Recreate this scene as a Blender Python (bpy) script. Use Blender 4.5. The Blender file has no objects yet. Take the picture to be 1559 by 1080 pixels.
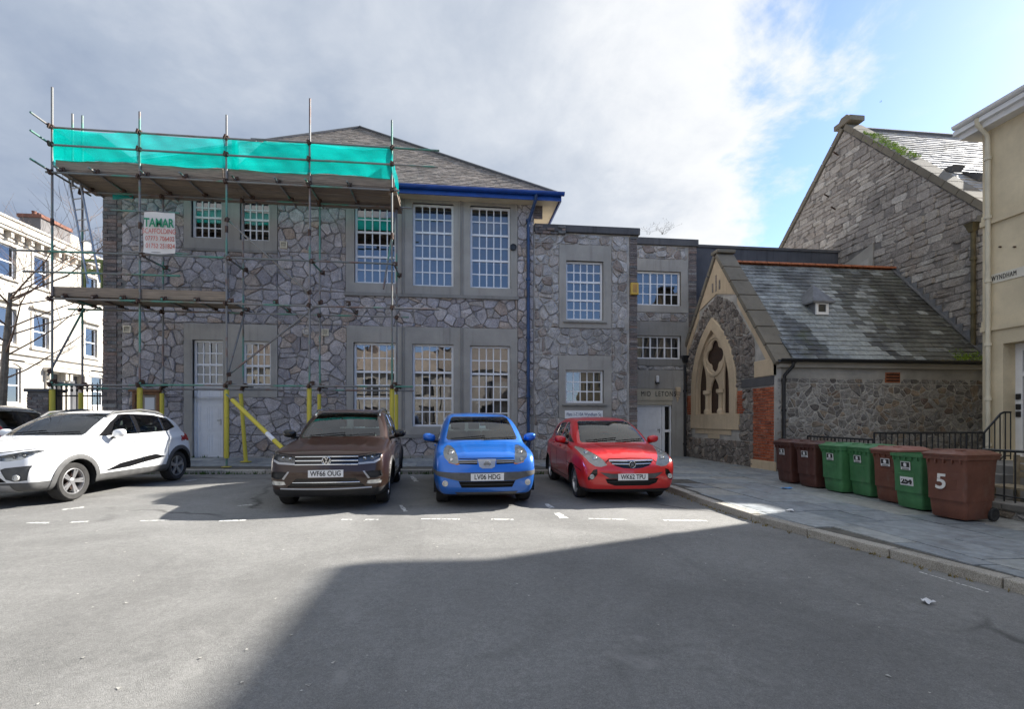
import bpy, bmesh, math, random
import numpy as np
from mathutils import Vector, Matrix
from mathutils.bvhtree import BVHTree
R = math.radians
SC = bpy.context.scene
COL = SC.collection
rng = random.Random(7)

# ------------------------------------------------------------------ camera
CAM_H = 1.45
F_PX, CX, HZ, YAW = 740.0, 779.5, 639.0, R(6.5)       # 17 mm lens on a 36 mm sensor
cam = bpy.data.cameras.new('camera'); camo = bpy.data.objects.new('camera', cam); COL.objects.link(camo)
camo.location = (0, 0, CAM_H); camo.rotation_euler = (R(90), 0, -YAW)
cam.sensor_width = 36; cam.lens = F_PX / 1559 * 36
cam.shift_y = (HZ - 540) / 1559
cam.clip_end = 2000; cam.clip_start = .05
SC.camera = camo

# ------------------------------------------------------------------ light
SUN_AZ, SUN_EL = math.atan2(.925, .38), R(31.0)       # azimuth measured from +Y towards +X
EXPOSURE = 2.38
SUN_STRENGTH = 2.75
SKY_STRENGTH = 0.075
world = bpy.data.worlds.new('World'); SC.world = world; world.use_nodes = True
nt = world.node_tree; nt.nodes.clear()
def wn(t, **k):
    n = nt.nodes.new(t)
    for a, b in k.items(): setattr(n, a, b)
    return n
def wl(a, b): nt.links.new(a, b)
def wmath(op, a, b=None, c=None, clamp=False):
    n = wn('ShaderNodeMath', operation=op, use_clamp=clamp)
    for i, v in enumerate((a, b, c)):
        if v is None: continue
        if isinstance(v, (int, float)): n.inputs[i].default_value = v
        else: wl(v, n.inputs[i])
    return n.outputs[0]
def wsmooth(v, lo, hi):
    n = wn('ShaderNodeMapRange', interpolation_type='SMOOTHSTEP')
    wl(v, n.inputs[0]); n.inputs[1].default_value = lo; n.inputs[2].default_value = hi
    return n.outputs[0]
sky = wn('ShaderNodeTexSky', sky_type='NISHITA'); sky.sun_disc = False
sky.sun_elevation = SUN_EL; sky.sun_rotation = SUN_AZ
sky.air_density = 0.48; sky.dust_density = 0.12; sky.ozone_density = 2.0
bg_sky = wn('ShaderNodeBackground'); wl(sky.outputs[0], bg_sky.inputs[0]); bg_sky.inputs[1].default_value = SKY_STRENGTH
tc = wn('ShaderNodeTexCoord'); sep = wn('ShaderNodeSeparateXYZ'); wl(tc.outputs['Generated'], sep.inputs[0])
zz = wmath('ADD', wmath('MAXIMUM', sep.outputs[2], 0.0), 0.12)
px_ = wmath('DIVIDE', sep.outputs[0], zz); py_ = wmath('DIVIDE', sep.outputs[1], zz)
zn = wmath('ADD', wmath('MAXIMUM', sep.outputs[2], 0.0), 0.40)
cmb = wn('ShaderNodeCombineXYZ'); wl(wmath('DIVIDE', sep.outputs[0], zn), cmb.inputs[0]); wl(wmath('DIVIDE', sep.outputs[1], zn), cmb.inputs[1])
def wnoise(scale, detail, rough, off, dist=0.0):
    m = wn('ShaderNodeMapping'); wl(cmb.outputs[0], m.inputs[0]); m.inputs['Location'].default_value = off
    n = wn('ShaderNodeTexNoise'); n.inputs['Scale'].default_value = scale; n.inputs['Detail'].default_value = detail
    n.inputs['Roughness'].default_value = rough; n.inputs['Distortion'].default_value = dist
    wl(m.outputs[0], n.inputs['Vector']); return n.outputs[0]
# a cloud front: one long bank with its edge running across the sky, broken by fractal noise
front = wmath('ADD', wmath('ADD', wmath('MULTIPLY', px_, .908), wmath('MULTIPLY', py_, -.418)), -.40)
n1 = wnoise(3.0, 12, .60, (3.1, 1.7, 0), .3); n2 = wnoise(1.0, 7, .55, (8.2, 4.1, 0), .2); n3 = wnoise(7.5, 10, .62, (1.2, 9.3, 0), .3)
edge = wmath('SUBTRACT', wmath('ADD', wmath('MULTIPLY', wmath('SUBTRACT', n1, .5), 1.45), wmath('MULTIPLY', wmath('SUBTRACT', n2, .5), .35)), front)
edge = wmath('ADD', edge, wmath('MULTIPLY', wmath('SUBTRACT', n3, .5), .40))
bank = wsmooth(edge, -.05, .22)
wisps = wmath('MULTIPLY', wsmooth(wmath('ADD', wmath('MULTIPLY', n1, .65), wmath('MULTIPLY', n3, .35)), .52, .74), .40)
hazeband = wmath('MULTIPLY', wsmooth(sep.outputs[2], .22, .0), .45)
cover = wmath('MAXIMUM', wmath('MAXIMUM', bank, wisps), hazeband)
big = wsmooth(wmath('MULTIPLY', front, -1.0), .05, 2.6)
depth = wmath('ADD', wmath('ADD', wmath('MULTIPLY', big, .72), .21), wmath('MULTIPLY', wmath('SUBTRACT', n2, .5), 1.5))
depth = wmath('ADD', depth, wmath('MULTIPLY', wmath('SUBTRACT', n1, .5), .55))
depth = wmath('ADD', depth, wmath('MULTIPLY', wmath('SUBTRACT', n3, .5), .22), clamp=True)
depth = wmath('MULTIPLY', depth, wsmooth(edge, .05, .70))
ramp = wn('ShaderNodeValToRGB'); wl(depth, ramp.inputs[0])
cr = ramp.color_ramp; cr.elements[0].position = 0; cr.elements[0].color = (.196, .199, .202, 1)
cr.elements[1].position = 1; cr.elements[1].color = (.040, .055, .086, 1)
e = cr.elements.new(.30); e.color = (.148, .157, .171, 1)
e = cr.elements.new(.62); e.color = (.088, .102, .126, 1)
bg_cl = wn('ShaderNodeBackground'); wl(ramp.outputs[0], bg_cl.inputs[0]); bg_cl.inputs[1].default_value = 1.0
mx = wn('ShaderNodeMixShader'); wl(cover, mx.inputs[0]); wl(bg_sky.outputs[0], mx.inputs[1]); wl(bg_cl.outputs[0], mx.inputs[2])
wo = wn('ShaderNodeOutputWorld'); wl(mx.outputs[0], wo.inputs[0])

sun = bpy.data.lights.new('sun', 'SUN'); suno = bpy.data.objects.new('sun', sun); COL.objects.link(suno)
sun.energy = SUN_STRENGTH; sun.angle = R(0.8); sun.color = (1.0, .95, .87)
sd = Vector((math.sin(SUN_AZ) * math.cos(SUN_EL), math.cos(SUN_AZ) * math.cos(SUN_EL), math.sin(SUN_EL)))
suno.rotation_euler = sd.to_track_quat('Z', 'Y').to_euler(); suno.location = sd * 60
vs = SC.view_settings; SC.display_settings.display_device = 'sRGB'
vs.view_transform = 'Standard'; vs.look = 'None'; vs.exposure = EXPOSURE; vs.gamma = 1; vs.use_curve_mapping = False
SC.render.engine = 'CYCLES'
SC.cycles.max_bounces = 8; SC.cycles.transparent_max_bounces = 16; SC.cycles.caustics_reflective = False; SC.cycles.caustics_refractive = False
SC.cycles.use_denoising = True

# ------------------------------------------------------------------ where things stand
COSY, SINY = math.cos(YAW), math.sin(YAW)
def ray(u, v):
    dx, dz = (u - CX) / F_PX, -(v - HZ) / F_PX
    return dx * COSY + SINY, -dx * SINY + COSY, dz
def PY(u, v, Y):                       # a surveyed point on the vertical plane y = Y
    a, b, c = ray(u, v); t = Y / b
    return Vector((a * t, Y, CAM_H + c * t))
def PX(u, v, X):
    a, b, c = ray(u, v); t = X / a
    return Vector((X, b * t, CAM_H + c * t))
def XZ(u, v, Y):
    p = PY(u, v, Y); return p.x, p.z
def YZ(u, v, X):
    p = PX(u, v, X); return p.y, p.z
def ground(x, y):
    x = max(-30, min(30, x)); k = .012 if x < 0 else .016
    return -k * x + .006 * max(-5, min(y, 14))
def pave(x, y):
    rise = .032 * max(0, min(y, 16) - 12.4) * max(0., min(1., (4.5 - x) / 3))
    return ground(x, y) + .095 + rise

# ------------------------------------------------------------------ objects
def setp(o, label=None, cat=None, group=None, kind=None):
    if label: o['label'] = label
    if cat: o['category'] = cat
    if group: o['group'] = group
    if kind: o['kind'] = kind
    return o
def thing(name, label, cat, loc=(0, 0, 0), rotz=0, group=None):
    o = bpy.data.objects.new(name, None); o.empty_display_size = .3; COL.objects.link(o)
    o.location = loc; o.rotation_euler = (0, 0, rotz)
    return setp(o, label, cat, group)
def link(name, me, parent=None, local=False):
    o = bpy.data.objects.new(name, me); COL.objects.link(o)
    if parent is not None:
        o.parent = parent
        if not local:                 # vertices were given in world coordinates
            o.matrix_parent_inverse = WM(parent).inverted()
    return o
def WM(o):
    m = Matrix.LocRotScale(o.location, o.rotation_euler, o.scale)
    if o.parent is None: return m
    return WM(o.parent) @ o.matrix_parent_inverse @ m
def copy_tree(o, parent=None):
    c = o.copy(); COL.objects.link(c)
    if parent is not None: c.parent = parent
    for ch in list(o.children): copy_tree(ch, c)
    return c

class MB:
    """collects polygons; build() links them as one mesh object"""
    def __init__(s): s.v = []; s.f = []; s.sm = False
    def add(s, vs, fs):
        n = len(s.v); s.v.extend([tuple(p) for p in vs]); s.f.extend([tuple(i + n for i in f) for f in fs]); return s
    def box(s, a, b):
        x0, y0, z0 = (min(a[i], b[i]) for i in range(3)); x1, y1, z1 = (max(a[i], b[i]) for i in range(3))
        return s.add([(x0,y0,z0),(x1,y0,z0),(x1,y1,z0),(x0,y1,z0),(x0,y0,z1),(x1,y0,z1),(x1,y1,z1),(x0,y1,z1)],
                     [(0,3,2,1),(4,5,6,7),(0,1,5,4),(1,2,6,5),(2,3,7,6),(3,0,4,7)])
    def tube(s, a, b, r, n=8, r2=None, caps=True):
        a, b = Vector(a), Vector(b); d = b - a
        if d.length < 1e-6: return s
        q = d.to_track_quat('Z', 'Y'); r2 = r if r2 is None else r2
        vs = []
        for p, rr in ((a, r), (b, r2)):
            for i in range(n):
                t = 2 * math.pi * i / n
                vs.append(p + q @ Vector((rr * math.cos(t), rr * math.sin(t), 0)))
        fs = [(i, (i + 1) % n, n + (i + 1) % n, n + i) for i in range(n)]
        if caps: fs += [tuple(range(n - 1, -1, -1)), tuple(range(n, 2 * n))]
        return s.add(vs, fs)
    def path(s, pts, r, n=8):
        pts = [Vector(p) for p in pts]; rings = []
        up = None
        for i, p in enumerate(pts):
            d = (pts[min(i + 1, len(pts) - 1)] - pts[max(i - 1, 0)]).normalized()
            if up is None: up = d.orthogonal().normalized()
            up = (up - d * up.dot(d)).normalized(); w = d.cross(up)
            rr = r[i] if isinstance(r, (list, tuple)) else r
            rings.append([p + up * (rr * math.cos(2*math.pi*k/n)) + w * (rr * math.sin(2*math.pi*k/n)) for k in range(n)])
        vs = [q for rg in rings for q in rg]; m = len(rings)
        fs = [(i*n+k, i*n+(k+1)%n, (i+1)*n+(k+1)%n, (i+1)*n+k) for i in range(m-1) for k in range(n)]
        fs += [tuple(range(n-1, -1, -1)), tuple(range((m-1)*n, m*n))]
        return s.add(vs, fs)
    def prism(s, poly, fn, d0, d1):
        """poly of 2-D points, fn(a, b, depth) -> 3-D"""
        n = len(poly)
        vs = [fn(a, b, d0) for a, b in poly] + [fn(a, b, d1) for a, b in poly]
        fs = [tuple(range(n)), tuple(range(2*n-1, n-1, -1))] + [(i, n+i, n+(i+1)%n, (i+1)%n) for i in range(n)]
        return s.add(vs, fs)
    def lathe(s, prof, fn, n=24):
        """prof of (r, h); fn(x, y, h) -> 3-D"""
        m = len(prof); vs = []
        for i in range(n):
            t = 2*math.pi*i/n
            vs += [fn(r*math.cos(t), r*math.sin(t), h) for r, h in prof]
        fs = [(i*m+k, ((i+1)%n)*m+k, ((i+1)%n)*m+k+1, i*m+k+1) for i in range(n) for k in range(m-1)]
        return s.add(vs, fs)
    def mesh(s, name, mat, smooth=False, bevel=0, recalc=True):
        me = bpy.data.meshes.new(name); me.from_pydata(s.v, [], s.f)
        if recalc or bevel:
            bm = bmesh.new(); bm.from_mesh(me); bmesh.ops.recalc_face_normals(bm, faces=bm.faces)
            if bevel:
                bmesh.ops.bevel(bm, geom=[e for e in bm.edges if len(e.link_faces) == 2 and e.calc_face_angle(0) > .5], offset=bevel, segments=2, affect='EDGES', profile=.5, clamp_overlap=True)
            bm.to_mesh(me); bm.free()
        if mat is not None: me.materials.append(mat)
        if smooth: shade_smooth(me)
        return me
    def build(s, name, mat, parent=None, smooth=False, bevel=0, local=False, recalc=True):
        return link(name, s.mesh(name, mat, smooth, bevel, recalc), parent, local)
def shade_smooth(me, angle=40):
    me.polygons.foreach_set('use_smooth', [True] * len(me.polygons))
    try: me.set_sharp_from_angle(angle=R(angle))
    except Exception: pass

# ------------------------------------------------------------------ materials
def srgb(r, g, b):
    f = lambda c: (c/255/12.92) if c/255 <= .04045 else ((c/255+.055)/1.055)**2.4
    return (f(r), f(g), f(b), 1)
class MT:
    """small helper round a node tree"""
    def __init__(s, name):
        s.m = bpy.data.materials.new(name); s.m.use_nodes = True; s.t = s.m.node_tree
        s.b = s.t.nodes['Principled BSDF']; s.o = s.t.nodes['Material Output']; s._pos = None
    def n(s, t, **k):
        n = s.t.nodes.new(t)
        for a, b in k.items(): setattr(n, a, b)
        return n
    def l(s, a, b): s.t.links.new(a, b); return s
    def put(s, sock, v):
        if hasattr(v, 'is_output') or isinstance(v, bpy.types.NodeSocket): s.l(v, sock)
        else: sock.default_value = v
    def math(s, op, a, b=0., clamp=False):
        n = s.n('ShaderNodeMath', operation=op, use_clamp=clamp); s.put(n.inputs[0], a); s.put(n.inputs[1], b); return n.outputs[0]
    def pos(s):
        if s._pos is None: s._pos = s.n('ShaderNodeNewGeometry').outputs['Position']
        return s._pos
    def obj(s): return s.n('ShaderNodeTexCoord').outputs['Object']
    def noise(s, scale, detail=4, rough=.55, vec=None, stretch=None, dist=0):
        n = s.n('ShaderNodeTexNoise'); n.inputs['Scale'].default_value = scale; n.inputs['Detail'].default_value = detail
        n.inputs['Roughness'].default_value = rough; n.inputs['Distortion'].default_value = dist
        v = vec if vec is not None else s.pos()
        if stretch:
            m = s.n('ShaderNodeMapping'); s.l(v, m.inputs[0]); m.inputs['Scale'].default_value = stretch; v = m.outputs[0]
        s.l(v, n.inputs['Vector']); return n.outputs[0]
    def smooth(s, v, lo, hi, a=0., b=1.):
        n = s.n('ShaderNodeMapRange', interpolation_type='SMOOTHSTEP'); s.put(n.inputs[0], v)
        n.inputs[1].default_value = lo; n.inputs[2].default_value = hi; n.inputs[3].default_value = a; n.inputs[4].default_value = b
        return n.outputs[0]
    def mix(s, f, a, b, blend='MIX'):
        n = s.n('ShaderNodeMix', data_type='RGBA', blend_type=blend); s.put(n.inputs[0], f); s.put(n.inputs[6], a); s.put(n.inputs[7], b); return n.outputs[2]
    def ramp(s, f, cols):
        n = s.n('ShaderNodeValToRGB'); s.put(n.inputs[0], f); c = n.color_ramp
        for i, (p, col) in enumerate(cols):
            e = c.elements[i] if i < 2 else c.elements.new(p)
            e.position = p; e.color = col
        return n.outputs[0]
    def rand(s):
        a = s.n('ShaderNodeObjectInfo').outputs['Random']; b = s.n('ShaderNodeNewGeometry').outputs['Random Per Island']
        return s.math('FRACT', s.math('ADD', a, b))
    def bump(s, h, strength=.3, dist=.01):
        n = s.n('ShaderNodeBump'); n.inputs['Strength'].default_value = strength; n.inputs['Distance'].default_value = dist
        s.put(n.inputs['Height'], h); s.l(n.outputs[0], s.b.inputs['Normal']); return s
    def col(s, c): s.put(s.b.inputs['Base Color'], c); return s
    def set(s, **k):
        for a, v in k.items(): s.put(s.b.inputs[a.replace('_', ' ')], v)
        return s
def plain(name, c, rough=.6, metal=0., var=.12, scale=3., bump=0., **k):
    t = MT(name); n = t.noise(scale, 5)
    f = t.smooth(n, .25, .75, 1 - var, 1 + var)
    mul = t.n('ShaderNodeVectorMath', operation='SCALE'); mul.inputs[0].default_value = c[:3]; t.l(f, mul.inputs['Scale'])
    t.col(mul.outputs[0]).set(Roughness=rough, Metallic=metal, **k)
    if bump: t.bump(t.noise(scale * 14, 4), bump, .01)
    return t.m
def stone_mat(name, cols, rough=.85, grain=30., stain=.35, bump=.5, warm=None):
    """cols: ramp by the stone's own random value; grain and weathering on top"""
    t = MT(name); r = t.rand()
    c = t.ramp(r, cols)
    g = t.math('MULTIPLY', t.smooth(t.noise(grain, 8, .72), .28, .72, .62, 1.34), t.smooth(t.noise(5.5, 6, .65), .3, .7, .82, 1.18))
    v = t.n('ShaderNodeVectorMath', operation='SCALE'); t.l(c, v.inputs[0]); t.l(g, v.inputs['Scale'])
    c = v.outputs[0]
    veins = t.smooth(t.noise(7, 8, .7, dist=1.2), .55, .68)
    c = t.mix(t.math('MULTIPLY', veins, .30), c, (.50, .50, .50, 1))
    st = t.smooth(t.noise(.55, 6, .6), .48, .75)
    c = t.mix(t.math('MULTIPLY', st, stain), c, (.075, .072, .070, 1))
    if warm:
        w = t.smooth(t.noise(.9, 5, .6), .56, .78); c = t.mix(t.math('MULTIPLY', w, .5), c, warm)
    t.col(c).set(Roughness=rough, Specular_IOR_Level=.25).bump(t.math('ADD', t.noise(grain * .8, 8, .7), t.math('MULTIPLY', t.noise(9, 5, .6, dist=.5), 1.6)), min(1, bump*1.5), .03)
    return t.m
M = {}
g_ = lambda v, t=0., b=0.: (v + t, v, v + b, 1)
M['stone_main'] = stone_mat('grey_limestone', [(0, (0.299,0.276,0.284,1)), (.2, (0.463,0.436,0.448,1)), (.4, (0.359,0.334,0.334,1)), (.6, (0.538,0.501,0.505,1)), (.8, (0.403,0.371,0.348,1)), (.92, (0.494,0.407,0.345,1)), (1, (0.359,0.290,0.249,1))], stain=.25)
M['stone_mid'] = stone_mat('grey_rubble', [(0, (0.298,0.289,0.282,1)), (.25, (0.488,0.474,0.463,1)), (.45, (0.366,0.349,0.338,1)), (.65, (0.543,0.521,0.501,1)), (.85, (0.407,0.355,0.313,1)), (1, (0.271,0.224,0.200,1))], stain=.35)
M['stone_chapel'] = stone_mat('brown_rubble', [(0, (0.142,0.124,0.112,1)), (.3, (0.269,0.235,0.210,1)), (.6, (0.199,0.179,0.164,1)), (.85, (0.341,0.304,0.262,1)), (1, (0.227,0.166,0.131,1))], stain=.2)
M['stone_side'] = stone_mat('pale_rubble', [(0, (.16,.15,.145,1)), (.3, (.31,.30,.285,1)), (.55, (.42,.405,.385,1)), (.8, (.24,.225,.21,1)), (.93, (.36,.29,.22,1)), (1, (.17,.13,.115,1))], stain=.45)
M['mortar_side'] = plain('smeared_lime_mortar', (.43, .415, .385), .95, var=.3, scale=1.4, bump=.6)
M['stone_church'] = stone_mat('coursed_limestone', [(0, (0.273,0.252,0.233,1)), (.3, (0.390,0.357,0.326,1)), (.6, (0.339,0.308,0.280,1)), (.85, (0.448,0.413,0.372,1)), (1, (0.548,0.519,0.479,1))], stain=.4, warm=(0.246,0.183,0.133,1))
M['mortar'] = plain('mortar', (.215, .205, .19), .95, var=.25, scale=2.5, bump=.5)
M['mortar_pale'] = plain('pale_mortar', (.44, .42, .39), .95, var=.25, scale=2.5, bump=.5)
M['mortar_dark'] = plain('dark_mortar', (.15, .14, .13), .95, var=.25, scale=2.5, bump=.5)
M['brick'] = stone_mat('red_brick', [(0, (0.330,0.094,0.050,1)), (.3, (0.462,0.132,0.066,1)), (.6, (0.396,0.110,0.055,1)), (.85, (0.528,0.176,0.088,1)), (1, (0.264,0.088,0.055,1))], stain=.2, grain=45)
M['brick_dark'] = stone_mat('brown_brick', [(0, (0.133,0.118,0.115,1)), (.35, (0.229,0.193,0.180,1)), (.6, (0.169,0.173,0.173,1)), (.85, (0.266,0.193,0.165,1)), (1, (0.338,0.331,0.316,1))], stain=.3, grain=45)
def render_mat(name, c, streak=.35, dark=(.08,.075,.07,1)):
    t = MT(name); big = t.smooth(t.noise(1.1, 6, .6), .3, .75, .85, 1.12)
    v = t.n('ShaderNodeVectorMath', operation='SCALE'); v.inputs[0].default_value = c[:3]; t.l(big, v.inputs['Scale'])
    s1 = t.smooth(t.noise(1., 5, .6, stretch=(7, 7, .45)), .50, .80)
    s2 = t.smooth(t.noise(18, 6, .7), .5, .8)
    cc = t.mix(t.math('MULTIPLY', s1, streak), v.outputs[0], dark)
    cc = t.mix(t.math('MULTIPLY', s2, .18), cc, dark)
    t.col(cc).set(Roughness=.9, Specular_IOR_Level=.2).bump(t.noise(55, 6, .7), .25, .008)
    return t.m
M['render_grey'] = render_mat('grey_cement_dressing', (.385, .365, .33))
M['render_dark'] = render_mat('stained_cement_dressing', (.28, .27, .25), .55, (.045,.045,.045,1))
M['bathstone'] = render_mat('bath_stone', (.60, .48, .335), .22, (.20,.15,.10,1))
M['cream'] = render_mat('cream_stucco', (.71, .61, .43), .10, (.35,.28,.18,1))
M['white_stucco'] = render_mat('white_stucco', (.50, .465, .405), .10, (.40,.36,.30,1))
M['coping'] = render_mat('slate_coping', (.115, .115, .12), .5, (.03,.03,.03,1))
M['coping_lichen'] = render_mat('lichen_coping', (.20, .18, .145), .4, (.07,.06,.05,1))
M['white'] = plain('white_upvc', (.84, .84, .84), .35, var=.04, scale=6)
M['white_frame'] = M['white']
M['black_metal'] = plain('black_painted_iron', (.018, .019, .021), .4, var=.3, scale=8)
M['blue_paint'] = plain('blue_gutter_paint', (.008, .06, .30), .35, var=.2, scale=5)
M['blue_pipe'] = plain('blue_pipe_paint', (.012, .045, .13), .4, var=.35, scale=4)
M['cream_paint'] = plain('cream_pipe_paint', (.66, .60, .46), .45, var=.1)
M['wood'] = plain('varnished_wood', (.20, .085, .03), .5, var=.3, scale=7)
M['paper'] = plain('white_paper', (.75, .75, .75), .8, var=.03)
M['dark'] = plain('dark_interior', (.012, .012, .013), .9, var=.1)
M['lead'] = plain('lead_sheet', (.16, .165, .175), .55, var=.25, scale=4, bump=.2)
M['terracotta'] = plain('terracotta', (.36, .12, .05), .85, var=.3, scale=9, bump=.4)
M['rust_metal'] = plain('rusted_coupler', (.085, .05, .035), .7, .3, var=.6, scale=14)
M['ply'] = plain('plywood', (.33, .26, .17), .8, var=.2, scale=6)
def tube_mat():
    t = MT('galvanised_tube'); r = t.rand()
    base = t.ramp(r, [(0, (.17,.175,.175,1)), (.45, (.235,.225,.21,1)), (.75, (.16,.175,.17,1)), (1, (.26,.235,.20,1))])
    gr = t.smooth(t.noise(.9, 3, .5), .52, .60); c = t.mix(t.math('MULTIPLY', gr, .72), base, (.06, .28, .20, 1))
    ru = t.smooth(t.noise(2.2, 5, .6), .52, .66); c = t.mix(t.math('MULTIPLY', ru, .6), c, (.20, .085, .05, 1))
    t.col(c).set(Roughness=.6, Metallic=.15); return t.m
M['tube'] = tube_mat()
def board_mat():
    t = MT('scaffold_board'); r = t.rand()
    c = t.ramp(r, [(0, (.21,.16,.12,1)), (.5, (.30,.235,.17,1)), (1, (.25,.20,.155,1))])
    g = t.smooth(t.noise(6, 6, .6, stretch=(.5, 9, 9)), .3, .75, .65, 1.25)
    v = t.n('ShaderNodeVectorMath', operation='SCALE'); t.l(c, v.inputs[0]); t.l(g, v.inputs['Scale'])
    t.col(v.outputs[0]).set(Roughness=.85).bump(t.noise(40, 4), .2, .005); return t.m
M['board'] = board_mat()
def foam_mat():
    t = MT('yellow_foam_sleeve'); n = t.smooth(t.noise(9, 5, .7), .55, .75)
    t.col(t.mix(t.math('MULTIPLY', n, .5), (.62, .52, .07, 1), (.30, .24, .08, 1))).set(Roughness=.75); return t.m
M['foam'] = foam_mat()
def net_mat():
    t = MT('teal_debris_netting'); 
    fold_shade = t.smooth(t.noise(1.6, 6, .6, stretch=(.6, 1, 2.2)), .3, .7, .80, 1.15)  # shading of the folds, put into the colour as stretched noise
    v = t.n('ShaderNodeVectorMath', operation='SCALE'); v.inputs[0].default_value = (.006, .60, .56); t.l(fold_shade, v.inputs['Scale'])
    d = t.n('ShaderNodeBsdfDiffuse'); t.l(v.outputs[0], d.inputs[0]); tr = t.n('ShaderNodeBsdfTranslucent'); t.l(v.outputs[0], tr.inputs[0])
    m1 = t.n('ShaderNodeMixShader'); m1.inputs[0].default_value = .62; t.l(d.outputs[0], m1.inputs[1]); t.l(tr.outputs[0], m1.inputs[2])
    tp = t.n('ShaderNodeBsdfTransparent'); tp.inputs[0].default_value = (.50, 1, .92, 1)
    m2 = t.n('ShaderNodeMixShader'); t.l(t.smooth(t.noise(140, 2, .5), .42, .62, .22, .50), m2.inputs[0]); t.l(m1.outputs[0], m2.inputs[1]); t.l(tp.outputs[0], m2.inputs[2])
    t.l(m2.outputs[0], t.o.inputs[0]); return t.m
M['net'] = net_mat()
def glass_mat(name, tint=(.55, .62, .66, 1), ior=2.1, rough=.0):
    t = MT(name); fr = t.n('ShaderNodeFresnel'); fr.inputs[0].default_value = ior
    tp = t.n('ShaderNodeBsdfTransparent'); tp.inputs[0].default_value = tint
    gl = t.n('ShaderNodeBsdfGlossy'); gl.inputs[0].default_value = (1, 1, 1, 1); gl.inputs['Roughness'].default_value = rough
    bp = t.n('ShaderNodeBump'); bp.inputs['Strength'].default_value = .04; bp.inputs['Distance'].default_value = .05
    t.l(t.noise(1.6, 2, .5), bp.inputs['Height']); t.l(bp.outputs[0], gl.inputs['Normal'])
    m = t.n('ShaderNodeMixShader'); t.l(fr.outputs[0], m.inputs[0]); t.l(tp.outputs[0], m.inputs[1]); t.l(gl.outputs[0], m.inputs[2])
    t.l(m.outputs[0], t.o.inputs[0]); return t.m
M['glass'] = glass_mat('window_glass', (.55, .60, .63, 1), 2.35)
M['glass_car'] = glass_mat('car_glass', (.66, .78, .73, 1), 1.7)

# ------------------------------------------------------------------ walls of separate stones
def clip(poly, nx, ny, d):
    """keep the side nx*x + ny*y <= d"""
    out = []; n = len(poly)
    for i in range(n):
        p, q = poly[i], poly[(i + 1) % n]
        sp, sq = nx*p[0] + ny*p[1] - d, nx*q[0] + ny*q[1] - d
        if sp <= 0: out.append(p)
        if (sp < 0 < sq) or (sq < 0 < sp):
            t = sp / (sp - sq); out.append((p[0] + t*(q[0]-p[0]), p[1] + t*(q[1]-p[1])))
    return out
def area(poly):
    return .5 * sum(poly[i][0]*poly[(i+1) % len(poly)][1] - poly[(i+1) % len(poly)][0]*poly[i][1] for i in range(len(poly)))
def edges_of(poly):
    """outward half planes of a convex counter-clockwise polygon"""
    if area(poly) < 0: poly = poly[::-1]
    out = []
    for i in range(len(poly)):
        (x0, y0), (x1, y1) = poly[i], poly[(i + 1) % len(poly)]
        nx, ny = y1 - y0, x0 - x1; L = math.hypot(nx, ny)
        if L < 1e-9: continue
        out.append((nx/L, ny/L, (nx*x0 + ny*y0)/L))
    return out
def rect(x0, y0, x1, y1): return [(x0, y0), (x1, y0), (x1, y1), (x0, y1)]
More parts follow.
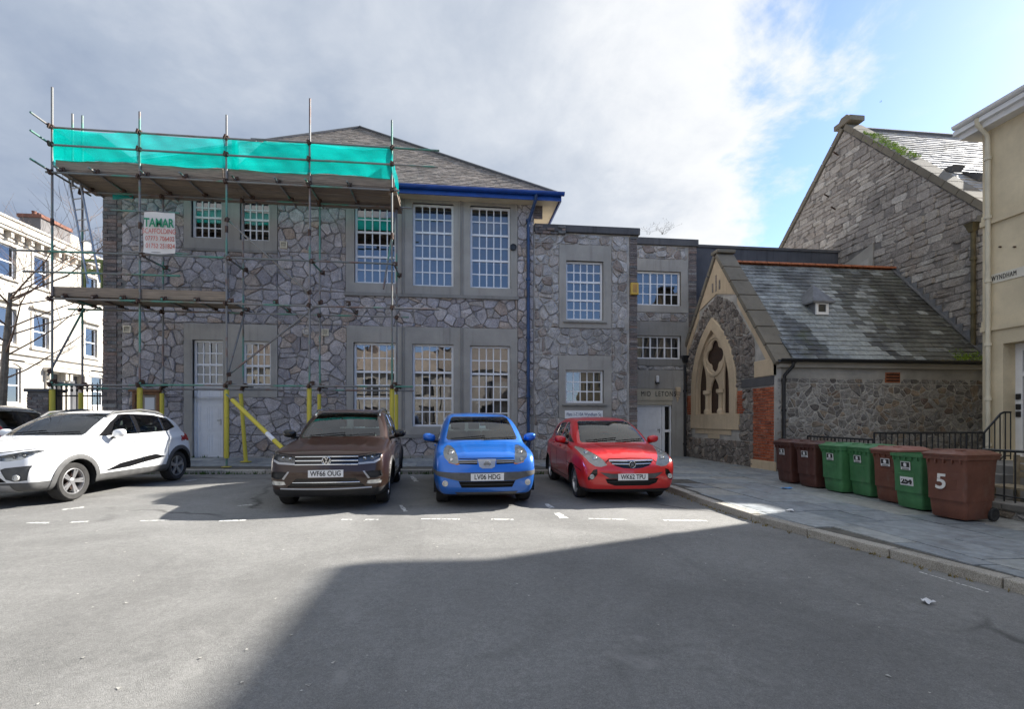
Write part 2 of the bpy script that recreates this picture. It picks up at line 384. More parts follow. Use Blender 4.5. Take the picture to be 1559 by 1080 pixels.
def rubble(region, holes, size, stretch=1.25, seed=1, jit=.44, drop=.0):
    """irregular stones filling a convex region round convex holes -> list of polygons"""
    rr = random.Random(seed); H = [edges_of(h) for h in holes]; E = edges_of(region)
    xs = [p[0] for p in region]; ys = [p[1] for p in region]
    sx, sy = size * stretch, size
    nx, ny = int((max(xs)-min(xs))/sx) + 3, int((max(ys)-min(ys))/sy) + 3
    S = {}
    for j in range(-1, ny):
        for i in range(-1, nx):
            if rr.random() < drop: continue
            S[i, j] = (min(xs) + (i + .5*(j & 1) + rr.uniform(-jit, jit))*sx, min(ys) + (j + rr.uniform(-jit, jit))*sy, rr.choice((-.16, -.06, 0, .08, .2))*size*size)
    out = []
    for (i, j), (cx, cy, cw) in S.items():
        if any(a*cx + b*cy > d + .3*size for a, b, d in E): continue
        cell = [(cx - 2.2*sx, cy - 2.2*sy), (cx + 2.2*sx, cy - 2.2*sy), (cx + 2.2*sx, cy + 2.2*sy), (cx - 2.2*sx, cy + 2.2*sy)]
        for dj in (-2, -1, 0, 1, 2):
            for di in (-2, -1, 0, 1, 2):
                o = S.get((i + di, j + dj))
                if o is None or (di == 0 and dj == 0): continue
                a, b = o[0] - cx, o[1] - cy; L = math.hypot(a, b)
                if L < 1e-6: continue
                cell = clip(cell, a/L, b/L, (a*(cx + o[0])/2 + b*(cy + o[1])/2 + (cw - o[2])/2)/L)
                if len(cell) < 3: break
        for a, b, d in E: cell = clip(cell, a, b, d) if len(cell) > 2 else cell
        if len(cell) < 3: continue
        mx, my = sum(p[0] for p in cell)/len(cell), sum(p[1] for p in cell)/len(cell)
        pieces = [cell]
        for h in H:
            nxt = []
            for c_ in pieces:
                rest_ = c_
                for ea, eb, ed in h:
                    q = clip(rest_, -ea, -eb, -ed)
                    if len(q) > 2 and abs(area(q)) > .06*size*size: nxt.append(q)
                    rest_ = clip(rest_, ea, eb, ed)
                    if len(rest_) < 3: break
            pieces = nxt
        if len(pieces) != 1 or abs(area(pieces[0]) - area(cell)) > 1e-9:
            out += [q for q in pieces if abs(area(q)) > .06*size*size]; continue
        if abs(area(cell)) < .05*size*size: continue
        if abs(area(cell)) > 1.5*sx*sy and rr.random() < .6 or rr.random() < .10:       # split a few in two
            t = rr.uniform(0, 3.14) if rr.random() < .3 else rr.gauss(1.57, .35); nx_, ny_ = math.cos(t), math.sin(t); dd = nx_*mx + ny_*my
            for q in (clip(cell, nx_, ny_, dd), clip(cell, -nx_, -ny_, -dd)):
                if len(q) > 2 and abs(area(q)) > .06*size*size: out.append(q)
        else: out.append(cell)
    return out
def courses(region, holes, h, lmin, lmax, seed=1, hvar=.35, slope=0.):
    """roughly squared stones in courses"""
    rr = random.Random(seed); E = edges_of(region); H = [edges_of(q) for q in holes]
    xs = [p[0] for p in region]; ys = [p[1] for p in region]
    out = []; y = min(ys)
    while y < max(ys):
        hh = h * (1 + rr.uniform(-hvar, hvar)); x = min(xs) - rr.uniform(0, lmax)
        while x < max(xs):
            L = rr.uniform(lmin, lmax); k = rr.uniform(-.04, .04)*h
            parts = [(y, y + hh)] if rr.random() > .18 or hh < h else [(y, y + hh*.48), (y + hh*.48, y + hh)]
            for y0, y1 in parts:
                c = [(x, y0 + k), (x + L, y0 - k), (x + L + rr.uniform(-.03, .03)*h, y1 - k*.5), (x, y1 + k*.5)]
                for a, b, d in E: c = clip(c, a, b, d) if len(c) > 2 else c
                if len(c) < 3: continue
                mx, my = sum(p[0] for p in c)/len(c), sum(p[1] for p in c)/len(c); dead = False
                for q in H:
                    best = max(q, key=lambda e: e[0]*mx + e[1]*my - e[2])
                    if best[0]*mx + best[1]*my - best[2] <= 0: dead = True; break
                    c = clip(c, -best[0], -best[1], -best[2])
                    if len(c) < 3: dead = True; break
                if not dead and abs(area(c)) > .08*h*lmin: out.append(c)
            x += L
        y += hh
    return out
def stone_mesh(mb, poly, fn, gap, proud, rr, soft=True):
    """one stone: a rounded outline that bulges out of the wall"""
    if area(poly) < 0: poly = poly[::-1]
    for a, b, d in edges_of(poly):
        poly = clip(poly, a, b, d - gap)
        if len(poly) < 3: return False
    # drop tiny edges, then cut the corners
    q = []
    for p in poly:
        if not q or math.hypot(p[0]-q[-1][0], p[1]-q[-1][1]) > .015: q.append(p)
    if len(q) > 2 and math.hypot(q[0][0]-q[-1][0], q[0][1]-q[-1][1]) < .015: q.pop()
    if len(q) < 3 or abs(area(q)) < .0012: return False
    n = len(q); k = rr.uniform(.10, .19) if soft else .08; c = []
    for i in range(n):
        p, s = q[i], q[(i+1) % n]
        c.append((p[0] + (s[0]-p[0])*k, p[1] + (s[1]-p[1])*k)); c.append((s[0] - (s[0]-p[0])*k, s[1] - (s[1]-p[1])*k))
    mx, my = sum(p[0] for p in c)/len(c), sum(p[1] for p in c)/len(c)
    rad = max(.03, math.sqrt(abs(area(c))/3.14)); m = len(c)
    sh = max(.55, 1 - .022/rad); h = proud * rr.uniform(.65, 1.35); tx, ty = rr.uniform(-.13, .13), rr.uniform(-.13, .13)
    ph = [rr.uniform(-.25, .25) for _ in range(m)]
    vs = [fn(x, y, -.03) for x, y in c] + [fn(mx + (x-mx)*.985, my + (y-my)*.985, h*.45) for x, y in c]
    vs += [fn(mx + (x-mx)*sh, my + (y-my)*sh, h*(1 + 1.1*ph[i]) + tx*(x-mx) + ty*(y-my)) for i, (x, y) in enumerate(c)]
    vs += [fn(mx + rr.uniform(-.2, .2)*rad, my + rr.uniform(-.2, .2)*rad, h*rr.uniform(.6, 1.6))]
    fs = [(i, (i+1) % m, m+(i+1) % m, m+i) for i in range(m)] + [(m+i, m+(i+1) % m, 2*m+(i+1) % m, 2*m+i) for i in range(m)]
    fs += [(2*m+i, 2*m+(i+1) % m, 3*m) for i in range(m)]
    mb.add(vs, fs); return True
def lay_stones(parent, polys, fn, mat, gap, proud, seed, limit=300, name='stone', soft=True, size=None):
    rr = random.Random(seed); size = size or (lambda p: abs(area(p)))
    polys = sorted(polys, key=size, reverse=True); rest = MB(); k = 0
    for p in polys:
        if k < limit:
            mb = MB()
            if stone_mesh(mb, p, fn, gap, proud, rr, soft): mb.build(name, mat, parent, recalc=False); k += 1
        else: stone_mesh(rest, p, fn, gap, proud, rr, soft)
    if rest.v: setp(rest.build('small_' + name + 's', mat, parent, recalc=False), kind='stuff')
    return k
def flip_ok(fn):
    """(a, b, depth) frames: true when a x b points along +depth"""
    o = Vector(fn(0, 0, 0)); A = Vector(fn(1, 0, 0)) - o; B = Vector(fn(0, 1, 0)) - o; D = Vector(fn(0, 0, 1)) - o
    return A.cross(B).dot(D) > 0
def holed(mb, fn, region, holes, d_front, d_back):
    """rectangular slab with rectangular holes (front skin, reveals)"""
    x0, y0, x1, y1 = region
    xs = sorted({x0, x1} | {h[0] for h in holes} | {h[2] for h in holes}); ys = sorted({y0, y1} | {h[1] for h in holes} | {h[3] for h in holes})
    xs = [x for x in xs if x0 <= x <= x1]; ys = [y for y in ys if y0 <= y <= y1]
    inh = lambda a, b: any(h[0] < a < h[2] and h[1] < b < h[3] for h in holes)
    for i in range(len(xs)-1):
        for j in range(len(ys)-1):
            if not inh((xs[i]+xs[i+1])/2, (ys[j]+ys[j+1])/2):
                a, b, c, d = xs[i], ys[j], xs[i+1], ys[j+1]
                mb.add([fn(a, b, d_front), fn(c, b, d_front), fn(c, d, d_front), fn(a, d, d_front)], [(0, 1, 2, 3)])
    for (a, b, c, d) in holes:
        for p, q in (((a, b), (c, b)), ((c, b), (c, d)), ((c, d), (a, d)), ((a, d), (a, b))):
            mb.add([fn(*p, d_front), fn(*q, d_front), fn(*q, d_back), fn(*p, d_back)], [(3, 2, 1, 0)])
    for p, q in (((x0, y0), (x1, y0)), ((x1, y0), (x1, y1)), ((x1, y1), (x0, y1)), ((x0, y1), (x0, y0))):
        mb.add([fn(*p, d_front), fn(*q, d_front), fn(*q, d_back), fn(*p, d_back)], [(0, 3, 2, 1) if True else (0, 1, 2, 3)])
    return mb
def bx(mb, fn, a0, b0, a1, b1, d0, d1):
    return mb.prism(rect(a0, b0, a1, b1), fn, d0, d1)
def bricks(parent, fn, a0, b0, a1, b1, bl, bh, gap, proud, mat, seed, name='brick', keep=None, tooth=0., side=1, limit=300):
    """a patch of brickwork, each brick an object (a toothed edge on one side if asked)"""
    rr = random.Random(seed); j = 0; b = b0; k = 0; rest = MB(); cache = {}
    while b + bh <= b1 + .001:
        e0 = a0 - (tooth if side < 0 and j % 2 else 0); e1 = a1 + (tooth if side > 0 and j % 2 else 0)
        n = max(1, round((e1 - e0)/bl)); L = (e1 - e0)/n; a = e0 - (L/2 if j % 2 and n > 1 else 0)
        while a < e1 - .01:
            s, t = max(a, e0), min(a + L, e1)
            if t - s > .03 and (keep is None or keep((s+t)/2, b + bh/2)):
                m = MB(); pr = proud*rr.uniform(.5, 1.4)
                bx(m, fn, s + gap/2, b + gap/2, t - gap/2, b + bh - gap/2, -.03, pr)
                if k < limit: m.build(name, mat, parent); k += 1
                else: rest.add(m.v, m.f)
            a += L
        b += bh; j += 1
    if rest.v: setp(rest.build(name + 'work', mat, parent), kind='stuff')

def text(body, size, fn, mat, parent, name='lettering', align='CENTER', depth=.003, font_scale_x=1., bold=0., space=1.):
    """flat lettering: fn(a, b) -> Matrix placing its local x right, y up"""
    cu = bpy.data.curves.new(name, 'FONT'); cu.body = body; cu.size = size; cu.align_x = align; cu.align_y = 'CENTER'; cu.extrude = depth
    cu.offset = bold; cu.space_character = space
    tmp = bpy.data.objects.new('tmp', cu); COL.objects.link(tmp)
    dg = bpy.context.evaluated_depsgraph_get(); dg.update()
    me = bpy.data.meshes.new_from_object(tmp.evaluated_get(dg)); bpy.data.objects.remove(tmp)
    me.transform(Matrix.Diagonal((font_scale_x, 1, 1, 1))); me.transform(fn)
    me.name = name; me.materials.clear(); me.materials.append(mat)
    return link(name, me, parent)
def frame_m(o, ax, ay):
    ax, ay = Vector(ax).normalized(), Vector(ay).normalized(); az = ax.cross(ay)
    return Matrix(((ax.x, ay.x, az.x, o[0]), (ax.y, ay.y, az.y, o[1]), (ax.z, ay.z, az.z, o[2]), (0, 0, 0, 1)))
# ================================================================== GROUND
def asphalt():
    t = MT('worn_asphalt'); p = t.pos()
    fine = t.math('MULTIPLY', t.smooth(t.noise(150, 4, .75), .3, .72, .70, 1.30), t.smooth(t.noise(45, 5, .7), .3, .7, .88, 1.12))
    mid = t.smooth(t.noise(14, 6, .65), .3, .7, .92, 1.07)
    big = t.smooth(t.noise(.45, 6, .6, dist=.6), .3, .72, .80, 1.22)
    f = t.math('MULTIPLY', t.math('MULTIPLY', fine, mid), big)
    v = t.n('ShaderNodeVectorMath', operation='SCALE'); v.inputs[0].default_value = (.205, .203, .195); t.l(f, v.inputs['Scale'])
    c = v.outputs[0]
    pal = t.smooth(t.noise(1.1, 7, .68, dist=.8), .60, .70); c = t.mix(t.math('MULTIPLY', pal, .38), c, (.32, .315, .30, 1))
    oil = t.smooth(t.noise(.9, 5, .6, stretch=(1, 1.3, 1)), .64, .76); c = t.mix(t.math('MULTIPLY', oil, .5), c, (.055, .055, .055, 1))
    vor = t.n('ShaderNodeTexVoronoi', feature='DISTANCE_TO_EDGE'); vor.inputs['Scale'].default_value = .32
    mp = t.n('ShaderNodeMix', data_type='RGBA'); mp.inputs[0].default_value = .35; t.l(p, mp.inputs[6])
    nz = t.n('ShaderNodeTexNoise'); nz.inputs['Scale'].default_value = 1.6; nz.inputs['Detail'].default_value = 8; t.l(p, nz.inputs['Vector']); t.l(nz.outputs['Color'], mp.inputs[7]); t.l(mp.outputs[2], vor.inputs['Vector'])
    crack = t.smooth(vor.outputs['Distance'], .0, .012, 1, 0); gate = t.smooth(t.noise(.3, 3), .5, .62)
    c = t.mix(t.math('MULTIPLY', t.math('MULTIPLY', crack, gate), .75), c, (.035, .034, .032, 1))
    spk = t.smooth(t.noise(70, 2, .5), .70, .74); c = t.mix(t.math('MULTIPLY', spk, .5), c, (.42, .41, .38, 1))
    tyre = t.smooth(t.noise(1., 4, .6, stretch=(2.2, .12, 1)), .58, .74); c = t.mix(t.math('MULTIPLY', tyre, .22), c, (.06, .06, .06, 1))
    t.col(c).set(Roughness=.88, Specular_IOR_Level=.3).bump(t.noise(190, 4, .7), .55, .012)
    return t.m
M['asphalt'] = asphalt()
def sheet(xs, ys, zf):
    mb = MB(); n = len(xs)
    mb.v = [(x, y, zf(x, y)) for y in ys for x in xs]
    mb.f = [(j*n+i, j*n+i+1, (j+1)*n+i+1, (j+1)*n+i) for j in range(len(ys)-1) for i in range(n-1)]
    return mb
grd = [-900, -200, -60] + [-30 + 3*i for i in range(21)] + [60, 200, 900]
setp(sheet(grd, grd, ground).build('road', M['asphalt'], smooth=True), kind='structure')

# kerb line: along the parking bays, round the corner, then along the right-hand street
KERB_Y = 12.35
kerb_pts = [(-13.5, KERB_Y), (-9, KERB_Y), (-5, KERB_Y), (-1, KERB_Y), (2.4, KERB_Y), (3.55, 12.0), (4.15, 11.2), (4.3, 10.2), (4.25, 8.8), (4.22, 7.2), (4.3, 6.2), (4.5, 5.3), (4.72, 4.4), (4.85, 3.6), (4.9, 2.2), (4.9, -14)]
def polyline_at(pts, step):
    out = [Vector((*pts[0], 0))]; acc = 0
    P_ = [Vector((*p, 0)) for p in pts]; dense = []
    for i in range(len(P_)-1):
        n = max(2, int((P_[i+1]-P_[i]).length/.05))
        dense += [P_[i].lerp(P_[i+1], k/n) for k in range(n)]
    dense.append(P_[-1]); last = dense[0]
    for q in dense:
        if (q-last).length >= step: out.append(q); last = q
    if (out[-1] - dense[-1]).length > .15: out.append(dense[-1])
    return out
def granite():
    t = MT('granite_kerb'); r = t.rand(); c = t.ramp(r, [(0, (.33,.305,.265,1)), (.5, (.44,.41,.36,1)), (1, (.38,.345,.29,1))])
    sp = t.smooth(t.noise(120, 3, .7), .35, .65, .6, 1.3); v = t.n('ShaderNodeVectorMath', operation='SCALE'); t.l(c, v.inputs[0]); t.l(sp, v.inputs['Scale'])
    d = t.smooth(t.noise(3, 6, .65), .5, .75); c = t.mix(t.math('MULTIPLY', d, .5), v.outputs[0], (.10, .085, .06, 1))
    t.col(c).set(Roughness=.85).bump(t.noise(60, 6, .7), .5, .012); return t.m
M['granite'] = granite()
kr = polyline_at(kerb_pts, .95)
kerb = setp(bpy.data.objects.new('kerb', None), kind='structure'); COL.objects.link(kerb)
KW = .17
def kerb_off(i, d):
    a = kr[max(i-1, 0)]; b = kr[min(i+1, len(kr)-1)]; t = (b-a).normalized(); nrm = Vector((-t.y, t.x, 0))   # to the left of travel = pavement side
    return kr[i] + nrm*d
for i in range(len(kr)-1):
    m = MB(); j = rng.uniform(-.006, .006)
    a, b = kr[i].lerp(kr[i+1], .008), kr[i+1].lerp(kr[i], .008)
    ta, tb = kerb_off(i, KW), kerb_off(i+1, KW); ta, tb = ta.lerp(tb, .008), tb.lerp(ta, .008)
    def zt(p): return pave(p.x, p.y) + j + .004
    def zg(p): return ground(p.x, p.y) - .1
    m.add([(a.x, a.y, zg(a)), (b.x, b.y, zg(b)), (tb.x, tb.y, zg(tb)), (ta.x, ta.y, zg(ta)), (a.x, a.y, zt(a)), (b.x, b.y, zt(b)), (tb.x, tb.y, zt(tb)), (ta.x, ta.y, zt(ta))],
          [(0,3,2,1),(4,5,6,7),(0,1,5,4),(1,2,6,5),(2,3,7,6),(3,0,4,7)])
    m.build('kerb_stone', M['granite'], kerb, bevel=.012)
# paving bed and slabs
def slab_mat():
    t = MT('slate_paving'); r = t.rand()
    c = t.ramp(r, [(0, (.20,.225,.245,1)), (.3, (.29,.315,.33,1)), (.6, (.24,.265,.29,1)), (.85, (.36,.38,.375,1)), (1, (.29,.28,.255,1))])
    g = t.smooth(t.noise(9, 7, .65), .3, .7, .75, 1.2); v = t.n('ShaderNodeVectorMath', operation='SCALE'); t.l(c, v.inputs[0]); t.l(g, v.inputs['Scale'])
    d = t.smooth(t.noise(1.3, 6, .65), .52, .74); c = t.mix(t.math('MULTIPLY', d, .45), v.outputs[0], (.10, .095, .085, 1))
    t.col(c).set(Roughness=t.smooth(t.noise(3, 5), .3, .7, .38, .75)).bump(t.noise(22, 7, .65), .35, .012); return t.m
M['slab'] = slab_mat()
M['bed'] = plain('sandy_joint', (.10, .095, .08), .95, var=.4, scale=6)
def inside(poly, x, y):
    c = False; n = len(poly)
    for i in range(n):
        (x0, y0), (x1, y1) = poly[i], poly[(i+1) % n]
        if (y0 > y) != (y1 > y) and x < (x1-x0)*(y-y0)/(y1-y0) + x0: c = not c
    return c
inner = [kerb_off(i, KW) for i in range(len(kr))]
in2 = [(p.x, p.y) for p in inner]
pav_poly = in2 + [(8.0, -14), (8.0, 9.2), (8.9, 9.2), (12, 9.2), (15.5, 12.6), (15.5, 17.9), (-13.5, 17.9)]
pavement = setp(bpy.data.objects.new('pavement', None), kind='structure'); COL.objects.link(pavement)
bed = MB()
bm_ = bmesh.new(); vs_ = [bm_.verts.new((x, y, 0)) for x, y in pav_poly]; f_ = bm_.faces.new(vs_)
bmesh.ops.triangulate(bm_, faces=[f_])
for k in range(3): bmesh.ops.subdivide_edges(bm_, edges=[e for e in bm_.edges if e.calc_length() > 1.5], cuts=1)
bmesh.ops.triangulate(bm_, faces=bm_.faces[:])
for v in bm_.verts: v.co.z = pave(v.co.x, v.co.y) - .012
me_ = bpy.data.meshes.new('paving_bed'); bm_.to_mesh(me_); bm_.free(); me_.materials.append(M['bed']); link('paving_bed', me_, pavement)
# area in front of the right-hand house is dug out; keep a floor there
def slab(poly, parent, lim):
    for a, b, d in edges_of(poly):
        poly = clip(poly, a, b, d - .006)
        if len(poly) < 3: return False
    if abs(area(poly)) < .02: return False
    m = MB(); n = len(poly); j = rng.uniform(-.003, .004); tx, ty = rng.uniform(-.004, .004), rng.uniform(-.004, .004)
    cx_, cy_ = poly[0]
    zf = lambda x, y: pave(x, y) + j + tx*(x-cx_) + ty*(y-cy_)
    if area(poly) < 0: poly = poly[::-1]
    m.add([(x, y, pave(x, y) - .04) for x, y in poly] + [(x, y, zf(x, y)) for x, y in poly], [tuple(range(n, 2*n))] + [(i, (i+1) % n, n+(i+1) % n, n+i) for i in range(n)])
    lim.append((poly, m)); return True
lim = []
def clip_to_kerb(poly):
    """cut by the nearest kerb segment"""
    cx_, cy_ = sum(p[0] for p in poly)/len(poly), sum(p[1] for p in poly)/len(poly)
    for i in range(len(in2)-1):
        (x0, y0), (x1, y1) = in2[i], in2[i+1]
        if min(math.hypot(cx_-x0, cy_-y0), math.hypot(cx_-x1, cy_-y1)) < 1.6:
            nx, ny = (y1-y0), -(x1-x0); L = math.hypot(nx, ny); nx, ny = nx/L, ny/L      # outward = right of travel
            poly = clip(poly, nx, ny, nx*x0 + ny*y0 - .01)
            if len(poly) < 3: return poly
    return poly
# right pavement: rows parallel to the street
y = -4.0; rows_x = [3.9, 4.55, 5.25, 5.85, 6.55, 7.2, 8.0]
for i in range(len(rows_x)-1):
    y = -3.0 + rng.uniform(0, .8)
    while y < 10.6:
        L = rng.uniform(.55, 1.15)
        q = clip_to_kerb(rect(rows_x[i], y, rows_x[i+1], y + L))
        if len(q) > 2: slab(q, pavement, lim)
        y += L
# yard in front of the recess and the strip along the main wall: rows parallel to the wall
yy = 10.65
while yy < 17.6:
    hgt = rng.uniform(.5, .7); x = -13 + rng.uniform(0, .6)
    if yy < 12.5: x = 3.6
    while x < 8.75:
        L = rng.uniform(.6, 1.2); wl_ = 15.0 if x < 5.4 else 17.6
        if yy < wl_ - .1:
            q = rect(x, yy, min(x + L, 8.68) if yy > 12.4 else min(x + L, 8.68), min(yy + hgt, wl_ - .02))
            q = clip_to_kerb(q)
            if len(q) > 2: slab(q, pavement, lim)
        x += L
    yy += hgt
def seen_size(p):
    x = sum(a for a, b in p)/len(p); y = sum(b for a, b in p)/len(p); z = max(.5, x*SINY + y*COSY)
    return abs(area(p))/z**3 * (1 if y > 2 and abs((x*COSY - y*SINY)/z) < 1.15 else .01)
lim.sort(key=lambda t: -seen_size(t[0])); rest = MB()
for k, (p, m) in enumerate(lim):
    if k < 300: m.build('paving_slab', M['slab'], pavement)
    else: rest.add(m.v, m.f)
if rest.v: setp(rest.build('small_paving', M['slab'], pavement), kind='stuff')
# painted bay markings, worn to broken dashes
def paint_mat():
    t = MT('worn_road_paint'); n = t.smooth(t.noise(26, 6, .75), .40, .52)
    d = t.n('ShaderNodeBsdfTransparent'); m = t.n('ShaderNodeMixShader'); t.l(n, m.inputs[0]); t.l(d.outputs[0], m.inputs[1])
    t.col((.66, .66, .63, 1)).set(Roughness=.8); t.l(t.b.outputs[0], m.inputs[2]); t.l(m.outputs[0], t.o.inputs[0]); return t.m
M['paint'] = paint_mat()
def GP(u, v):
    a, b, c = ray(u, v); t = -CAM_H/c
    for _ in range(6): t = (ground(a*t, b*t) - CAM_H)/c
    return Vector((a*t, b*t, 0))
marks = setp(bpy.data.objects.new('road_markings', None), kind='structure'); COL.objects.link(marks)
for (u0, v0, u1, v1, w) in [(42, 797, 74, 797, .07), (108, 796, 134, 795, .08), (213, 794, 256, 793, .07), (334, 794, 374, 793, .1), (520, 792, 536, 792, .06), (556, 792, 576, 792, .07),
                            (641, 791, 700, 791.5, .07), (748, 791.5, 782, 792, .08), (896, 790.5, 955, 792, .07), (1010, 793, 1076, 794, .10), (832, 768, 840, 774, .10), (848, 782, 859, 790, .12),
                            (95, 777, 128, 773, .09), (362, 771, 384, 769, .08), (610, 770, 618, 780, .07), (1400, 872, 1505, 903, .025), (282, 733, 300, 731, .10), (627, 726, 634, 734, .1)]:
    a, b = GP(u0, v0), GP(u1, v1); d = (b-a).normalized(); s = Vector((-d.y, d.x, 0))*w/2; n = max(2, int((b-a).length/.12)); m = MB(); L_ = []; R_ = []
    for k in range(n+1):
        c = a.lerp(b, k/n); e = rng.uniform(.6, 1.2)
        for lst, sg in ((L_, 1), (R_, -1)):
            q = c + s*sg*e; lst.append((q.x, q.y, ground(q.x, q.y) + .004))
    vs_ = L_ + R_; m.add(vs_, [(k, k+n+1, k+n+2, k+1) for k in range(n)])
    m.build('painted_dash', M['paint'], marks)

# ================================================================== WINDOWS, SLATES
def window(parent, fn, a0, b0, a1, b1, cols, sashes, d=-.10, frame=.065, bar=.034, mid=.06, mat=None, blind=None, sill=True, fixed=None, glass=None, seed=0, bottom_extra=0):
    """sashes: list of (share of the height, rows) from the top; frame > panes"""
    mat = mat or M['white']; glass = glass or M['glass']; rr = random.Random(seed + int(a0*97) + int(b0*31))
    f = MB(); bx(f, fn, a0, b0, a0+frame, b1, d-.05, d+.02); bx(f, fn, a1-frame, b0, a1, b1, d-.05, d+.02)
    bx(f, fn, a0+frame, b0, a1-frame, b0+frame+bottom_extra, d-.05, d+.025); bx(f, fn, a0+frame, b1-frame, a1-frame, b1, d-.05, d+.02)
    x0, x1, y0, y1 = a0+frame, a1-frame, b0+frame+bottom_extra, b1-frame
    tot = sum(s[0] for s in sashes); top = y1; cells = []
    for k, (sh, rows) in enumerate(sashes):
        h = (y1-y0)*sh/tot; s0, s1 = top-h, top
        if k < len(sashes)-1: bx(f, fn, x0, s0-mid/2, x1, s0+mid/2, d-.045, d+.022)
        lo = s0 + (mid/2 if k < len(sashes)-1 else 0); hi = s1 - (mid/2 if k else 0)
        groups = [(x0, x1, cols)] if not isinstance(cols, (list, tuple)) else []
        if not groups:
            n = len(cols); wd = (x1-x0-mid*(n-1))/n
            for q, cc in enumerate(cols):
                g0 = x0 + q*(wd+mid); groups.append((g0, g0+wd, cc))
                if q: bx(f, fn, g0-mid, lo, g0, hi, d-.045, d+.022)
        for g0, g1, cc in groups:
            cw, rh = (g1-g0)/cc, (hi-lo)/rows
            for i in range(1, cc): bx(f, fn, g0+i*cw-bar/2, lo, g0+i*cw+bar/2, hi, d-.02, d+.008)
            for j in range(1, rows): bx(f, fn, g0, lo+j*rh-bar/2, g1, lo+j*rh+bar/2, d-.018, d+.006)
            for i in range(cc):
                for j in range(rows): cells.append((g0+i*cw, lo+j*rh, g0+(i+1)*cw, lo+(j+1)*rh))
        top = s0
    if sill: bx(f, fn, a0-.03, b0-.05, a1+.03, b0-.001, d-.05, d+.07)
    w = f.build('window', mat, parent)
    for c in cells:
        e = .004; t1, t2 = rr.uniform(-.0005, .0005), rr.uniform(-.0005, .0005); m = MB()
        m.add([fn(c[0]+e, c[1]+e, d-.01-t1-t2), fn(c[2]-e, c[1]+e, d-.01+t1-t2), fn(c[2]-e, c[3]-e, d-.01+t1+t2), fn(c[0]+e, c[3]-e, d-.01-t1+t2)], [(0, 1, 2, 3)])
        m.build('pane', glass, w, recalc=False)
    if blind:
        kind, cover, bm_ = blind; m = MB(); yb = y1 - (y1-y0)*cover
        if kind == 'slats':
            yy_ = y1 - .03
            while yy_ > yb: bx(m, fn, x0+.01, yy_-.018, x1-.01, yy_+.010, d-.16, d-.145); yy_ -= .038
        else:
            n = 26; pts = [(x0 + (x1-x0)*i/n, .025*math.sin(i*1.7) + .012*math.sin(i*.9)) for i in range(n+1)]
            m.add([fn(x, yb, d-.20+o) for x, o in pts] + [fn(x, y1, d-.20+o) for x, o in pts], [(i, i+1, n+2+i, n+1+i) for i in range(n)])
        m.build('blind' if kind == 'slats' else 'curtain', bm_, w)
    return w
M['blind'] = plain('pale_blind', (.50, .47, .42), .8, var=.05)
M['blind_brown'] = plain('brown_blind', (.16, .10, .06), .8, var=.1)
M['curtain'] = plain('net_curtain', (.55, .50, .44), .9, var=.1)
def slates(parent, fn, region, e, w, mat, seed, name='slate', limit=300, t=.018, jit=.012, seen=None, pick=None):
    rr = random.Random(seed); E = edges_of(region); ys = [p[1] for p in region]; xs = [p[0] for p in region]
    out = []; j = 0; y = min(ys) - .02
    while y < max(ys):
        x = min(xs) - w + (w/2 if j % 2 else 0) + rr.uniform(-.02, .02)
        while x < max(xs):
            ww = w*rr.uniform(.82, 1.18); q = [(x+.003, y+rr.uniform(-jit, jit)), (x+ww-.003, y+rr.uniform(-jit, jit)), (x+ww-.003, y+e*1.25), (x+.003, y+e*1.25)]
            for a, b, d in E: q = clip(q, a, b, d) if len(q) > 2 else q
            if len(q) > 2 and abs(area(q)) > .1*e*w: out.append((q, y, rr.uniform(.75, 1.25)))
            x += ww
        y += e; j += 1
    if seen: out.sort(key=lambda s: -seen(s[0]))
    rest = MB(); base = mat
    for k, (q, y, s) in enumerate(out):
        if pick: mat = pick(sum(p[0] for p in q)/len(q), sum(p[1] for p in q)/len(q), rr) or base
        if area(q) < 0: q = q[::-1]
        m = MB(); n = len(q)
        dz = lambda b: .003 + t*s*max(0, 1 - (b-y)/(e*1.25)) + .012
        m.add([fn(a, b, -.02) for a, b in q] + [fn(a, b, dz(b)) for a, b in q], [tuple(range(n, 2*n))] + [(i, (i+1) % n, n+(i+1) % n, n+i) for i in range(n)])
        if k < limit: m.build(name, mat, parent, recalc=False)
        else: rest.add(m.v, m.f)
    if rest.v: setp(rest.build('small_' + name + 's', base, parent, recalc=False), kind='stuff')
def slate_mat(name, cols, lichen, amount, moss=None, rough=(.35, .7)):
    t = MT(name); r = t.rand(); c = t.ramp(r, cols)
    g = t.smooth(t.noise(11, 6, .65), .3, .7, .75, 1.25); v = t.n('ShaderNodeVectorMath', operation='SCALE'); t.l(c, v.inputs[0]); t.l(g, v.inputs['Scale']); c = v.outputs[0]
    a = t.smooth(t.noise(.75, 7, .65, dist=.4), .47, .62); c = t.mix(t.math('MULTIPLY', a, amount), c, lichen)
    a = t.smooth(t.noise(24, 6, .75), .62, .72); c = t.mix(t.math('MULTIPLY', a, .4), c, (.30, .31, .28, 1))
    if moss: a = t.smooth(t.noise(.9, 7, .7, vec=None), .55, .70); c = t.mix(t.math('MULTIPLY', a, .6), c, moss)
    t.col(c).set(Roughness=t.smooth(t.noise(5, 4), .3, .7, *rough)).bump(t.noise(30, 6, .7), .3, .01); return t.m
M['slate_main'] = slate_mat('weathered_roof_slate', [(0, (0.195,0.163,0.138,1)), (.3, (0.312,0.263,0.222,1)), (.6, (0.247,0.213,0.186,1)), (.85, (0.377,0.319,0.270,1)), (1, (0.169,0.144,0.126,1))], (.115, .105, .10, 1), .35)
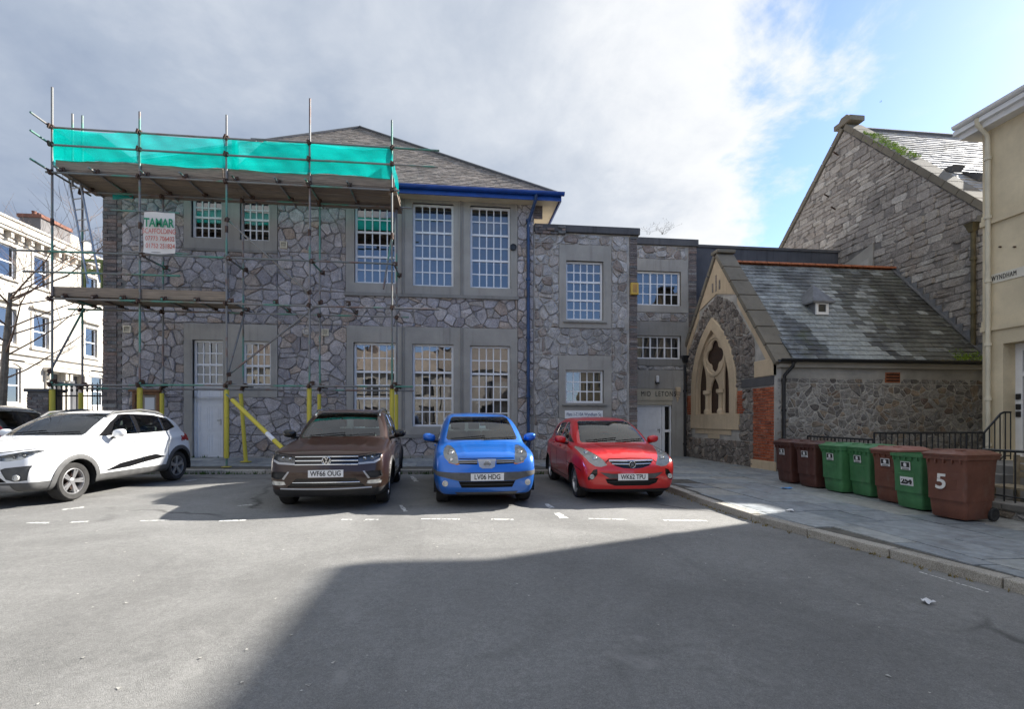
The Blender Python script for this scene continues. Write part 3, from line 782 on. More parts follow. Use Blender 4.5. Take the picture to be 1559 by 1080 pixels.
M['slate_chapel'] = slate_mat('mossy_roof_slate', [(0, (0.176,0.189,0.182,1)), (.3, (0.270,0.290,0.284,1)), (.6, (0.223,0.236,0.230,1)), (.85, (0.351,0.371,0.358,1)), (1, (0.135,0.142,0.135,1))], (.035, .035, .033, 1), .72, (.085, .10, .04, 1))
M['slate_mossy'] = slate_mat('blackened_slate', [(0, (.07,.072,.068,1)), (.4, (.12,.122,.11,1)), (.75, (.095,.10,.085,1)), (1, (.15,.15,.135,1))], (.03, .03, .028, 1), .6, (.07, .085, .03, 1))
M['slate_clean'] = slate_mat('lead_washed_slate', [(0, (.255,.275,.265,1)), (.5, (.32,.34,.33,1)), (1, (.22,.24,.235,1))], (.20, .21, .20, 1), .3)
M['slate_church'] = slate_mat('pale_roof_slate', [(0, (0.299,0.287,0.270,1)), (.3, (0.414,0.402,0.380,1)), (.6, (0.356,0.345,0.328,1)), (.85, (0.483,0.471,0.443,1)), (1, (0.230,0.218,0.213,1))], (.17, .15, .10, 1), .35)

# ================================================================== MAIN STONE BUILDING (facade in the plane y = 15)
YF = 15.0
fM = lambda a, b, d: (a, YF - d, b)
def rx(u0, v0, u1, v1, Y=YF):
    um, vm = (u0+u1)/2, (v0+v1)/2
    return (XZ(u0, vm, Y)[0], XZ(um, v1, Y)[1], XZ(u1, vm, Y)[0], XZ(um, v0, Y)[1])
hall = thing('stone_hall', 'long two storey grey random stone building with white sash windows behind the scaffolding', 'building', (-4, YF, 0))
XL, XR = XZ(157, 500, YF)[0], XZ(813, 500, YF)[0]
ZE = PY(720, 291, 14.45).z                                    # eaves
ZTOP = ZE + .15
W = {'u1': rx(292, 298, 338.5, 363), 'u2': rx(366, 301.5, 411, 367), 'u3': rx(540, 312, 603.5, 432), 'u4': rx(628.5, 310.5, 690.5, 436.5), 'u5': rx(716, 315, 777, 439.5),
     'd': rx(294, 518, 340.5, 702), 'g2': rx(369.5, 520, 413, 590), 'g3': rx(538.5, 522, 603, 652), 'g4': rx(628, 524.5, 690.5, 650), 'g5': rx(715.5, 527, 776.5, 652)}
SUR = {'su1': (rx(281, 290, 423, 381), ['u1', 'u2']), 'su3': (rx(527, 296, 787.5, 449), ['u3', 'u4', 'u5']),
       'sg1': (rx(281, 494, 423, 605), ['d', 'g2']), 'sg3': (rx(528, 499, 787.5, 662), ['g3', 'g4', 'g5'])}
for k in ('su1', 'su3'):
    r, w = SUR[k]; SUR[k] = ((r[0], r[1], r[2], ZTOP - .12), w)
zb_door = pave(-6.3, YF) - .03
W['d'] = (W['d'][0], zb_door, W['d'][2], W['d'][3])
r, w = SUR['sg1']; door_jamb = (r[0], zb_door - .1, XZ(349, 600, YF)[0], r[1])
w_ = MB(); holed(w_, fM, (XL, -.4, XR, ZTOP), list(W.values()), 0, -.35)
w_.build('wall', M['mortar'], hall)
side = MB()                                                   # the other walls of the block
for p, q in (((XL, YF+.35), (XL, YF+17)), ((XL, YF+17), (XR, YF+17)), ((XR, YF+17), (XR, YF+.35))):
    side.add([(p[0], p[1], -.4), (q[0], q[1], -.4), (q[0], q[1], ZTOP), (p[0], p[1], ZTOP)], [(0, 1, 2, 3)])
side.build('side_wall', M['stone_mid'], hall)
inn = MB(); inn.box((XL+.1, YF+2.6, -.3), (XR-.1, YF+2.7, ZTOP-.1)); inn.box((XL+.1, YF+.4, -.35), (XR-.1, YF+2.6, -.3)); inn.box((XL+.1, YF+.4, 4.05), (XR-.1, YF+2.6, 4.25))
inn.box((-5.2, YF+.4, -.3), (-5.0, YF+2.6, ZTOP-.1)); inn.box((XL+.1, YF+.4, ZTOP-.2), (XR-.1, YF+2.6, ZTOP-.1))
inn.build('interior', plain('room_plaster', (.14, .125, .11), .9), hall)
# cement dressings round the windows
for k, (r, ws) in SUR.items():
    m = MB(); hs = []
    for w in ws:
        q = W[w]; hs.append((q[0], max(q[1], r[1]) if k == 'sg1' and w == 'd' else q[1], q[2], q[3]))
    if k == 'sg1':
        hs[0] = (W['d'][0], r[1], W['d'][2], W['d'][3])
    holed(m, fM, r, hs, .05, -.06)
    m.build('window_surround', M['render_grey'], hall)
m = MB(); bx(m, fM, door_jamb[0], door_jamb[1], W['d'][0]-.002, door_jamb[3]-.002, -.05, .05); bx(m, fM, W['d'][2]+.002, door_jamb[1], door_jamb[2], door_jamb[3]-.002, -.05, .05)
m.build('door_jamb', M['render_grey'], hall)
for k, dz_, th, pr in (('su3', .10, .03, .10), ('sg3', .10, .03, .10), ('su1', .07, .02, .09)):
    r = SUR[k][0]; m = MB(); bx(m, fM, r[0]-th, r[1]-.002-dz_, r[2]+th, r[1]-.002, -.05, pr); m.build('string_sill', M['render_dark'], hall)
for k in ('su3', 'sg3'):
    r = SUR[k][0]
    for u in (614, 703):
        x = XZ(u, 400, YF)[0]
        for o_, w_2, t_ in ((-.05, .03, .085), (.03, .015, .07)):
            m = MB(); bx(m, fM, x+o_, r[1]+.01, x+o_+w_2, r[3]-.02, .045, t_); m.build('mullion_cable', M['render_dark'], hall)
# windows
bl = ('slats', 1.0, M['blind'])
sash3 = [(1, 2), (1, 2), (1.02, 2)]
window(hall, fM, *W['u3'], 5, sash3, blind=('slats', .34, M['blind_brown']))
window(hall, fM, *W['u4'], 5, sash3, blind=bl)
window(hall, fM, *W['u5'], 5, sash3, blind=('slats', .68, M['blind']))
window(hall, fM, *W['g3'], 5, sash3); window(hall, fM, *W['g4'], 5, sash3); window(hall, fM, *W['g5'], 5, sash3, blind=('slats', .5, M['blind']))
cu = ('curtain', .8, M['curtain'])
window(hall, fM, *W['u1'], 4, [(1, 2), (1.05, 2)], blind=cu); window(hall, fM, *W['u2'], 4, [(1, 2), (1.05, 2)], blind=cu)
window(hall, fM, *W['g2'], 4, [(1.25, 2), (1, 2)], blind=cu, bottom_extra=.05)
zt = XZ(317, 587, YF)[1]
q = W['d']; window(hall, fM, q[0], zt, q[2], q[3], 4, [(1.2, 2), (1, 2)], sill=False)
def panel_door(parent, fn, a0, b0, a1, b1, d=-.12, rows=((.08, .30), (.36, .60), (.68, .92)), mat=None, cols=2, split=None):
    mat = mat or M['white']; m = MB(); bx(m, fn, a0, b0, a0+.05, b1, d-.05, d+.06); bx(m, fn, a1-.05, b0, a1, b1, d-.05, d+.06); bx(m, fn, a0+.05, b1-.05, a1-.05, b1, d-.05, d+.06)
    bx(m, fn, a0+.05, b0, a1-.05, b0+.03, d-.05, d+.08)
    f = m.build('door_frame', mat, parent)
    l0, l1 = a0+.056, (split or a1)-.056; m = MB(); bx(m, fn, l0, b0+.04, l1, b1-.056, d-.03, d); W_, H_ = l1-l0, b1-b0
    dd = m.build('door', mat, parent)
    for lo, hi in rows:
        for c in range(cols):
            x0 = l0 + W_*(.10 + c*.43); x1 = x0 + W_*.36; m = MB()
            y0, y1 = b0 + H_*(1-hi), b0 + H_*(1-lo)
            for (p, q_, r_, s) in ((x0, y0, x1, y0+.022), (x0, y1-.022, x1, y1), (x0, y0+.022, x0+.022, y1-.022), (x1-.022, y0+.022, x1, y1-.022)): bx(m, fn, p, q_, r_, s, d, d+.014)
            bx(m, fn, x0+.05, y0+.05, x1-.05, y1-.05, d, d+.010); m.build('door_panel', mat, dd)
    m = MB(); bx(m, fn, l1-.09, b0+H_*.46, l1-.06, b0+H_*.54, d, d+.02); bx(m, fn, l1-.16, b0+H_*.515, l1-.065, b0+H_*.53, d+.02, d+.045); m.build('handle', M['steel'], dd)
    return dd
M['steel'] = plain('brushed_steel', (.45, .45, .45), .3, .9, var=.1)
panel_door(hall, fM, q[0], zb_door, q[2], zt-.003, rows=((.06, .24), (.28, .62), (.66, .94)))
# stones, brick quoins, plinth
quoin_w = XZ(186, 500, YF)[0] - XL
holes = [rect(*SUR[k][0]) for k in SUR] + [rect(door_jamb[0], door_jamb[1], door_jamb[2], door_jamb[3]+.05)]
zp = .62
polys = rubble(rect(XL + quoin_w, -.2, XR - .02, ZTOP - .02), holes, .275, 1.25, 11, .48, .07)
lay_stones(hall, polys, fM, M['stone_main'], .0065, .036, 5)
bricks(hall, fM, XL, -.1, XL + quoin_w*.75, ZTOP, .32, .105, .012, .03, M['brick_dark'], 3, tooth=.12, name='quoin_brick', limit=170)
bricks(hall, fM, XR-.04, XZ(813, 333, YF)[1], XZ(826, 320, YF)[0], ZTOP, .22, .085, .012, .03, M['brick_dark'], 4, name='quoin_brick')
m = MB(); bx(m, fM, XL-.01, -.4, W['d'][0]-.25, .40, -.05, .05); bx(m, fM, W['d'][2]+.25, -.4, XR, .36, -.05, .05); m.build('plinth', M['render_grey'], hall)
# vents
for u, v in ((433, 374), (196, 502), (496, 507)):
    x, z = XZ(u, v, YF); m = MB(); s = .10
    for p in ((x-s, z-s, x+s, z-s+.03), (x-s, z+s-.03, x+s, z+s), (x-s, z-s+.03, x-s+.03, z+s-.03), (x+s-.03, z-s+.03, x+s, z+s-.03)): bx(m, fM, *p, .0, .085)
    for i in range(4): bx(m, fM, x-s+.032, z-s+.04+i*.032, x+s-.032, z-s+.056+i*.032, .0, .065)
    m.build('wall_vent', M['cream_paint'], hall)
x, z = XZ(781, 378, YF); m = MB(); m.lathe([(.0, .10), (.07, .10), (.085, .12), (.10, .12), (.10, 0)], lambda a, b, h: (x+a, YF-h, z+b), 20); m.build('round_flue', M['black_metal'], hall)
x, z = XZ(468, 505, YF); m = MB(); m.lathe([(.0, .05), (.06, .05), (.10, .09), (.13, .06), (.13, 0)], lambda a, b, h: (x+a, YF-h, z+b), 20); m.build('round_vent', M['stone_church'], hall)
# roof: hipped, ridge running back
YE = 14.45; XE0, XE1 = XL - .55, PY(854, 298, YE).x
ax_, AY = PY(548, 196, 18.6).x, 18.6; AZ = PY(548, 196, 18.6).z
apex = Vector((ax_, AY, AZ)); back = Vector((ax_, YF + 17.5 - (AY-YE), AZ))
cFL, cFR, cBR, cBL = Vector((XE0, YE, ZE)), Vector((XE1, YE, ZE)), Vector((XE1, YF+17.5, ZE)), Vector((XE0, YF+17.5, ZE))
m = MB(); m.add([cFL, cFR, cBR, cBL, apex, back], [(0, 1, 4), (1, 2, 5, 4), (2, 3, 5), (3, 0, 4, 5), (3, 2, 1, 0)])
roof = m.build('roof', M['slate_main'], hall)
def plane_fn(o, p, q):
    """plane through o; a runs towards p, b up the slope towards q"""
    A = (p-o).normalized(); N = A.cross(q-o).normalized(); B = N.cross(A)
    return (lambda a, b, d: o + A*a + B*b + N*d), (lambda P_: ((P_-o).dot(A), (P_-o).dot(B)))
fr, inv = plane_fn(cFL, cFR, apex)
slates(roof, fr, [inv(cFL), inv(cFR), inv(apex)], .125, .19, M['slate_main'], 21, limit=0, t=.02)
fr2, inv2 = plane_fn(cFR, cBR, back)
slates(roof, fr2, [inv2(cFR), inv2(cBR), inv2(back), inv2(apex)], .2, .3, M['slate_main'], 22, limit=0, t=.02)
m = MB(); m.path([cFR+Vector((0, 0, .05)), apex+Vector((0, 0, .06)), cFL+Vector((0, 0, .05))], .05, 6); m.path([apex+Vector((0, 0, .06)), back+Vector((0, 0, .06))], .07, 6); m.build('hip_tile', M['coping'], roof)
# soffit, blue fascia and gutter
m = MB(); m.box((XL-.5, YE+.03, ZE-.10), (XE1-.04, YF-.001, ZE-.06)); m.box((XR+.01, YF+.002, ZE-.10), (XE1-.04, YF+17, ZE-.06)); m.build('soffit', M['cream'], hall)
m = MB(); m.box((XE0, YE-.02, ZE-.17), (XE1, YE+.02, ZE+.03)); m.box((XE1-.02, YE+.021, ZE-.17), (XE1+.02, YF+17, ZE+.03)); m.build('fascia', M['blue_paint'], hall)
def gutter(parent, a, b, r, mat, out):
    a, b, out = Vector(a), Vector(b), Vector(out); m = MB(); n = 8; P_ = []
    for p in (a, b):
        for k in range(n+1):
            t = math.pi*k/n; P_.append(p + out*(-r*math.cos(t)) + Vector((0, 0, -r*math.sin(t))))
    m.add(P_, [(k, k+1, n+2+k, n+1+k) for k in range(n)]); m.add([p + Vector((0, 0, .0)) + out*.008 for p in P_], [(k, n+1+k, n+2+k, k+1) for k in range(n)])
    m.path([a + out*r, b + out*r], .012, 6)
    return m.build('gutter', mat, parent, smooth=False)
gutter(hall, (XE0, YE-.10, ZE+.03), (XE1+.08, YE-.10, ZE+.03), .085, M['blue_paint'], (0, -1, 0))
def downpipe(parent, pts, r, mat, brackets=(), hopper=None, name='downpipe'):
    m = MB(); m.path(pts, r, 10)
    for p in brackets: m.tube((p[0], p[1], p[2]-.035), (p[0], p[1], p[2]+.035), r*1.45, 10)
    o = m.build(name, mat, parent, smooth=True)
    if hopper:
        h = Vector(hopper); m = MB(); m.add([h+Vector(p) for p in ((-.06,-.06,-.13),(.06,-.06,-.13),(.06,.06,-.13),(-.06,.06,-.13),(-.13,-.12,.10),(.13,-.12,.10),(.13,.12,.10),(-.13,.12,.10),(-.15,-.14,.13),(.15,-.14,.13),(.15,.14,.13),(-.15,.14,.13))],
            [(0,3,2,1),(0,1,5,4),(1,2,6,5),(2,3,7,6),(3,0,4,7),(4,5,9,8),(5,6,10,9),(6,7,11,10),(7,4,8,11),(8,9,10,11)]); m.build('hopper', mat, o)
    return o
xd = XZ(803.5, 500, YF)[0]; yb_ = YF - .10
downpipe(hall, [(xd+.16, YE-.09, ZE-.04), (xd+.14, YE-.07, ZE-.22), (xd+.02, yb_-.02, ZE-.62), (xd, yb_, ZE-.75), (xd, yb_, .15)], .05, M['blue_pipe'],
         [(xd, yb_, XZ(803, v, YF)[1]) for v in (338, 427, 515, 604, 676)])

# ================================================================== MIDDLE BLOCK (flush, flat parapet)
YM = 15.02
fB = lambda a, b, d: (a, YM - d, b)
mid = thing('parapet_block', 'narrow two storey rubble stone block with flat dark parapet between hall and recessed doorway', 'building', (3.5, YM, 0))
X0, X1 = XR + .003, XZ(970, 500, YM)[0]; ZP = PY(900, 346, YM).z
WM1, WM2 = rx(861.5, 398, 918, 488, YM), rx(860.5, 564, 918.5, 614, YM); S1, S2 = rx(851, 374, 930, 500, YM), rx(850.5, 542, 930.5, 637, YM)
m = MB(); holed(m, fB, (X0, -.4, X1, ZP-.22), [WM1, WM2], 0, -.35); m.build('wall', M['mortar_pale'], mid)
m = MB(); m.add([(X1, YM+.35, -.4), (X1, YM+8, -.4), (X1, YM+8, ZP-.22), (X1, YM+.35, ZP-.22)], [(0, 1, 2, 3)]); m.add([(X0, YM+.35, ZP-.22), (X1, YM+.35, ZP-.22), (X1, YM+8, ZP-.22), (X0, YM+8, ZP-.22)], [(0, 1, 2, 3)])
m.add([(X0, YM+8, -.4), (X1, YM+8, -.4), (X1, YM+8, ZP-.22), (X0, YM+8, ZP-.22)], [(0, 1, 2, 3)]); m.build('side_wall', M['stone_mid'], mid)
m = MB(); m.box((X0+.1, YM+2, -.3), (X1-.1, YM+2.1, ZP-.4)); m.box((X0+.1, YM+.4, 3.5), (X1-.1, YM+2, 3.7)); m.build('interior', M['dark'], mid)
for S_, W_ in ((S1, WM1), (S2, WM2)):
    m = MB(); holed(m, fB, S_, [W_], .05, -.06); m.build('window_surround', M['render_grey'], mid)
    m = MB(); bx(m, fB, W_[0]-.1, W_[1]-.09, W_[2]+.1, W_[1]-.055, .05, .12); m.build('sill', M['render_dark'], mid)
window(mid, fB, *WM1, 5, [(1, 2), (1, 2), (1, 2)]); window(mid, fB, *WM2, 5, [(1, 3)], blind=('slats', .3, M['blind']))
qx = XZ(955, 500, YM)[0]
polys = rubble(rect(X0+.01, -.2, qx, ZP-.25), [rect(*S1), rect(*S2)], .275, 1.2, 31, .48)
lay_stones(mid, polys, fB, M['stone_mid'], .011, .042, 6)
bricks(mid, fB, qx+.06, -.1, X1, ZP-.25, .23, .077, .012, .035, M['brick_dark'], 8, tooth=0, name='quoin_brick', limit=240)
m = MB(); m.box((X0, YM-.12, ZP-.22), (X1+.06, YM+.5, ZP)); m.build('parapet_coping', M['coping'], mid, bevel=.015)
bricks(mid, fB, X0+.02, ZP-.30, XZ(860, 346, YM)[0], ZP-.02, .24, .085, .012, .135, M['brick_dark'], 9, name='parapet_brick')
pl = rx(860, 625.5, 917.5, 637.5, YM-.06)
sgn = thing('house_number_plaque', 'small white plaque with dark blue writing under the lower window above the red car', 'sign', ((pl[0]+pl[2])/2, YM-.06, pl[1]))
m = MB(); bx(m, fB, pl[0], pl[1], pl[2], pl[3], .055, .075); m.build('plate', M['white'], sgn)
M['ink_blue'] = plain('blue_lettering', (.03, .06, .16), .5, var=0); M['ink'] = plain('black_lettering', (.012, .012, .012), .5, var=0)
text('Flats 1-7,10A Wyndham Sq', .145, frame_m(((pl[0]+pl[2])/2, YM-.079, (pl[1]+pl[3])/2), (1, 0, 0), (0, 0, 1)), M['ink_blue'], sgn, font_scale_x=.70)
ab = rx(958.5, 432, 970.5, 450, YM)
al = thing('alarm_box', 'yellow burglar alarm box high on the stone block corner', 'alarm box', ((ab[0]+ab[2])/2, YM-.05, ab[1]))
m = MB(); bx(m, fB, ab[0], ab[1], ab[2], ab[3], .03, .13); m.build('case', plain('yellow_plastic', (.62, .40, .06), .45), al, bevel=.02)
m = MB(); bx(m, fB, ab[0]+.07, ab[1]+.07, ab[2]-.07, ab[3]-.05, .125, .135); m.build('front_plate', plain('amber_plastic', (.45, .24, .05), .4), al)
# buddleia growing from the parapet
def twiggy(parent, base, n, h, spread, mat, seed, r=.006):
    rr = random.Random(seed); m = MB()
    for i in range(n):
        a = rr.uniform(0, 6.28); s = rr.uniform(.2, 1)*spread; p = Vector(base) + Vector((rr.uniform(-.1, .1), rr.uniform(-.05, .05), 0)); pts = [p]
        d = Vector((math.cos(a)*s, math.sin(a)*s*.5, h*rr.uniform(.5, 1.)))
        for k in range(1, 5): pts.append(p + d*(k/4) + Vector((rr.uniform(-.04, .04), rr.uniform(-.04, .04), -.05*s*k*k/8)))
        m.path(pts, [r, r*.8, r*.6, r*.45, r*.3], 4)
        for k in (2, 3, 4):
            q = pts[k]; e = q + Vector((rr.uniform(-.22, .22), rr.uniform(-.1, .1), rr.uniform(0, .16))); m.tube(q, e, r*.4, 4)
            m.tube(e, e + Vector((.02, 0, .04)), r*1.3, 4, r*.3)
    return m.build('stem', mat, parent)
M['twig'] = plain('bare_twig', (.075, .06, .045), .9, var=.3)
bud = thing('wall_shrub', 'thin leafless self sown shrub sprouting from the parapet top against the sky', 'plant', (6.7, 17.7, 7.6))
# ================================================================== RECESSED ENTRANCE BLOCK
YR = 17.6
fR = lambda a, b, d: (a, YR - d, b)
rec = thing('entrance_block', 'recessed stone entrance block with white door and two wide white windows beside the chapel', 'building', (7.3, YR, 0))
RX0, RX1 = X1 - .6, XZ(1060, 450, YR)[0]; RZ = PY(1015, 364, YR).z
WR1, WR2 = rx(968, 413.5, 1036, 465.5, YR), rx(968, 511.5, 1036, 547, YR)
RDo = rx(968, 617, 1022.5, 700, YR); RDo = (RDo[0]-.25, pave(6.2, YR)-.04, RDo[2], RDo[3])
m = MB(); holed(m, fR, (RX0, -.4, RX1, RZ-.26), [WR1, WR2, RDo], 0, -.3); m.build('wall', M['mortar_pale'], rec)
m = MB(); m.add([(RX1, YR+.3, -.4), (RX1, YR+7, -.4), (RX1, YR+7, RZ-.26), (RX1, YR+.3, RZ-.26)], [(0, 1, 2, 3)]); m.add([(RX0, YR+.3, RZ-.26), (RX1, YR+.3, RZ-.26), (RX1, YR+7, RZ-.26), (RX0, YR+7, RZ-.26)], [(0, 1, 2, 3)]); m.build('side_wall', M['stone_mid'], rec)
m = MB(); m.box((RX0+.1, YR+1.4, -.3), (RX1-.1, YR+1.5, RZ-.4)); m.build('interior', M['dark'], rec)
def band(v0, v1, u1=1046, mat='render_grey', d=.05, hole=None, u0=950):
    q = rx(u0, v0, u1, v1, YR); m = MB()
    holed(m, fR, q, [hole] if hole else [], d, -.05); m.build('cement_band', M[mat], rec); return q
b1 = band(395, 476, hole=WR1); b2 = band(490, 557, hole=WR2, mat='render_dark')
b3 = rx(950, 564, 1037, 592, YR); m = MB(); bx(m, fR, *b3, -.05, .05); m.build('door_lintel', M['render_grey'], rec)
jx = XZ(1046, 640, YR)[0]; m = MB(); bx(m, fR, RDo[2]+.002, RDo[1], jx, b3[1]-.003, -.05, .03); m.build('door_jamb', M['render_grey'], rec)
window(rec, fR, *WR1, (2, 2, 2), [(1, 3)], blind=('curtain', .4, M['curtain'])); window(rec, fR, *WR2, (2, 2, 2), [(1, 2)], blind=('curtain', 1, M['curtain']))
sg = rx(950, 592.5, 1023, 610, YR); m = MB(); bx(m, fR, *sg, -.05, .055); bx(m, fR, sg[0], RDo[3]+.002, sg[2], sg[1]-.003, -.05, .02); nm = m.build('name_panel', render_mat('cream_panel', (.50, .45, .35), .2), rec)
text('MID  LETONS', .27, frame_m((XZ(1000, 601, YR)[0]+.04, YR-.06, XZ(999, 600.5, YR)[1]), (1, 0, 0), (0, 0, 1)), M['ink'], nm, font_scale_x=.72, bold=.0, space=1.22)
spl = XZ(1011, 660, YR)[0]
panel_door(rec, fR, RDo[0]+.1, RDo[1], RDo[2], RDo[3]-.003, rows=((.06, .17), (.22, .50), (.60, .90)), split=spl)
m = MB(); zc = (RDo[1]+RDo[3])/2
bx(m, fR, spl-.05, RDo[1], spl+.05, RDo[3]-.06, -.17, -.05); bx(m, fR, spl+.05, zc-.05, RDo[2]-.055, zc+.05, -.17, -.06); m.build('side_light_frame', M['white'], rec)
for z0, z1 in ((RDo[1]+.08, zc-.055), (zc+.055, RDo[3]-.09)):
    m = MB(); bx(m, fR, spl+.055, z0, RDo[2]-.06, z1, -.13, -.12); m.build('side_light', plain('dark_glass', (.01, .012, .014), .05, var=0), rec)
polys = rubble(rect(RX0, -.2, XZ(1047, 450, YR)[0], RZ-.28), [rect(*b1), rect(*b2), rect(b3[0], RDo[1], jx, b3[3])], .27, 1.2, 41)
lay_stones(rec, polys, fR, M['stone_mid'], .012, .045, 9, limit=120)
bricks(rec, fR, XZ(1048, 450, YR)[0], 1.2, RX1, RZ-.27, .24, .08, .013, .035, M['brick_dark'], 10, tooth=0, name='quoin_brick', limit=120)
m = MB(); m.box((RX0, YR-.10, RZ-.26), (RX1+.05, YR+.5, RZ)); m.build('parapet_coping', M['coping'], rec, bevel=.015)
bud.location = (0, 0, 0); bb = PY(1010, 357, YR+.2); twiggy(bud, bb, 11, .5, .75, M['twig'], 3, .005); twiggy(bud, bb + Vector((-.6, .1, 0)), 5, .35, .5, M['twig'], 4, .004)
# carved corbel beside the name panel
m = MB(); c0 = XZ(1031, 600, YR)
for k, (w_, z_, d_) in enumerate(((.10, .20, .10), (.085, .10, .14), (.06, 0, .11), (.075, -.10, .09), (.045, -.19, .06), (.03, -.26, .04))): bx(m, fR, c0[0]-w_, c0[1]+z_-.05, c0[0]+w_, c0[1]+z_+.048, 0, d_)
m.build('carved_corbel', M['bathstone'], rec, bevel=.02)
lx, lz = XZ(998.5, 582, YR); m = MB(); m.lathe([(0, .0), (.05, .0), (.06, .05), (.06, .22), (.03, .25), (0, .25)], lambda a, b, h: (lx+a, YR-.16+b, lz-.02+h), 14)
lamp = thing('wall_lamp', 'small bulkhead wall lamp with white cover above the entrance door', 'lamp', (lx, YR-.05, lz)); m.build('lamp_cover', M['paper'], lamp, smooth=True)
m = MB(); bx(m, fR, lx-.05, lz-.06, lx+.05, lz+.02, .05, .12); m.lathe([(0, -.06), (.065, -.06), (.07, -.02), (.06, .0), (0, .0)], lambda a, b, h: (lx+a, YR-.16+b, lz-.02+h), 14); m.build('lamp_base', M['black_metal'], lamp)
xp = XZ(1041, 620, YR)[0]
downpipe(rec, [(xp, YR-.10, XZ(1041, 556, YR)[1]), (xp, YR-.10, .0)], .05, M['black_metal'], [(xp, YR-.10, XZ(1041, v, YR)[1]) for v in (596, 676)], (xp, YR-.10, XZ(1041, 552, YR)[1]+.1))
# ================================================================== CHAPEL (gable in the plane x = 8.7)
XG, YS = 8.7, 12.5
fG = lambda a, b, d: (XG - d, -a, b)
fS = lambda a, b, d: (a, YS - d, b)
XC = 15.3                                                     # church gable plane
chap = thing('chapel', 'low gothic chapel with traceried pointed window, slate roof and red brick corner pier', 'chapel', (XG, 15.4, 0))
ya, za = YZ(1092, 392, XG); yk, zk = YS - .02, PX(1181, 548, XG).z; yl = 2*ya - yk
gz0 = -.25
gab = [(-yl, gz0), (-yk, gz0), (-yk, zk), (-ya, za), (-yl, zk)]
# pointed window geometry (a = -y)
yc, zs, hw, zsill = 15.72, 2.42, 1.43, 1.62
def pointed(c, half, z0, zsp, rad=None, n=9, tip=None):
    """outline of a pointed arch, counter-clockwise"""
    rad = rad or 2*half; P_ = [(c-half, z0), (c+half, z0)]
    cx0 = c + half - rad; top = math.acos((rad-half)/rad)
    P_ += [(cx0 + rad*math.cos(top*k/n), zsp + rad*math.sin(top*k/n)) for k in range(n+1)]
    cx1 = c - half + rad
    P_ += [(cx1 - rad*math.cos(top*k/n), zsp + rad*math.sin(top*k/n)) for k in range(n-1, -1, -1)]
    return P_
def filled(name, loops, fn, d, thick, mat, parent, bevel=0.):
    """flat plate with holes, real thickness"""
    cu = bpy.data.curves.new(name, 'CURVE'); cu.dimensions = '2D'; cu.fill_mode = 'BOTH'; cu.extrude = thick/2 - bevel; cu.bevel_depth = bevel; cu.bevel_resolution = 1
    for lp in loops:
        s = cu.splines.new('POLY'); s.points.add(len(lp)-1); s.use_cyclic_u = True
        for p, (a, b) in zip(s.points, lp): p.co = (a, b, 0, 1)
    tmp = bpy.data.objects.new('tmp', cu); COL.objects.link(tmp); dg = bpy.context.evaluated_depsgraph_get(); dg.update()
    me = bpy.data.meshes.new_from_object(tmp.evaluated_get(dg)); bpy.data.objects.remove(tmp)
    o = Vector(fn(0, 0, d)); ax, ay, az = (Vector(fn(*q)) - o for q in ((1, 0, d), (0, 1, d), (0, 0, d+1)))
    me.transform(Matrix(((ax.x, ay.x, az.x, o.x), (ax.y, ay.y, az.y, o.y), (ax.z, ay.z, az.z, o.z), (0, 0, 0, 1))))
    me.name = name; me.materials.clear(); me.materials.append(mat)
    return link(name, me, parent)
arch_out = pointed(-yc, hw, zsill, zs); arch_in = pointed(-yc, hw-.33, zsill, zs, rad=2*hw-.33)
filled('gable_wall', [gab, pointed(-yc, hw-.02, zsill, zs)], fG, -.10, .20, M['mortar_pale'], chap)
filled('window_arch', [arch_out, arch_in], fG, -.02, .18, M['bathstone'], chap, .03)
lan = [pointed(-16.55, .29, zsill+.02, 2.75, rad=1.15), pointed(-15.72, .31, zsill+.02, 2.35, rad=.62), pointed(-14.87, .29, zsill+.02, 2.85, rad=1.25)]
quat = []
qc = (-15.72, 3.62)
for k in range(4):
    t0 = math.pi/2*k + math.pi/4
    for i in range(-5, 6):
        t = math.pi/2*k + math.pi/2 + i*.30 - math.pi/2
        quat.append((qc[0] + .30*math.cos(math.pi/2*k) + .255*math.cos(t), qc[1] + .30*math.sin(math.pi/2*k) + .255*math.sin(t)))
tin = pointed(-yc, hw-.335, zsill, zs, rad=2*hw-.335)
filled('tracery', [tin, quat] + lan, fG, -.09, .08, M['bathstone'], chap, .02)
ring = [(qc[0]+.70*math.cos(t*.2618), qc[1]+.70*math.sin(t*.2618)) for t in range(24)]; ring2 = [(qc[0]+.62*math.cos(t*.2618), qc[1]+.62*math.sin(t*.2618)) for t in range(24)]
filled('tracery_ring', [ring, ring2], fG, -.04, .05, M['bathstone'], chap, .015)
def mesh_screen():
    t = MT('brown_window_grille'); w = t.n('ShaderNodeTexBrick'); w.inputs['Scale'].default_value = 14; w.inputs['Color1'].default_value = (.055,.03,.02,1); w.inputs['Color2'].default_value = (.04,.024,.018,1); w.inputs['Mortar'].default_value = (.11,.07,.045,1)
    w.inputs['Mortar Size'].default_value = .03; w.offset = 0
    mp = t.n('ShaderNodeMapping'); mp.inputs['Rotation'].default_value = (R(90), 0, R(90)); t.l(t.pos(), mp.inputs[0]); t.l(mp.outputs[0], w.inputs['Vector'])
    t.col(w.outputs[0]).set(Roughness=.6); return t.m
m = MB(); bx(m, fG, -yc-hw+.1, zsill, -yc+hw-.1, zs+2.3, -.17, -.15); m.build('window_grille', mesh_screen(), chap)
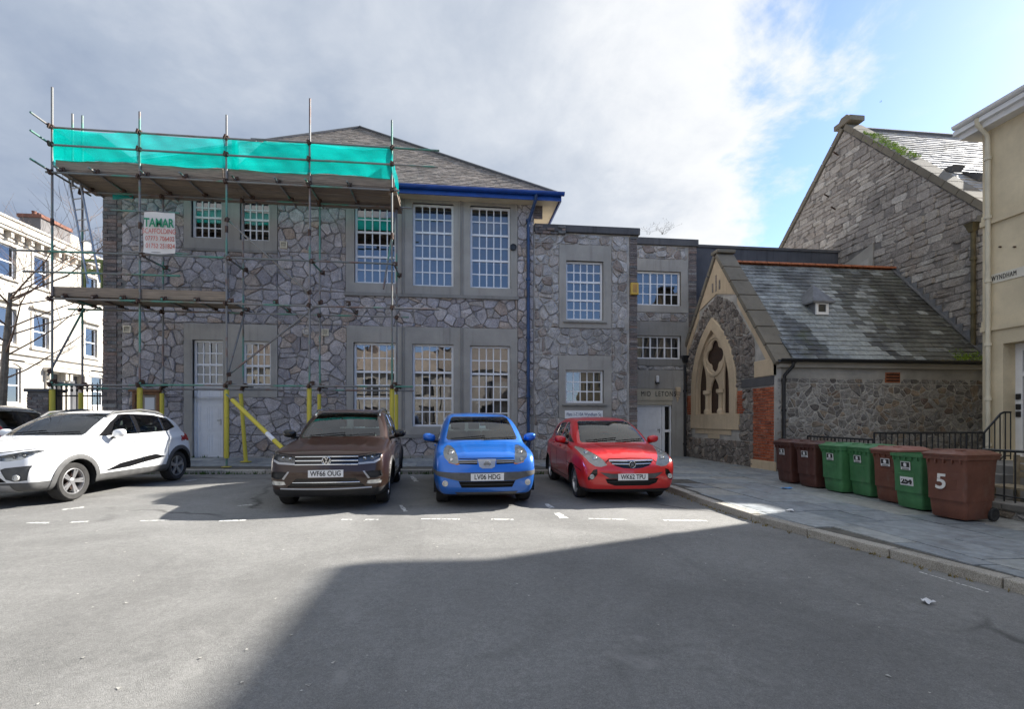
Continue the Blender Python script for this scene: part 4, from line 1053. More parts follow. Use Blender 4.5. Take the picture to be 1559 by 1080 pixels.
for a in (-16.15, -15.29):                                    # little columns between the lights
    m = MB(); m.lathe([(0, 0), (.16, 0), (.16, .12), (.10, .2), (.095, .62), (.12, .68), (.2, .72), (.2, .84), (0, .84)], lambda p, q, h: (XG+.03+p*.7, -a+q*.8, zsill+h), 12)
    m.build('column', M['bathstone'], chap)
m = MB(); bx(m, fG, -17.2, 1.12, -14.12, zsill-.003, -.05, .07); bx(m, fG, -17.2, zsill-.002, -14.2, zsill+.02, -.3, .02); m.build('sill', M['bathstone'], chap, bevel=.02)
m = MB(); bx(m, fG, -16.9, .95, -14.6, 1.115, -.05, .03); bx(m, fG, -16.0, .80, -15.3, .945, -.05, .03); m.build('sill_base', M['bathstone'], chap)
# brick pier, band, kneeler
pa = -13.42; pz = (.28, 2.40)
bricks(chap, fG, pa, pz[0], -YS, pz[1], .235, .08, .014, .03, M['brick'], 12, tooth=0, limit=200)
bricks(chap, fG, -14.25, zsill, -13.95, 2.40, .235, .08, .014, .03, M['brick'], 13, tooth=.11, limit=40)
bricks(chap, fG, -17.55, zsill, -17.2, 2.35, .235, .08, .014, .03, M['brick'], 14, tooth=0, limit=40)
m = MB(); bx(m, fG, -14.0, 2.41, -YS, 2.66, -.05, .04); m.build('dark_band', M['coping'], chap)
m = MB(); bx(m, fG, -13.35, 2.665, -YS+.02, zk+.05, -.05, .05); m.build('kneeler', M['bathstone'], chap, bevel=.02)
m = MB(); bx(m, fG, pa-.1, gz0, -YS+.03, .275, -.05, .05); m.build('pier_base', M['bathstone'], chap, bevel=.02)
# pale ashlar at the apex and along the verge
ap = za - 1.55; sl = (za-zk)/(ya-yk)
hwid = (za-ap)/sl
m = MB(); m.prism([(-ya-hwid, ap), (-ya, ap+.32), (-ya+hwid, ap), (-ya, za)], fG, -.05, .035); m.build('apex_ashlar', M['bathstone'], chap)
for s in (-.22, 0, .22):
    m = MB(); bx(m, fG, -ya+s-.035, ap+.42, -ya+s+.035, ap+.95 - abs(s), .03, .055); m.build('carved_slot', M['stone_chapel'], chap)
for sg in (1, -1):
    m = MB(); y0 = -ya + sg*hwid; x1 = -ya + sg*(ya-yk)
    m.prism([(y0, ap), (x1, zk), (x1, zk-.42), (y0, ap-.28)], fG, -.05, .03); m.build('verge_ashlar', M['bathstone'], chap)
reg = [(-yl, gz0), (-YS-.02, gz0), (-YS-.02, zk-.35), (-ya+hwid*.75, ap-.1), (-ya, ap+.28), (-ya-hwid*.75, ap-.1), (-yl, zk-.35)]
polys = rubble(reg, [arch_out, rect(-17.2, .80, -14.12, zsill), rect(pa, gz0, -YS, 2.42), rect(-14.36, zsill, -13.95, 2.40), rect(-17.6, zsill, -17.15, 2.35), rect(-14.0, 2.38, -YS, 2.68), rect(-13.35, 2.6, -YS, 4)], .235, 1.15, 51, .48)
lay_stones(chap, polys, fG, M['stone_chapel'], .013, .05, 12)
# coping slabs of the gable
for sg in (1, -1):
    n = 7
    for k in range(n):
        t0, t1 = k/n, (k+1)/n
        p = [(-ya + sg*(ya-yk+.12)*t, za + .02 - (za-zk+.18)*t) for t in (t0+.004, t1-.004)]
        m = MB(); ln = Vector((sl, 1)).normalized()*.13
        o = (ln.x*sg, ln.y)
        m.prism([p[0], p[1], (p[1][0]+o[0], p[1][1]+o[1]), (p[0][0]+o[0], p[0][1]+o[1])], fG, -.52, .10)
        m.build('coping_slab', M['coping_lichen'], chap, bevel=.012)
m = MB(); bx(m, fG, -ya-.22, za+.10, -ya+.22, za+.22, -.54, .12); m.build('apex_stone', M['coping_lichen'], chap, bevel=.03)
# side wall
sz1 = PY(1330, 562, YS).z
m = MB(); m.box((XG+.02, YS, gz0), (XC, YS+.35, sz1)); m.build('side_wall', M['mortar_side'], chap)
polys = rubble(rect(XG+.06, -.2, XC-.02, sz1-.28), [rect(*rx(1345, 565, 1371, 585, YS))], .125, 2.3, 61, .48, .14)
lay_stones(chap, polys, fS, M['stone_side'], .011, .020, 13)
m = MB(); bx(m, fS, XG, sz1-.26, XC, sz1, .0, .012); m.build('rendered_band', M['mortar_side'], chap)
q = rx(1347, 567.5, 1369.5, 583, YS); m = MB(); bx(m, fS, *q, -.05, .02); m.build('terracotta_vent', M['terracotta'], chap)
for i in range(3):
    m = MB(); bx(m, fS, q[0]+.03, q[1]+.04+i*.085, q[2]-.03, q[1]+.075+i*.085, .02, .03); m.build('vent_slot', M['dark'], chap)
m = MB(); bx(m, fS, XG+.05, sz1+.002, XC, sz1+.16, -.05, .16); m.build('eaves_board', M['white_stucco'], chap)
# roof
eL, eR = Vector((XG+.40, YS-.22, sz1+.22)), Vector((XC, YS-.22, sz1+.22)); rL, rR = Vector((XG+.40, ya, za-.22)), Vector((XC, ya, za-.22))
m = MB(); yb2 = 2*ya - YS + .2; m.add([eL, eR, rR, rL, (XG+.4, yb2, eL.z), (XC, yb2, eL.z)], [(0, 1, 2, 3), (3, 2, 5, 4)]); m.add([(XG+.4, yb2, gz0), (XC, yb2, gz0), (XC, yb2, eL.z), (XG+.4, yb2, eL.z)], [(0, 1, 2, 3)])
croof = m.build('roof', M['slate_chapel'], chap)
fc, invc = plane_fn(eL, eR, rL)
def pick_slate(a, b, rr):
    d0 = 1.15 + (2.2-b)*.25                                   # pale run-off below the dormer, black lichen to its right
    if .0 < b < 2.3 and d0 - .25 < a < d0 + .85 + (2.3-b)*.28: return M['slate_clean']
    if a > 2.4 + .35*(b-1.5) and rr.random() < min(.85, .25*(a-1.6)): return M['slate_mossy']
    if b < 2.2 and a < d0 - .25 and a > d0 - .95 and rr.random() < .5: return M['slate_mossy']
    return None
slates(croof, fc, [invc(eL), invc(eR), invc(rR), invc(rL)], .20, .34, M['slate_chapel'], 23, limit=300, t=.022, pick=pick_slate, seen=lambda q: 1000 - abs(sum(p[0] for p in q)/len(q)*.35 + sum(p[1] for p in q)/len(q)*.6 - 2.6)*0 + (1 if pick_slate(sum(p[0] for p in q)/len(q), sum(p[1] for p in q)/len(q), random.Random(1)) else 0))
n = 14
for k in range(n):
    a = rL.lerp(rR, (k+.03)/n) + Vector((0, 0, .04)); b = rL.lerp(rR, (k+.97)/n) + Vector((0, 0, .04)); m = MB(); P_ = []
    for p in (a, b):
        for t in range(7): P_.append(p + Vector((0, -.13*math.cos(math.pi*t/6), .10*math.sin(math.pi*t/6))))
    m.add(P_, [(t, t+1, 8+t, 7+t) for t in range(6)] + [tuple(range(6, -1, -1)), tuple(range(7, 14))]); m.build('ridge_tile', M['terracotta'], croof)
gutter(chap, (XG-.05, YS-.30, sz1+.20), (XC-.1, YS-.30, sz1+.20), .075, M['black_metal'], (0, -1, 0))
xq = XZ(1185, 620, YS)[0] + .1
downpipe(chap, [(xq+.12, YS-.31, sz1+.12), (xq+.12, YS-.30, sz1+.02), (xq, YS-.12, sz1-.22), (xq, YS-.09, sz1-.4), (xq, YS-.09, .1), (xq+.05, YS-.2, .03)], .045, M['black_metal'], [(xq, YS-.09, z) for z in (sz1-.35, 1.7, .8)])
# stepped lead flashing against the church
steps = 15
for k in range(steps):
    p = eR.lerp(rR, (k+.5)/steps); m = MB(); m.box((XC-.035, p.y-.13, p.z-.1), (XC-.055 - .001*(k % 3), p.y+.10, p.z+.20)); m.build('flashing_step', M['lead'], chap)
m = MB(); nrm = Vector(fc(0, 0, 1)) - Vector(fc(0, 0, 0)); m.add([eR+nrm*.05+Vector((-.02,0,0)), rR+nrm*.05+Vector((-.02,0,0)), rR+nrm*.055+Vector((-.20,0,0)), eR+nrm*.055+Vector((-.20,0,0))], [(0, 1, 2, 3)]); m.build('lead_gutter', M['lead'], chap)
# moss along the eaves corner
def tufts(name, pts, mat, parent, seed, h=.06, n=6, kind='stuff'):
    rr = random.Random(seed); m = MB()
    for p in pts:
        for _ in range(n):
            q = Vector(p) + Vector((rr.uniform(-.04, .04), rr.uniform(-.04, .04), 0)); a = rr.uniform(0, 6.28); w = rr.uniform(.006, .014); t = Vector((math.cos(a), math.sin(a), 0))
            hh = h*rr.uniform(.4, 1.2); tip = q + Vector((rr.uniform(-.5, .5)*hh, rr.uniform(-.5, .5)*hh, hh))
            m.add([q - t*w, q + t*w, tip], [(0, 1, 2)])
    o = m.build(name, mat, parent, recalc=False); return setp(o, kind=kind)
M['moss'] = plain('bright_moss', (.20, .30, .03), .95, var=.5, scale=9)
M['weed'] = plain('kerb_weed', (.05, .10, .02), .9, var=.5, scale=9)
M['drygrass'] = plain('dry_moss', (.22, .17, .06), .95, var=.5, scale=9)
rr_ = random.Random(4)
tufts('moss', [fc(rr_.uniform(5.0, 6.35), abs(rr_.gauss(0, .16)), .03) for _ in range(260)], M['moss'], chap, 5, .05, 4)
tufts('dry_moss', [fc(rr_.uniform(4.2, 6.3), -.04, .0) for _ in range(120)], M['drygrass'], chap, 6, .07, 4)
# roof vent dormer with a hipped lead cap
yv, zv = 13.55, None
uv = invc(Vector((0, 0, 0)))
def roof_at(u, v):
    o = Vector((0, 0, CAM_H)); d = Vector(ray(u, v)); N = nrm; t = (eL - o).dot(N)/d.dot(N); return o + d*t
pv = roof_at(1249, 480)
dm = MB(); w2 = .23; zt_ = pv.z + .40
dm.box((pv.x-w2, pv.y-.05, pv.z-.05), (pv.x+w2, pv.y+.75, zt_)); dorm = dm.build('dormer', M['lead'], chap)
m = MB(); a_ = .36; m.add([(pv.x-a_, pv.y-.17, zt_), (pv.x+a_, pv.y-.17, zt_), (pv.x+a_, pv.y+.9, zt_), (pv.x-a_, pv.y+.9, zt_), (pv.x, pv.y+.32, zt_+.62), (pv.x-a_, pv.y-.17, zt_-.05), (pv.x+a_, pv.y-.17, zt_-.05), (pv.x+a_, pv.y+.9, zt_-.05), (pv.x-a_, pv.y+.9, zt_-.05)],
    [(0, 1, 4), (1, 2, 4), (2, 3, 4), (3, 0, 4), (5, 6, 1, 0), (6, 7, 2, 1), (8, 5, 0, 3), (8, 7, 6, 5)]); m.build('dormer_cap', M['lead'], dorm)
fd = lambda a, b, d: (pv.x + a, pv.y - .055 - d, pv.z + b)
m = MB(); holed(m, fd, (-.21, .0, .21, .38), [(-.13, .08, .13, .31)], .03, -.02); m.build('dormer_frame', M['white'], dorm)
m = MB(); bx(m, fd, -.13, .08, .13, .31, -.01, -.004); m.build('dormer_pane', M['glass'], dorm)

# ================================================================== DARK SLATE-HUNG WALL BEHIND THE CHAPEL
YK = 17.95
p0, p1 = PY(1058, 372.5, YK), PY(1290, 381, YK)
bkw = thing('slate_hung_wall', 'plain dark grey slate clad parapet wall seen above the chapel ridge', 'wall', (12, YK, 0))
m = MB(); m.box((RX1+.02, YK, -.2), (XC-.02, YK+.4, p0.z-.1)); m.build('wall', render_mat('dark_cladding', (.105, .11, .125), .5, (.03,.03,.035,1)), bkw)
m = MB(); m.box((RX1+.02, YK-.05, p0.z-.1), (XC-.02, YK+.45, p0.z)); m.build('coping', M['coping'], bkw)

# ================================================================== TALL STONE CHURCH
fH = lambda a, b, d: (XC - d, -a, b)
chu = thing('stone_church', 'tall coursed limestone gable building with pale sunlit slate roof behind the chapel', 'church', (XC, 17.6, 0))
YH0 = 12.42; hz0 = PX(1491, 331, XC).z; ha, hza = YZ(1286, 197, XC); YH1 = 23.6; hz1 = hza - (YH1-ha)*.93
gh = [(-YH1, -.2), (-YH0, -.2), (-YH0, hz0), (-ha, hza), (-YH1, hz1)]
m = MB(); m.prism(gh, fH, -.5, 0); m.build('gable_wall', plain('church_mortar', (.19, .18, .17), .95, var=.3), chu)
m = MB(); m.box((XC+.5, YH0+.02, -.2), (44, YH0+.5, hz0)); m.build('side_wall', M['stone_church'], chu)
bw = [YZ(1292, 408, XC), YZ(1331, 372, XC)]
reg = [(-YH1, 2.4), (-YH0-.02, 2.4), (-YH0-.02, hz0-.02), (-ha, hza-.05), (-YH1, hz1-.02)]
blk = rect(-bw[0][0], bw[0][1]-1.6, -bw[1][0], bw[1][1])
polys = courses(reg, [blk], .235, .26, .78, 71, .42)
polys = [p for p in polys if not (-sum(a for a, b in p)/len(p) < 18.3 and sum(b for a, b in p)/len(p) < za - abs(-sum(a for a, b in p)/len(p) - ya)*1.05 - .5)]
lay_stones(chu, polys, fH, M['stone_church'], .005, .028, 14)
m = MB(); y0, y1, z0, z1 = -bw[0][0], -bw[1][0], bw[0][1]-1.6, bw[1][1]
m.prism([(y0, z0), (y1, z0), (y1, z1+.05), (y0, z1-.30)], fH, -.05, .05); m.build('blocked_window', M['render_grey'], chu)
m = MB(); m.prism([(y0+.25, z0), (y1-.2, z0), (y1-.2, z1-.45), (y0+.25, z1-.6)], fH, .05, .06); m.build('render_panel', M['mortar_pale'], chu)
n = 12
for sg, yo, zo in ((1, YH0, hz0), (-1, YH1, hz1)):
    for k in range(n):
        P0 = Vector((-ha, hza)).lerp(Vector((-yo, zo)), (k+.01)/n); P1 = Vector((-ha, hza)).lerp(Vector((-yo, zo)), (k+.99)/n); d = (P1-P0).normalized(); nn = Vector((-d.y, d.x)) * (1 if sg > 0 else -1)
        if nn.y < 0: nn = -nn
        m = MB(); m.prism([P0, P1, P1+nn*.20, P0+nn*.20], fH, -.62, .09); m.build('verge_stone', M['coping_lichen'], chu, bevel=.015)
m = MB(); bx(m, fH, -ha-.42, hza+.14, -ha+.42, hza+.34, -.5, .13); m.prism([(-ha-.30, hza+.34), (-ha+.30, hza+.34), (-ha+.14, hza+.52), (-ha-.14, hza+.52)], fH, -.4, .05); m.build('apex_stone', M['coping_lichen'], chu, bevel=.02)
m = MB(); bx(m, fH, -YH0-.3, hz0-.35, -YH0+.22, hz0+.06, -.6, .06); m.build('kneeler', M['coping_lichen'], chu, bevel=.03)
hE0, hE1 = Vector((XC+.55, YH0-.3, hz0-.08)), Vector((44, YH0-.3, hz0-.08)); hR0, hR1 = Vector((XC+.55, ha, hza-.02)), Vector((44, ha, hza-.02))
m = MB(); m.add([hE0, hE1, hR1, hR0, (XC+.5, YH1, hz1), (44, YH1, hz1)], [(0, 1, 2, 3), (3, 2, 5, 4)]); hroof = m.build('roof', M['slate_church'], chu)
fhr, invh = plane_fn(hE0, hE1, hR0)
slates(hroof, fhr, [invh(hE0), invh(Vector((24, YH0-.3, hz0-.08))), invh(Vector((24, ha, hza-.02))), invh(hR0)], .26, .42, M['slate_church'], 24, limit=0, t=.035)
m = MB(); m.path([hR0+Vector((0,0,.06)), hR1+Vector((0,0,.06))], .10, 6); m.build('ridge', M['coping'], hroof)
Nh = Vector(fhr(0, 0, 1)) - Vector(fhr(0, 0, 0))
def hroof_at(u, v):
    o = Vector((0, 0, CAM_H)); d = Vector(ray(u, v)); return o + d*((hE0-o).dot(Nh)/d.dot(Nh))
for (u, v, w, h) in ((1447, 263, .42, .3), (1489, 272, .8, .8)):
    p = hroof_at(u, v); a, b = invh(p); m = MB()
    m.add([fhr(a-w/2, b-h/2, .06), fhr(a+w/2, b-h/2, .06), fhr(a+w/2, b+h/2, .06), fhr(a-w/2, b+h/2, .06), fhr(a-w/2, b-h/2, .30), fhr(a+w/2, b-h/2, .30)], [(0, 1, 5, 4), (0, 4, 3), (1, 2, 5), (3, 4, 5, 2)]); m.build('roof_vent', M['coping'], hroof)
rr_ = random.Random(9)
tufts('moss', [fH(-ha + rr_.uniform(.9, 2.6), hza - 0, 0) for _ in range(1)], M['moss'], chu, 8)
pm = []
for _ in range(420):
    t = rr_.uniform(.16, .50); c = Vector((-ha, hza)).lerp(Vector((-YH0, hz0)), t); pm.append(fH(c.x + rr_.uniform(-.1, .1), c.y + .2 + rr_.uniform(-.04, .06), rr_.uniform(-.6, .09)))
tufts('verge_moss', pm, M['moss'], chu, 8, .10, 9)
pq = PX(1482, 352, XC-.12)
downpipe(chu, [(XC-.13, pq.y, pq.z), (XC-.13, pq.y, 2.6)], .06, plain('rusty_green_pipe', (.10, .085, .045), .7, var=.4), [(XC-.13, pq.y, z) for z in (6.2, 4.6, 3.2)], (XC-.16, pq.y, pq.z+.10))
for (u, v) in ((1276, 236), (1272, 319), (1262, 300)):
    p = PX(u, v, XC); m = MB(); m.tube(p, p + Vector((-.28, -.1, .05)), .03, 6); m.build('iron_tie', M['rust_metal'], chu)

# ================================================================== CREAM STUCCO HOUSE ON THE RIGHT (front in the plane x = 11.7)
XQ, YQ0, YQ1 = 11.7, 9.62, -15.0
fQ = lambda a, b, d: (XQ - d, -a, b)
hse = thing('cream_house', 'cream stucco terraced house with white eaves at the right edge of the street', 'house', (XQ, 4, 0))
zq = PX(1497, 204, XQ).z
dY0, dY1 = PX(1527, 600, XQ).y, PX(1527, 600, XQ).y - 1.25; dz0, dz1 = .58, PX(1530, 523, XQ).z
wins = []
for k, yv_ in enumerate((6.4, 4.0, -.2, -2.6, -6.8, -9.2, -12.6)):
    for z0_, z1_ in ((.9, 2.9), (4.1, 5.9), (6.4, 7.5)): wins.append((-yv_-.5, z0_, -yv_+.5, z1_))
doors = [(-dY0, dz0, -dY1, dz1)]
m = MB(); holed(m, fQ, (-YQ0, -1.2, -YQ1, zq), wins + doors, 0, -.4); m.build('wall', M['cream'], hse)
m = MB(); m.box((XQ+.4, YQ0-.3, -1.2), (XQ+9, YQ0, zq)); m.box((XQ+.4, YQ1, -1.2), (XQ+9, YQ1+.3, zq)); m.box((XQ+8.8, YQ1+.301, -1.2), (XQ+9, YQ0-.301, zq)); m.build('side_wall', M['cream'], hse)
m = MB(); m.box((XQ+3.75, YQ0+.002, -.3), (XQ+8, 12.05, 6.9)); m.build('shade_block', M['cream'], hse)  # unseen block added to keep the sun off the pavement by the kerb
m = MB(); m.box((XQ+.45, YQ1+.4, -1), (XQ+.5, YQ0-.4, zq-.2)); m.build('interior', M['dark'], hse)
for i, w in enumerate(wins): window(hse, fQ, *w, 2, [(1, 1), (1, 1)], d=-.14, seed=i)
for v, t in ((340, .05), (501, .045)):
    z_ = PX(1503, v, XQ).z; m = MB(); bx(m, fQ, -YQ0-.02, z_-.06, -YQ1, z_+.05, -.05, t); bx(m, fQ, -YQ0-.01, z_+.05, -YQ1, z_+.17, -.05, .02); m.build('string_course', M['cream'], hse)
m = MB(); m.box((XQ-.26, YQ1-.3, zq), (XQ+9.2, YQ0+.28, zq+.12)); m.box((XQ-.36, YQ1-.3, zq+.12), (XQ+9.2, YQ0+.34, zq+.22)); m.build('eaves_cornice', M['white'], hse)
gutter(hse, (XQ-.37, YQ1-.3, zq+.30), (XQ-.37, YQ0+.30, zq+.30), .075, M['white'], (-1, 0, 0))
m = MB(); xr = XQ + 4.4; zr = zq + 2.5
m.add([(XQ-.36, YQ1-.3, zq+.26), (XQ-.36, YQ0+.34, zq+.26), (xr, YQ0+.34, zr), (xr, YQ1-.3, zr), (XQ+9.2, YQ0+.34, zq+.26), (XQ+9.2, YQ1-.3, zq+.26)], [(0, 3, 2, 1), (2, 3, 5, 4), (1, 2, 4), (0, 5, 3)])
m.build('roof', M['slate_main'], hse)
m = MB(); ydp = PX(1509, 400, XQ).y; m_pts = [(XQ-.36, ydp, zq+.22), (XQ-.34, ydp, zq+.08), (XQ-.10, ydp, zq-.12), (XQ-.08, ydp, zq-.3), (XQ-.08, ydp, 0)]
downpipe(hse, m_pts, .045, M['cream_paint'], [(XQ-.08, ydp, z) for z in (7.2, 5.9, 4.5, 3.1, 1.9, .9)])
# front door in its recess, bells
fQd = lambda a, b, d: (XQ + .30 - d, -a, b)
a0, a1 = -dY0, -dY1
m = MB(); bx(m, fQd, a0+.002, dz0, a0+.14, dz1-.003, -.08, .0); bx(m, fQd, a1-.14, dz0, a1-.002, dz1-.003, -.08, .0); bx(m, fQd, a0+.142, dz1-.16, a1-.142, dz1-.003, -.08, 0); bx(m, fQd, a0+.142, dz1-.72, a1-.142, dz1-.63, -.08, .01); m.build('door_frame', M['white'], hse)
m = MB(); bx(m, fQd, a0+.142, dz1-.63, a1-.142, dz1-.16, -.06, -.05); m.build('fanlight', M['glass'], hse)
m = MB(); bx(m, fQd, a0+.142, dz0, a1-.142, dz1-.722, -.09, -.04); fdoor = m.build('door', plain('black_gloss_door', (.012, .012, .013), .2, var=0), hse)
for i in range(3):
    m = MB(); bx(m, fQd, a0+.25, dz0+.2+i*.62, a1-.25, dz0+.68+i*.62, -.04, -.025); m.build('door_panel', plain('black_panel', (.016, .016, .017), .25, var=0), fdoor)
for i, z_ in enumerate((1.88, 1.66, 1.50)):
    m = MB(); bx(m, fQd, a0+.03, z_, a0+.11, z_+.12, .0, .03); m.build('door_bell', M['black_metal'], hse)
sgw = thing('street_sign', 'white street name plate with black letters on the cream wall', 'sign', (XQ-.02, 9.1, 4.1))
y0, z0 = YZ(1510, 425, XQ); y1, z1 = YZ(1549, 416, XQ); zc = (z0 + z1)/2
m = MB(); bx(m, fQ, -y0-.02, zc-.10, -y1+.30, zc+.10, .003, .016); m.build('plate', plain('cream_enamel', (.70, .66, .56), .4, var=.05), sgw)
text('WYNDHAM', .15, frame_m((XQ-.02, (y0+y1)/2-.005, zc), (0, -1, 0), (0, 0, 1)), M['ink'], sgw, font_scale_x=.54, bold=.0, space=1.2)
for u in (1524, 1546):
    p = PX(u, 376, XQ); m = MB(); m.tube(p, p + Vector((-.05, 0, .0)), .018, 6); m.build('wall_fixing', M['rust_metal'], hse)
# landing, steps, area wall
lzm = plain('worn_step_stone', (.20, .19, .175), .85, var=.25, bump=.3)
m = MB(); m.box((10.3, dY1-.1, -.8), (XQ+.28, dY0+.05, dz0-.005)); land = m.build('landing', lzm, hse)
for i in range(3):
    m = MB(); m.box((10.3-.3*(i+1), dY1-.05, -.8), (10.3-.3*i-.003, dY0, dz0-.16*(i+1))); m.build('step', lzm, hse)
m = MB(); m.box((8.31, -14, -1.0), (XQ-.01, 9.2, -.95)); setp(m.build('area_floor', M['bed']), kind='structure')
XA = 8.02; az0 = -.25
awl = thing('area_wall', 'low rubble wall with stone coping along the basement area of the cream house', 'wall', (XA, 4, 0))
fA = lambda a, b, d: (XA - d, -a, b)
m = MB(); m.box((XA, -13, -1), (XA+.28, 8.7, .12)); m.build('core', M['mortar_pale'], awl)
polys = rubble(rect(-8.7, -.2, 3, .115), [], .15, 1.5, 81, .48); lay_stones(awl, polys, fA, M['stone_side'], .012, .03, 15, limit=120)
for k in range(12):
    m = MB(); m.box((XA-.05, 8.7-1.2*k-1.195, .122), (XA+.33, 8.7-1.2*k, .22)); m.build('coping_stone', lzm, awl, bevel=.015)
# railings
def railing(name, label, path, top, bot, step, parent_loc, r=.011, finial=False, mid_rail=False, group=None, topfn=None, botfn=None):
    t = thing(name, label, 'railing', parent_loc, group=group)
    a, b = Vector(path[0]), Vector(path[1]); n = max(2, int((b-a).length/step))
    tf = topfn or (lambda s: top); bf = botfn or (lambda s: bot)
    segs = 8
    m = MB(); pts = [a.lerp(b, k/segs) for k in range(segs+1)]
    m.path([(p.x, p.y, tf(k/segs)) for k, p in enumerate(pts)], .022, 6); m.build('top_rail', M['black_metal'], t)
    m = MB(); m.path([(p.x, p.y, bf(k/segs)+.08) for k, p in enumerate(pts)], .014, 6); m.build('bottom_rail', M['black_metal'], t)
    for k in range(n+1):
        p = a.lerp(b, k/n); s = k/n; rr = r*1.7 if k % 8 == 0 else r
        m = MB(); m.tube((p.x, p.y, bf(s)), (p.x, p.y, tf(s) + (.16 if finial else 0)), rr, 6)
        if finial: m.lathe([(0, 0), (.03, .03), (.035, .07), (.012, .12), (.03, .16), (0, .30)], lambda x, y, h: (p.x+x, p.y+y, tf(s)+.10+h), 6)
        m.build('bar', M['black_metal'], t)
    return t
railing('iron_railing', 'black iron railing standing on the low wall beside the basement area', ((XA+.14, 6.7, 0), (XA+.14, -6, 0)), .98, .22, .145, (XA+.14, 3, .2))
rt = PY(1400, 659.5, 9.05).z; ra, rb = PY(1331, 660, 9.05).x, PY(1497, 658, 9.05).x; rc = PY(1525, 628, 9.05)
railing('area_railing', 'black iron railing with level top rail in front of the chapel side wall', ((ra, 9.05, 0), (rb, 9.05, 0)), rt, .02, .13, (ra, 9.05, 0))
railing('stair_railing', 'black iron handrail rising beside the steps to the front door', ((rb+.02, 9.05, 0), (XQ-.02, 9.05, 0)), rt, .1, .12, (rb, 9.05, 0),
        topfn=lambda s: rt + (rc.z-rt)*min(1, s/max(.05, (rc.x-rb)/(XQ-.02-rb))), botfn=lambda s: .05 + .55*min(1, s*1.4))
railing('back_railing', 'short black iron railing behind the brown bins at the chapel corner', ((9.0, 11.6, 0), (ra+.2, 9.3, 0)), 1.02, .05, .13, (9, 11, 0))
bench = thing('garden_bench', 'weathered wooden bench in the basement area behind the railing', 'bench', (9.4, 6.6, 0))
M['greywood'] = plain('weathered_wood', (.26, .21, .14), .85, var=.3, scale=8)
for i in range(4):
    m = MB(); m.box((9.05+.12*i, 6.0, .30), (9.05+.12*i+.1, 7.4, .335)); m.build('seat_slat', M['greywood'], bench)
for i in range(3):
    m = MB(); m.box((9.60, 6.0, .45+.13*i), (9.63, 7.4, .55+.13*i)); m.build('back_slat', M['greywood'], bench)
for x_ in (9.08, 9.55):
    for y_ in (6.05, 7.3):
        m = MB(); m.box((x_, y_, -.95), (x_+.06, y_+.06, .298 if x_ < 9.3 else .84)); m.build('leg', M['greywood'], bench)

# ================================================================== WHITE TERRACE ON THE LEFT (front in the plane x = -23.5)
XT = -23.5
fT = lambda a, b, d: (XT + d, a, b)
ter = thing('white_terrace', 'sunlit white stucco Victorian terrace with bracketed cornice at the far left', 'house', (XT, 36, 0))
TZ = PX(60, 354, XT).z
def tz(u, v): return PX(u, v, XT).z
wz3, wz2, wz1 = (tz(60, 437), tz(60, 392)), (tz(60, 530), tz(60, 481)), (tz(23, 614), tz(23, 560))
cols_ = [18.0, 20.2, 24.1, 26.1, 28.4, 30.5, 34.3, 36.4, 40.2, 42.3, 46.1, 48.2]
wT = []
for c in cols_:
    wT.append((c-.5, wz3[0], c+.5, wz3[1])); wT.append((c-.52, wz2[0], c+.52, wz2[1]))
gT = [(c-.55, wz1[0], c+.55, wz1[1]) for c in (18.3, 23.2, 28.7, 34.9, 39.9, 46.0)]
dT = [(c-.45, .5, c+.45, wz1[1]-.1) for c in (20.8, 25.6, 31.4, 32.9, 37.2, 42.5)]
m = MB(); holed(m, fT, (12, -.3, 64, TZ), wT + gT + dT, 0, -.3); m.build('wall', M['white_stucco'], ter)
m = MB(); m.box((XT-9, 12, -.3), (XT-.3, 12.3, TZ)); m.box((XT-.6, 12.4, -.2), (XT-.55, 63, TZ-.2)); m.build('inner_wall', M['mortar_dark'], ter)
for i, w in enumerate(wT + gT): window(ter, fT, *w, 1, [(1, 1), (1, 1)], d=-.12, seed=i, blind=('curtain', .45, M['blind']) if i % 3 == 0 else None)
for w in dT:
    m = MB(); bx(m, fT, w[0], w[1], w[2], w[3], -.2, -.15); m.build('door', M['coping'], ter)
    for s in (w[0]-.2, w[2]+.05):
        m = MB(); bx(m, fT, s, w[1], s+.15, w[3]+.1, 0, .12); bx(m, fT, s-.02, w[3]-.35, s+.17, w[3]+.05, .12, .30); m.build('door_console', M['white_stucco'], ter)
    m = MB(); bx(m, fT, w[0]-.3, w[3]+.105, w[2]+.3, w[3]+.30, 0, .42); m.build('door_hood', M['white_stucco'], ter)
for w in wT:
    m = MB(); a, b, c, d = w; bx(m, fT, a-.14, b-.05, a-.003, d+.14, 0, .05); bx(m, fT, c+.003, b-.05, c+.14, d+.14, 0, .05); bx(m, fT, a-.002, d+.003, c+.002, d+.14, 0, .05); bx(m, fT, a-.2, b-.16, c+.2, b-.052, 0, .12); m.build('architrave', M['white_stucco'], ter)
    if b < 7: m = MB(); bx(m, fT, a-.22, d+.30, c+.22, d+.42, 0, .22); m.build('window_hood', M['white_stucco'], ter)
for a, b, c, d in gT:
    m = MB(); n = 9; P_ = [(a-.003+ (c-a+.006)*k/n, d + .22*math.sin(math.pi*k/n)) for k in range(n+1)]
    m.prism(P_ + [(c+.16, d), (c+.16, d+.42), (a-.16, d+.42), (a-.16, d)], fT, 0, .06); m.build('arch_stone', M['white_stucco'], ter)
for v, h, dd in ((541, .16, .14), (553, .10, .06)):
    z_ = tz(50, v); m = MB(); bx(m, fT, 12, z_-h/2, 64, z_+h/2, 0, dd); m.build('string_course', M['white_stucco'], ter)
for k in range(5):
    z_ = 1.0 + k*.75; m = MB(); z_ = wz1[0] - 1.2 + k*.7
zc_ = tz(60, 374)
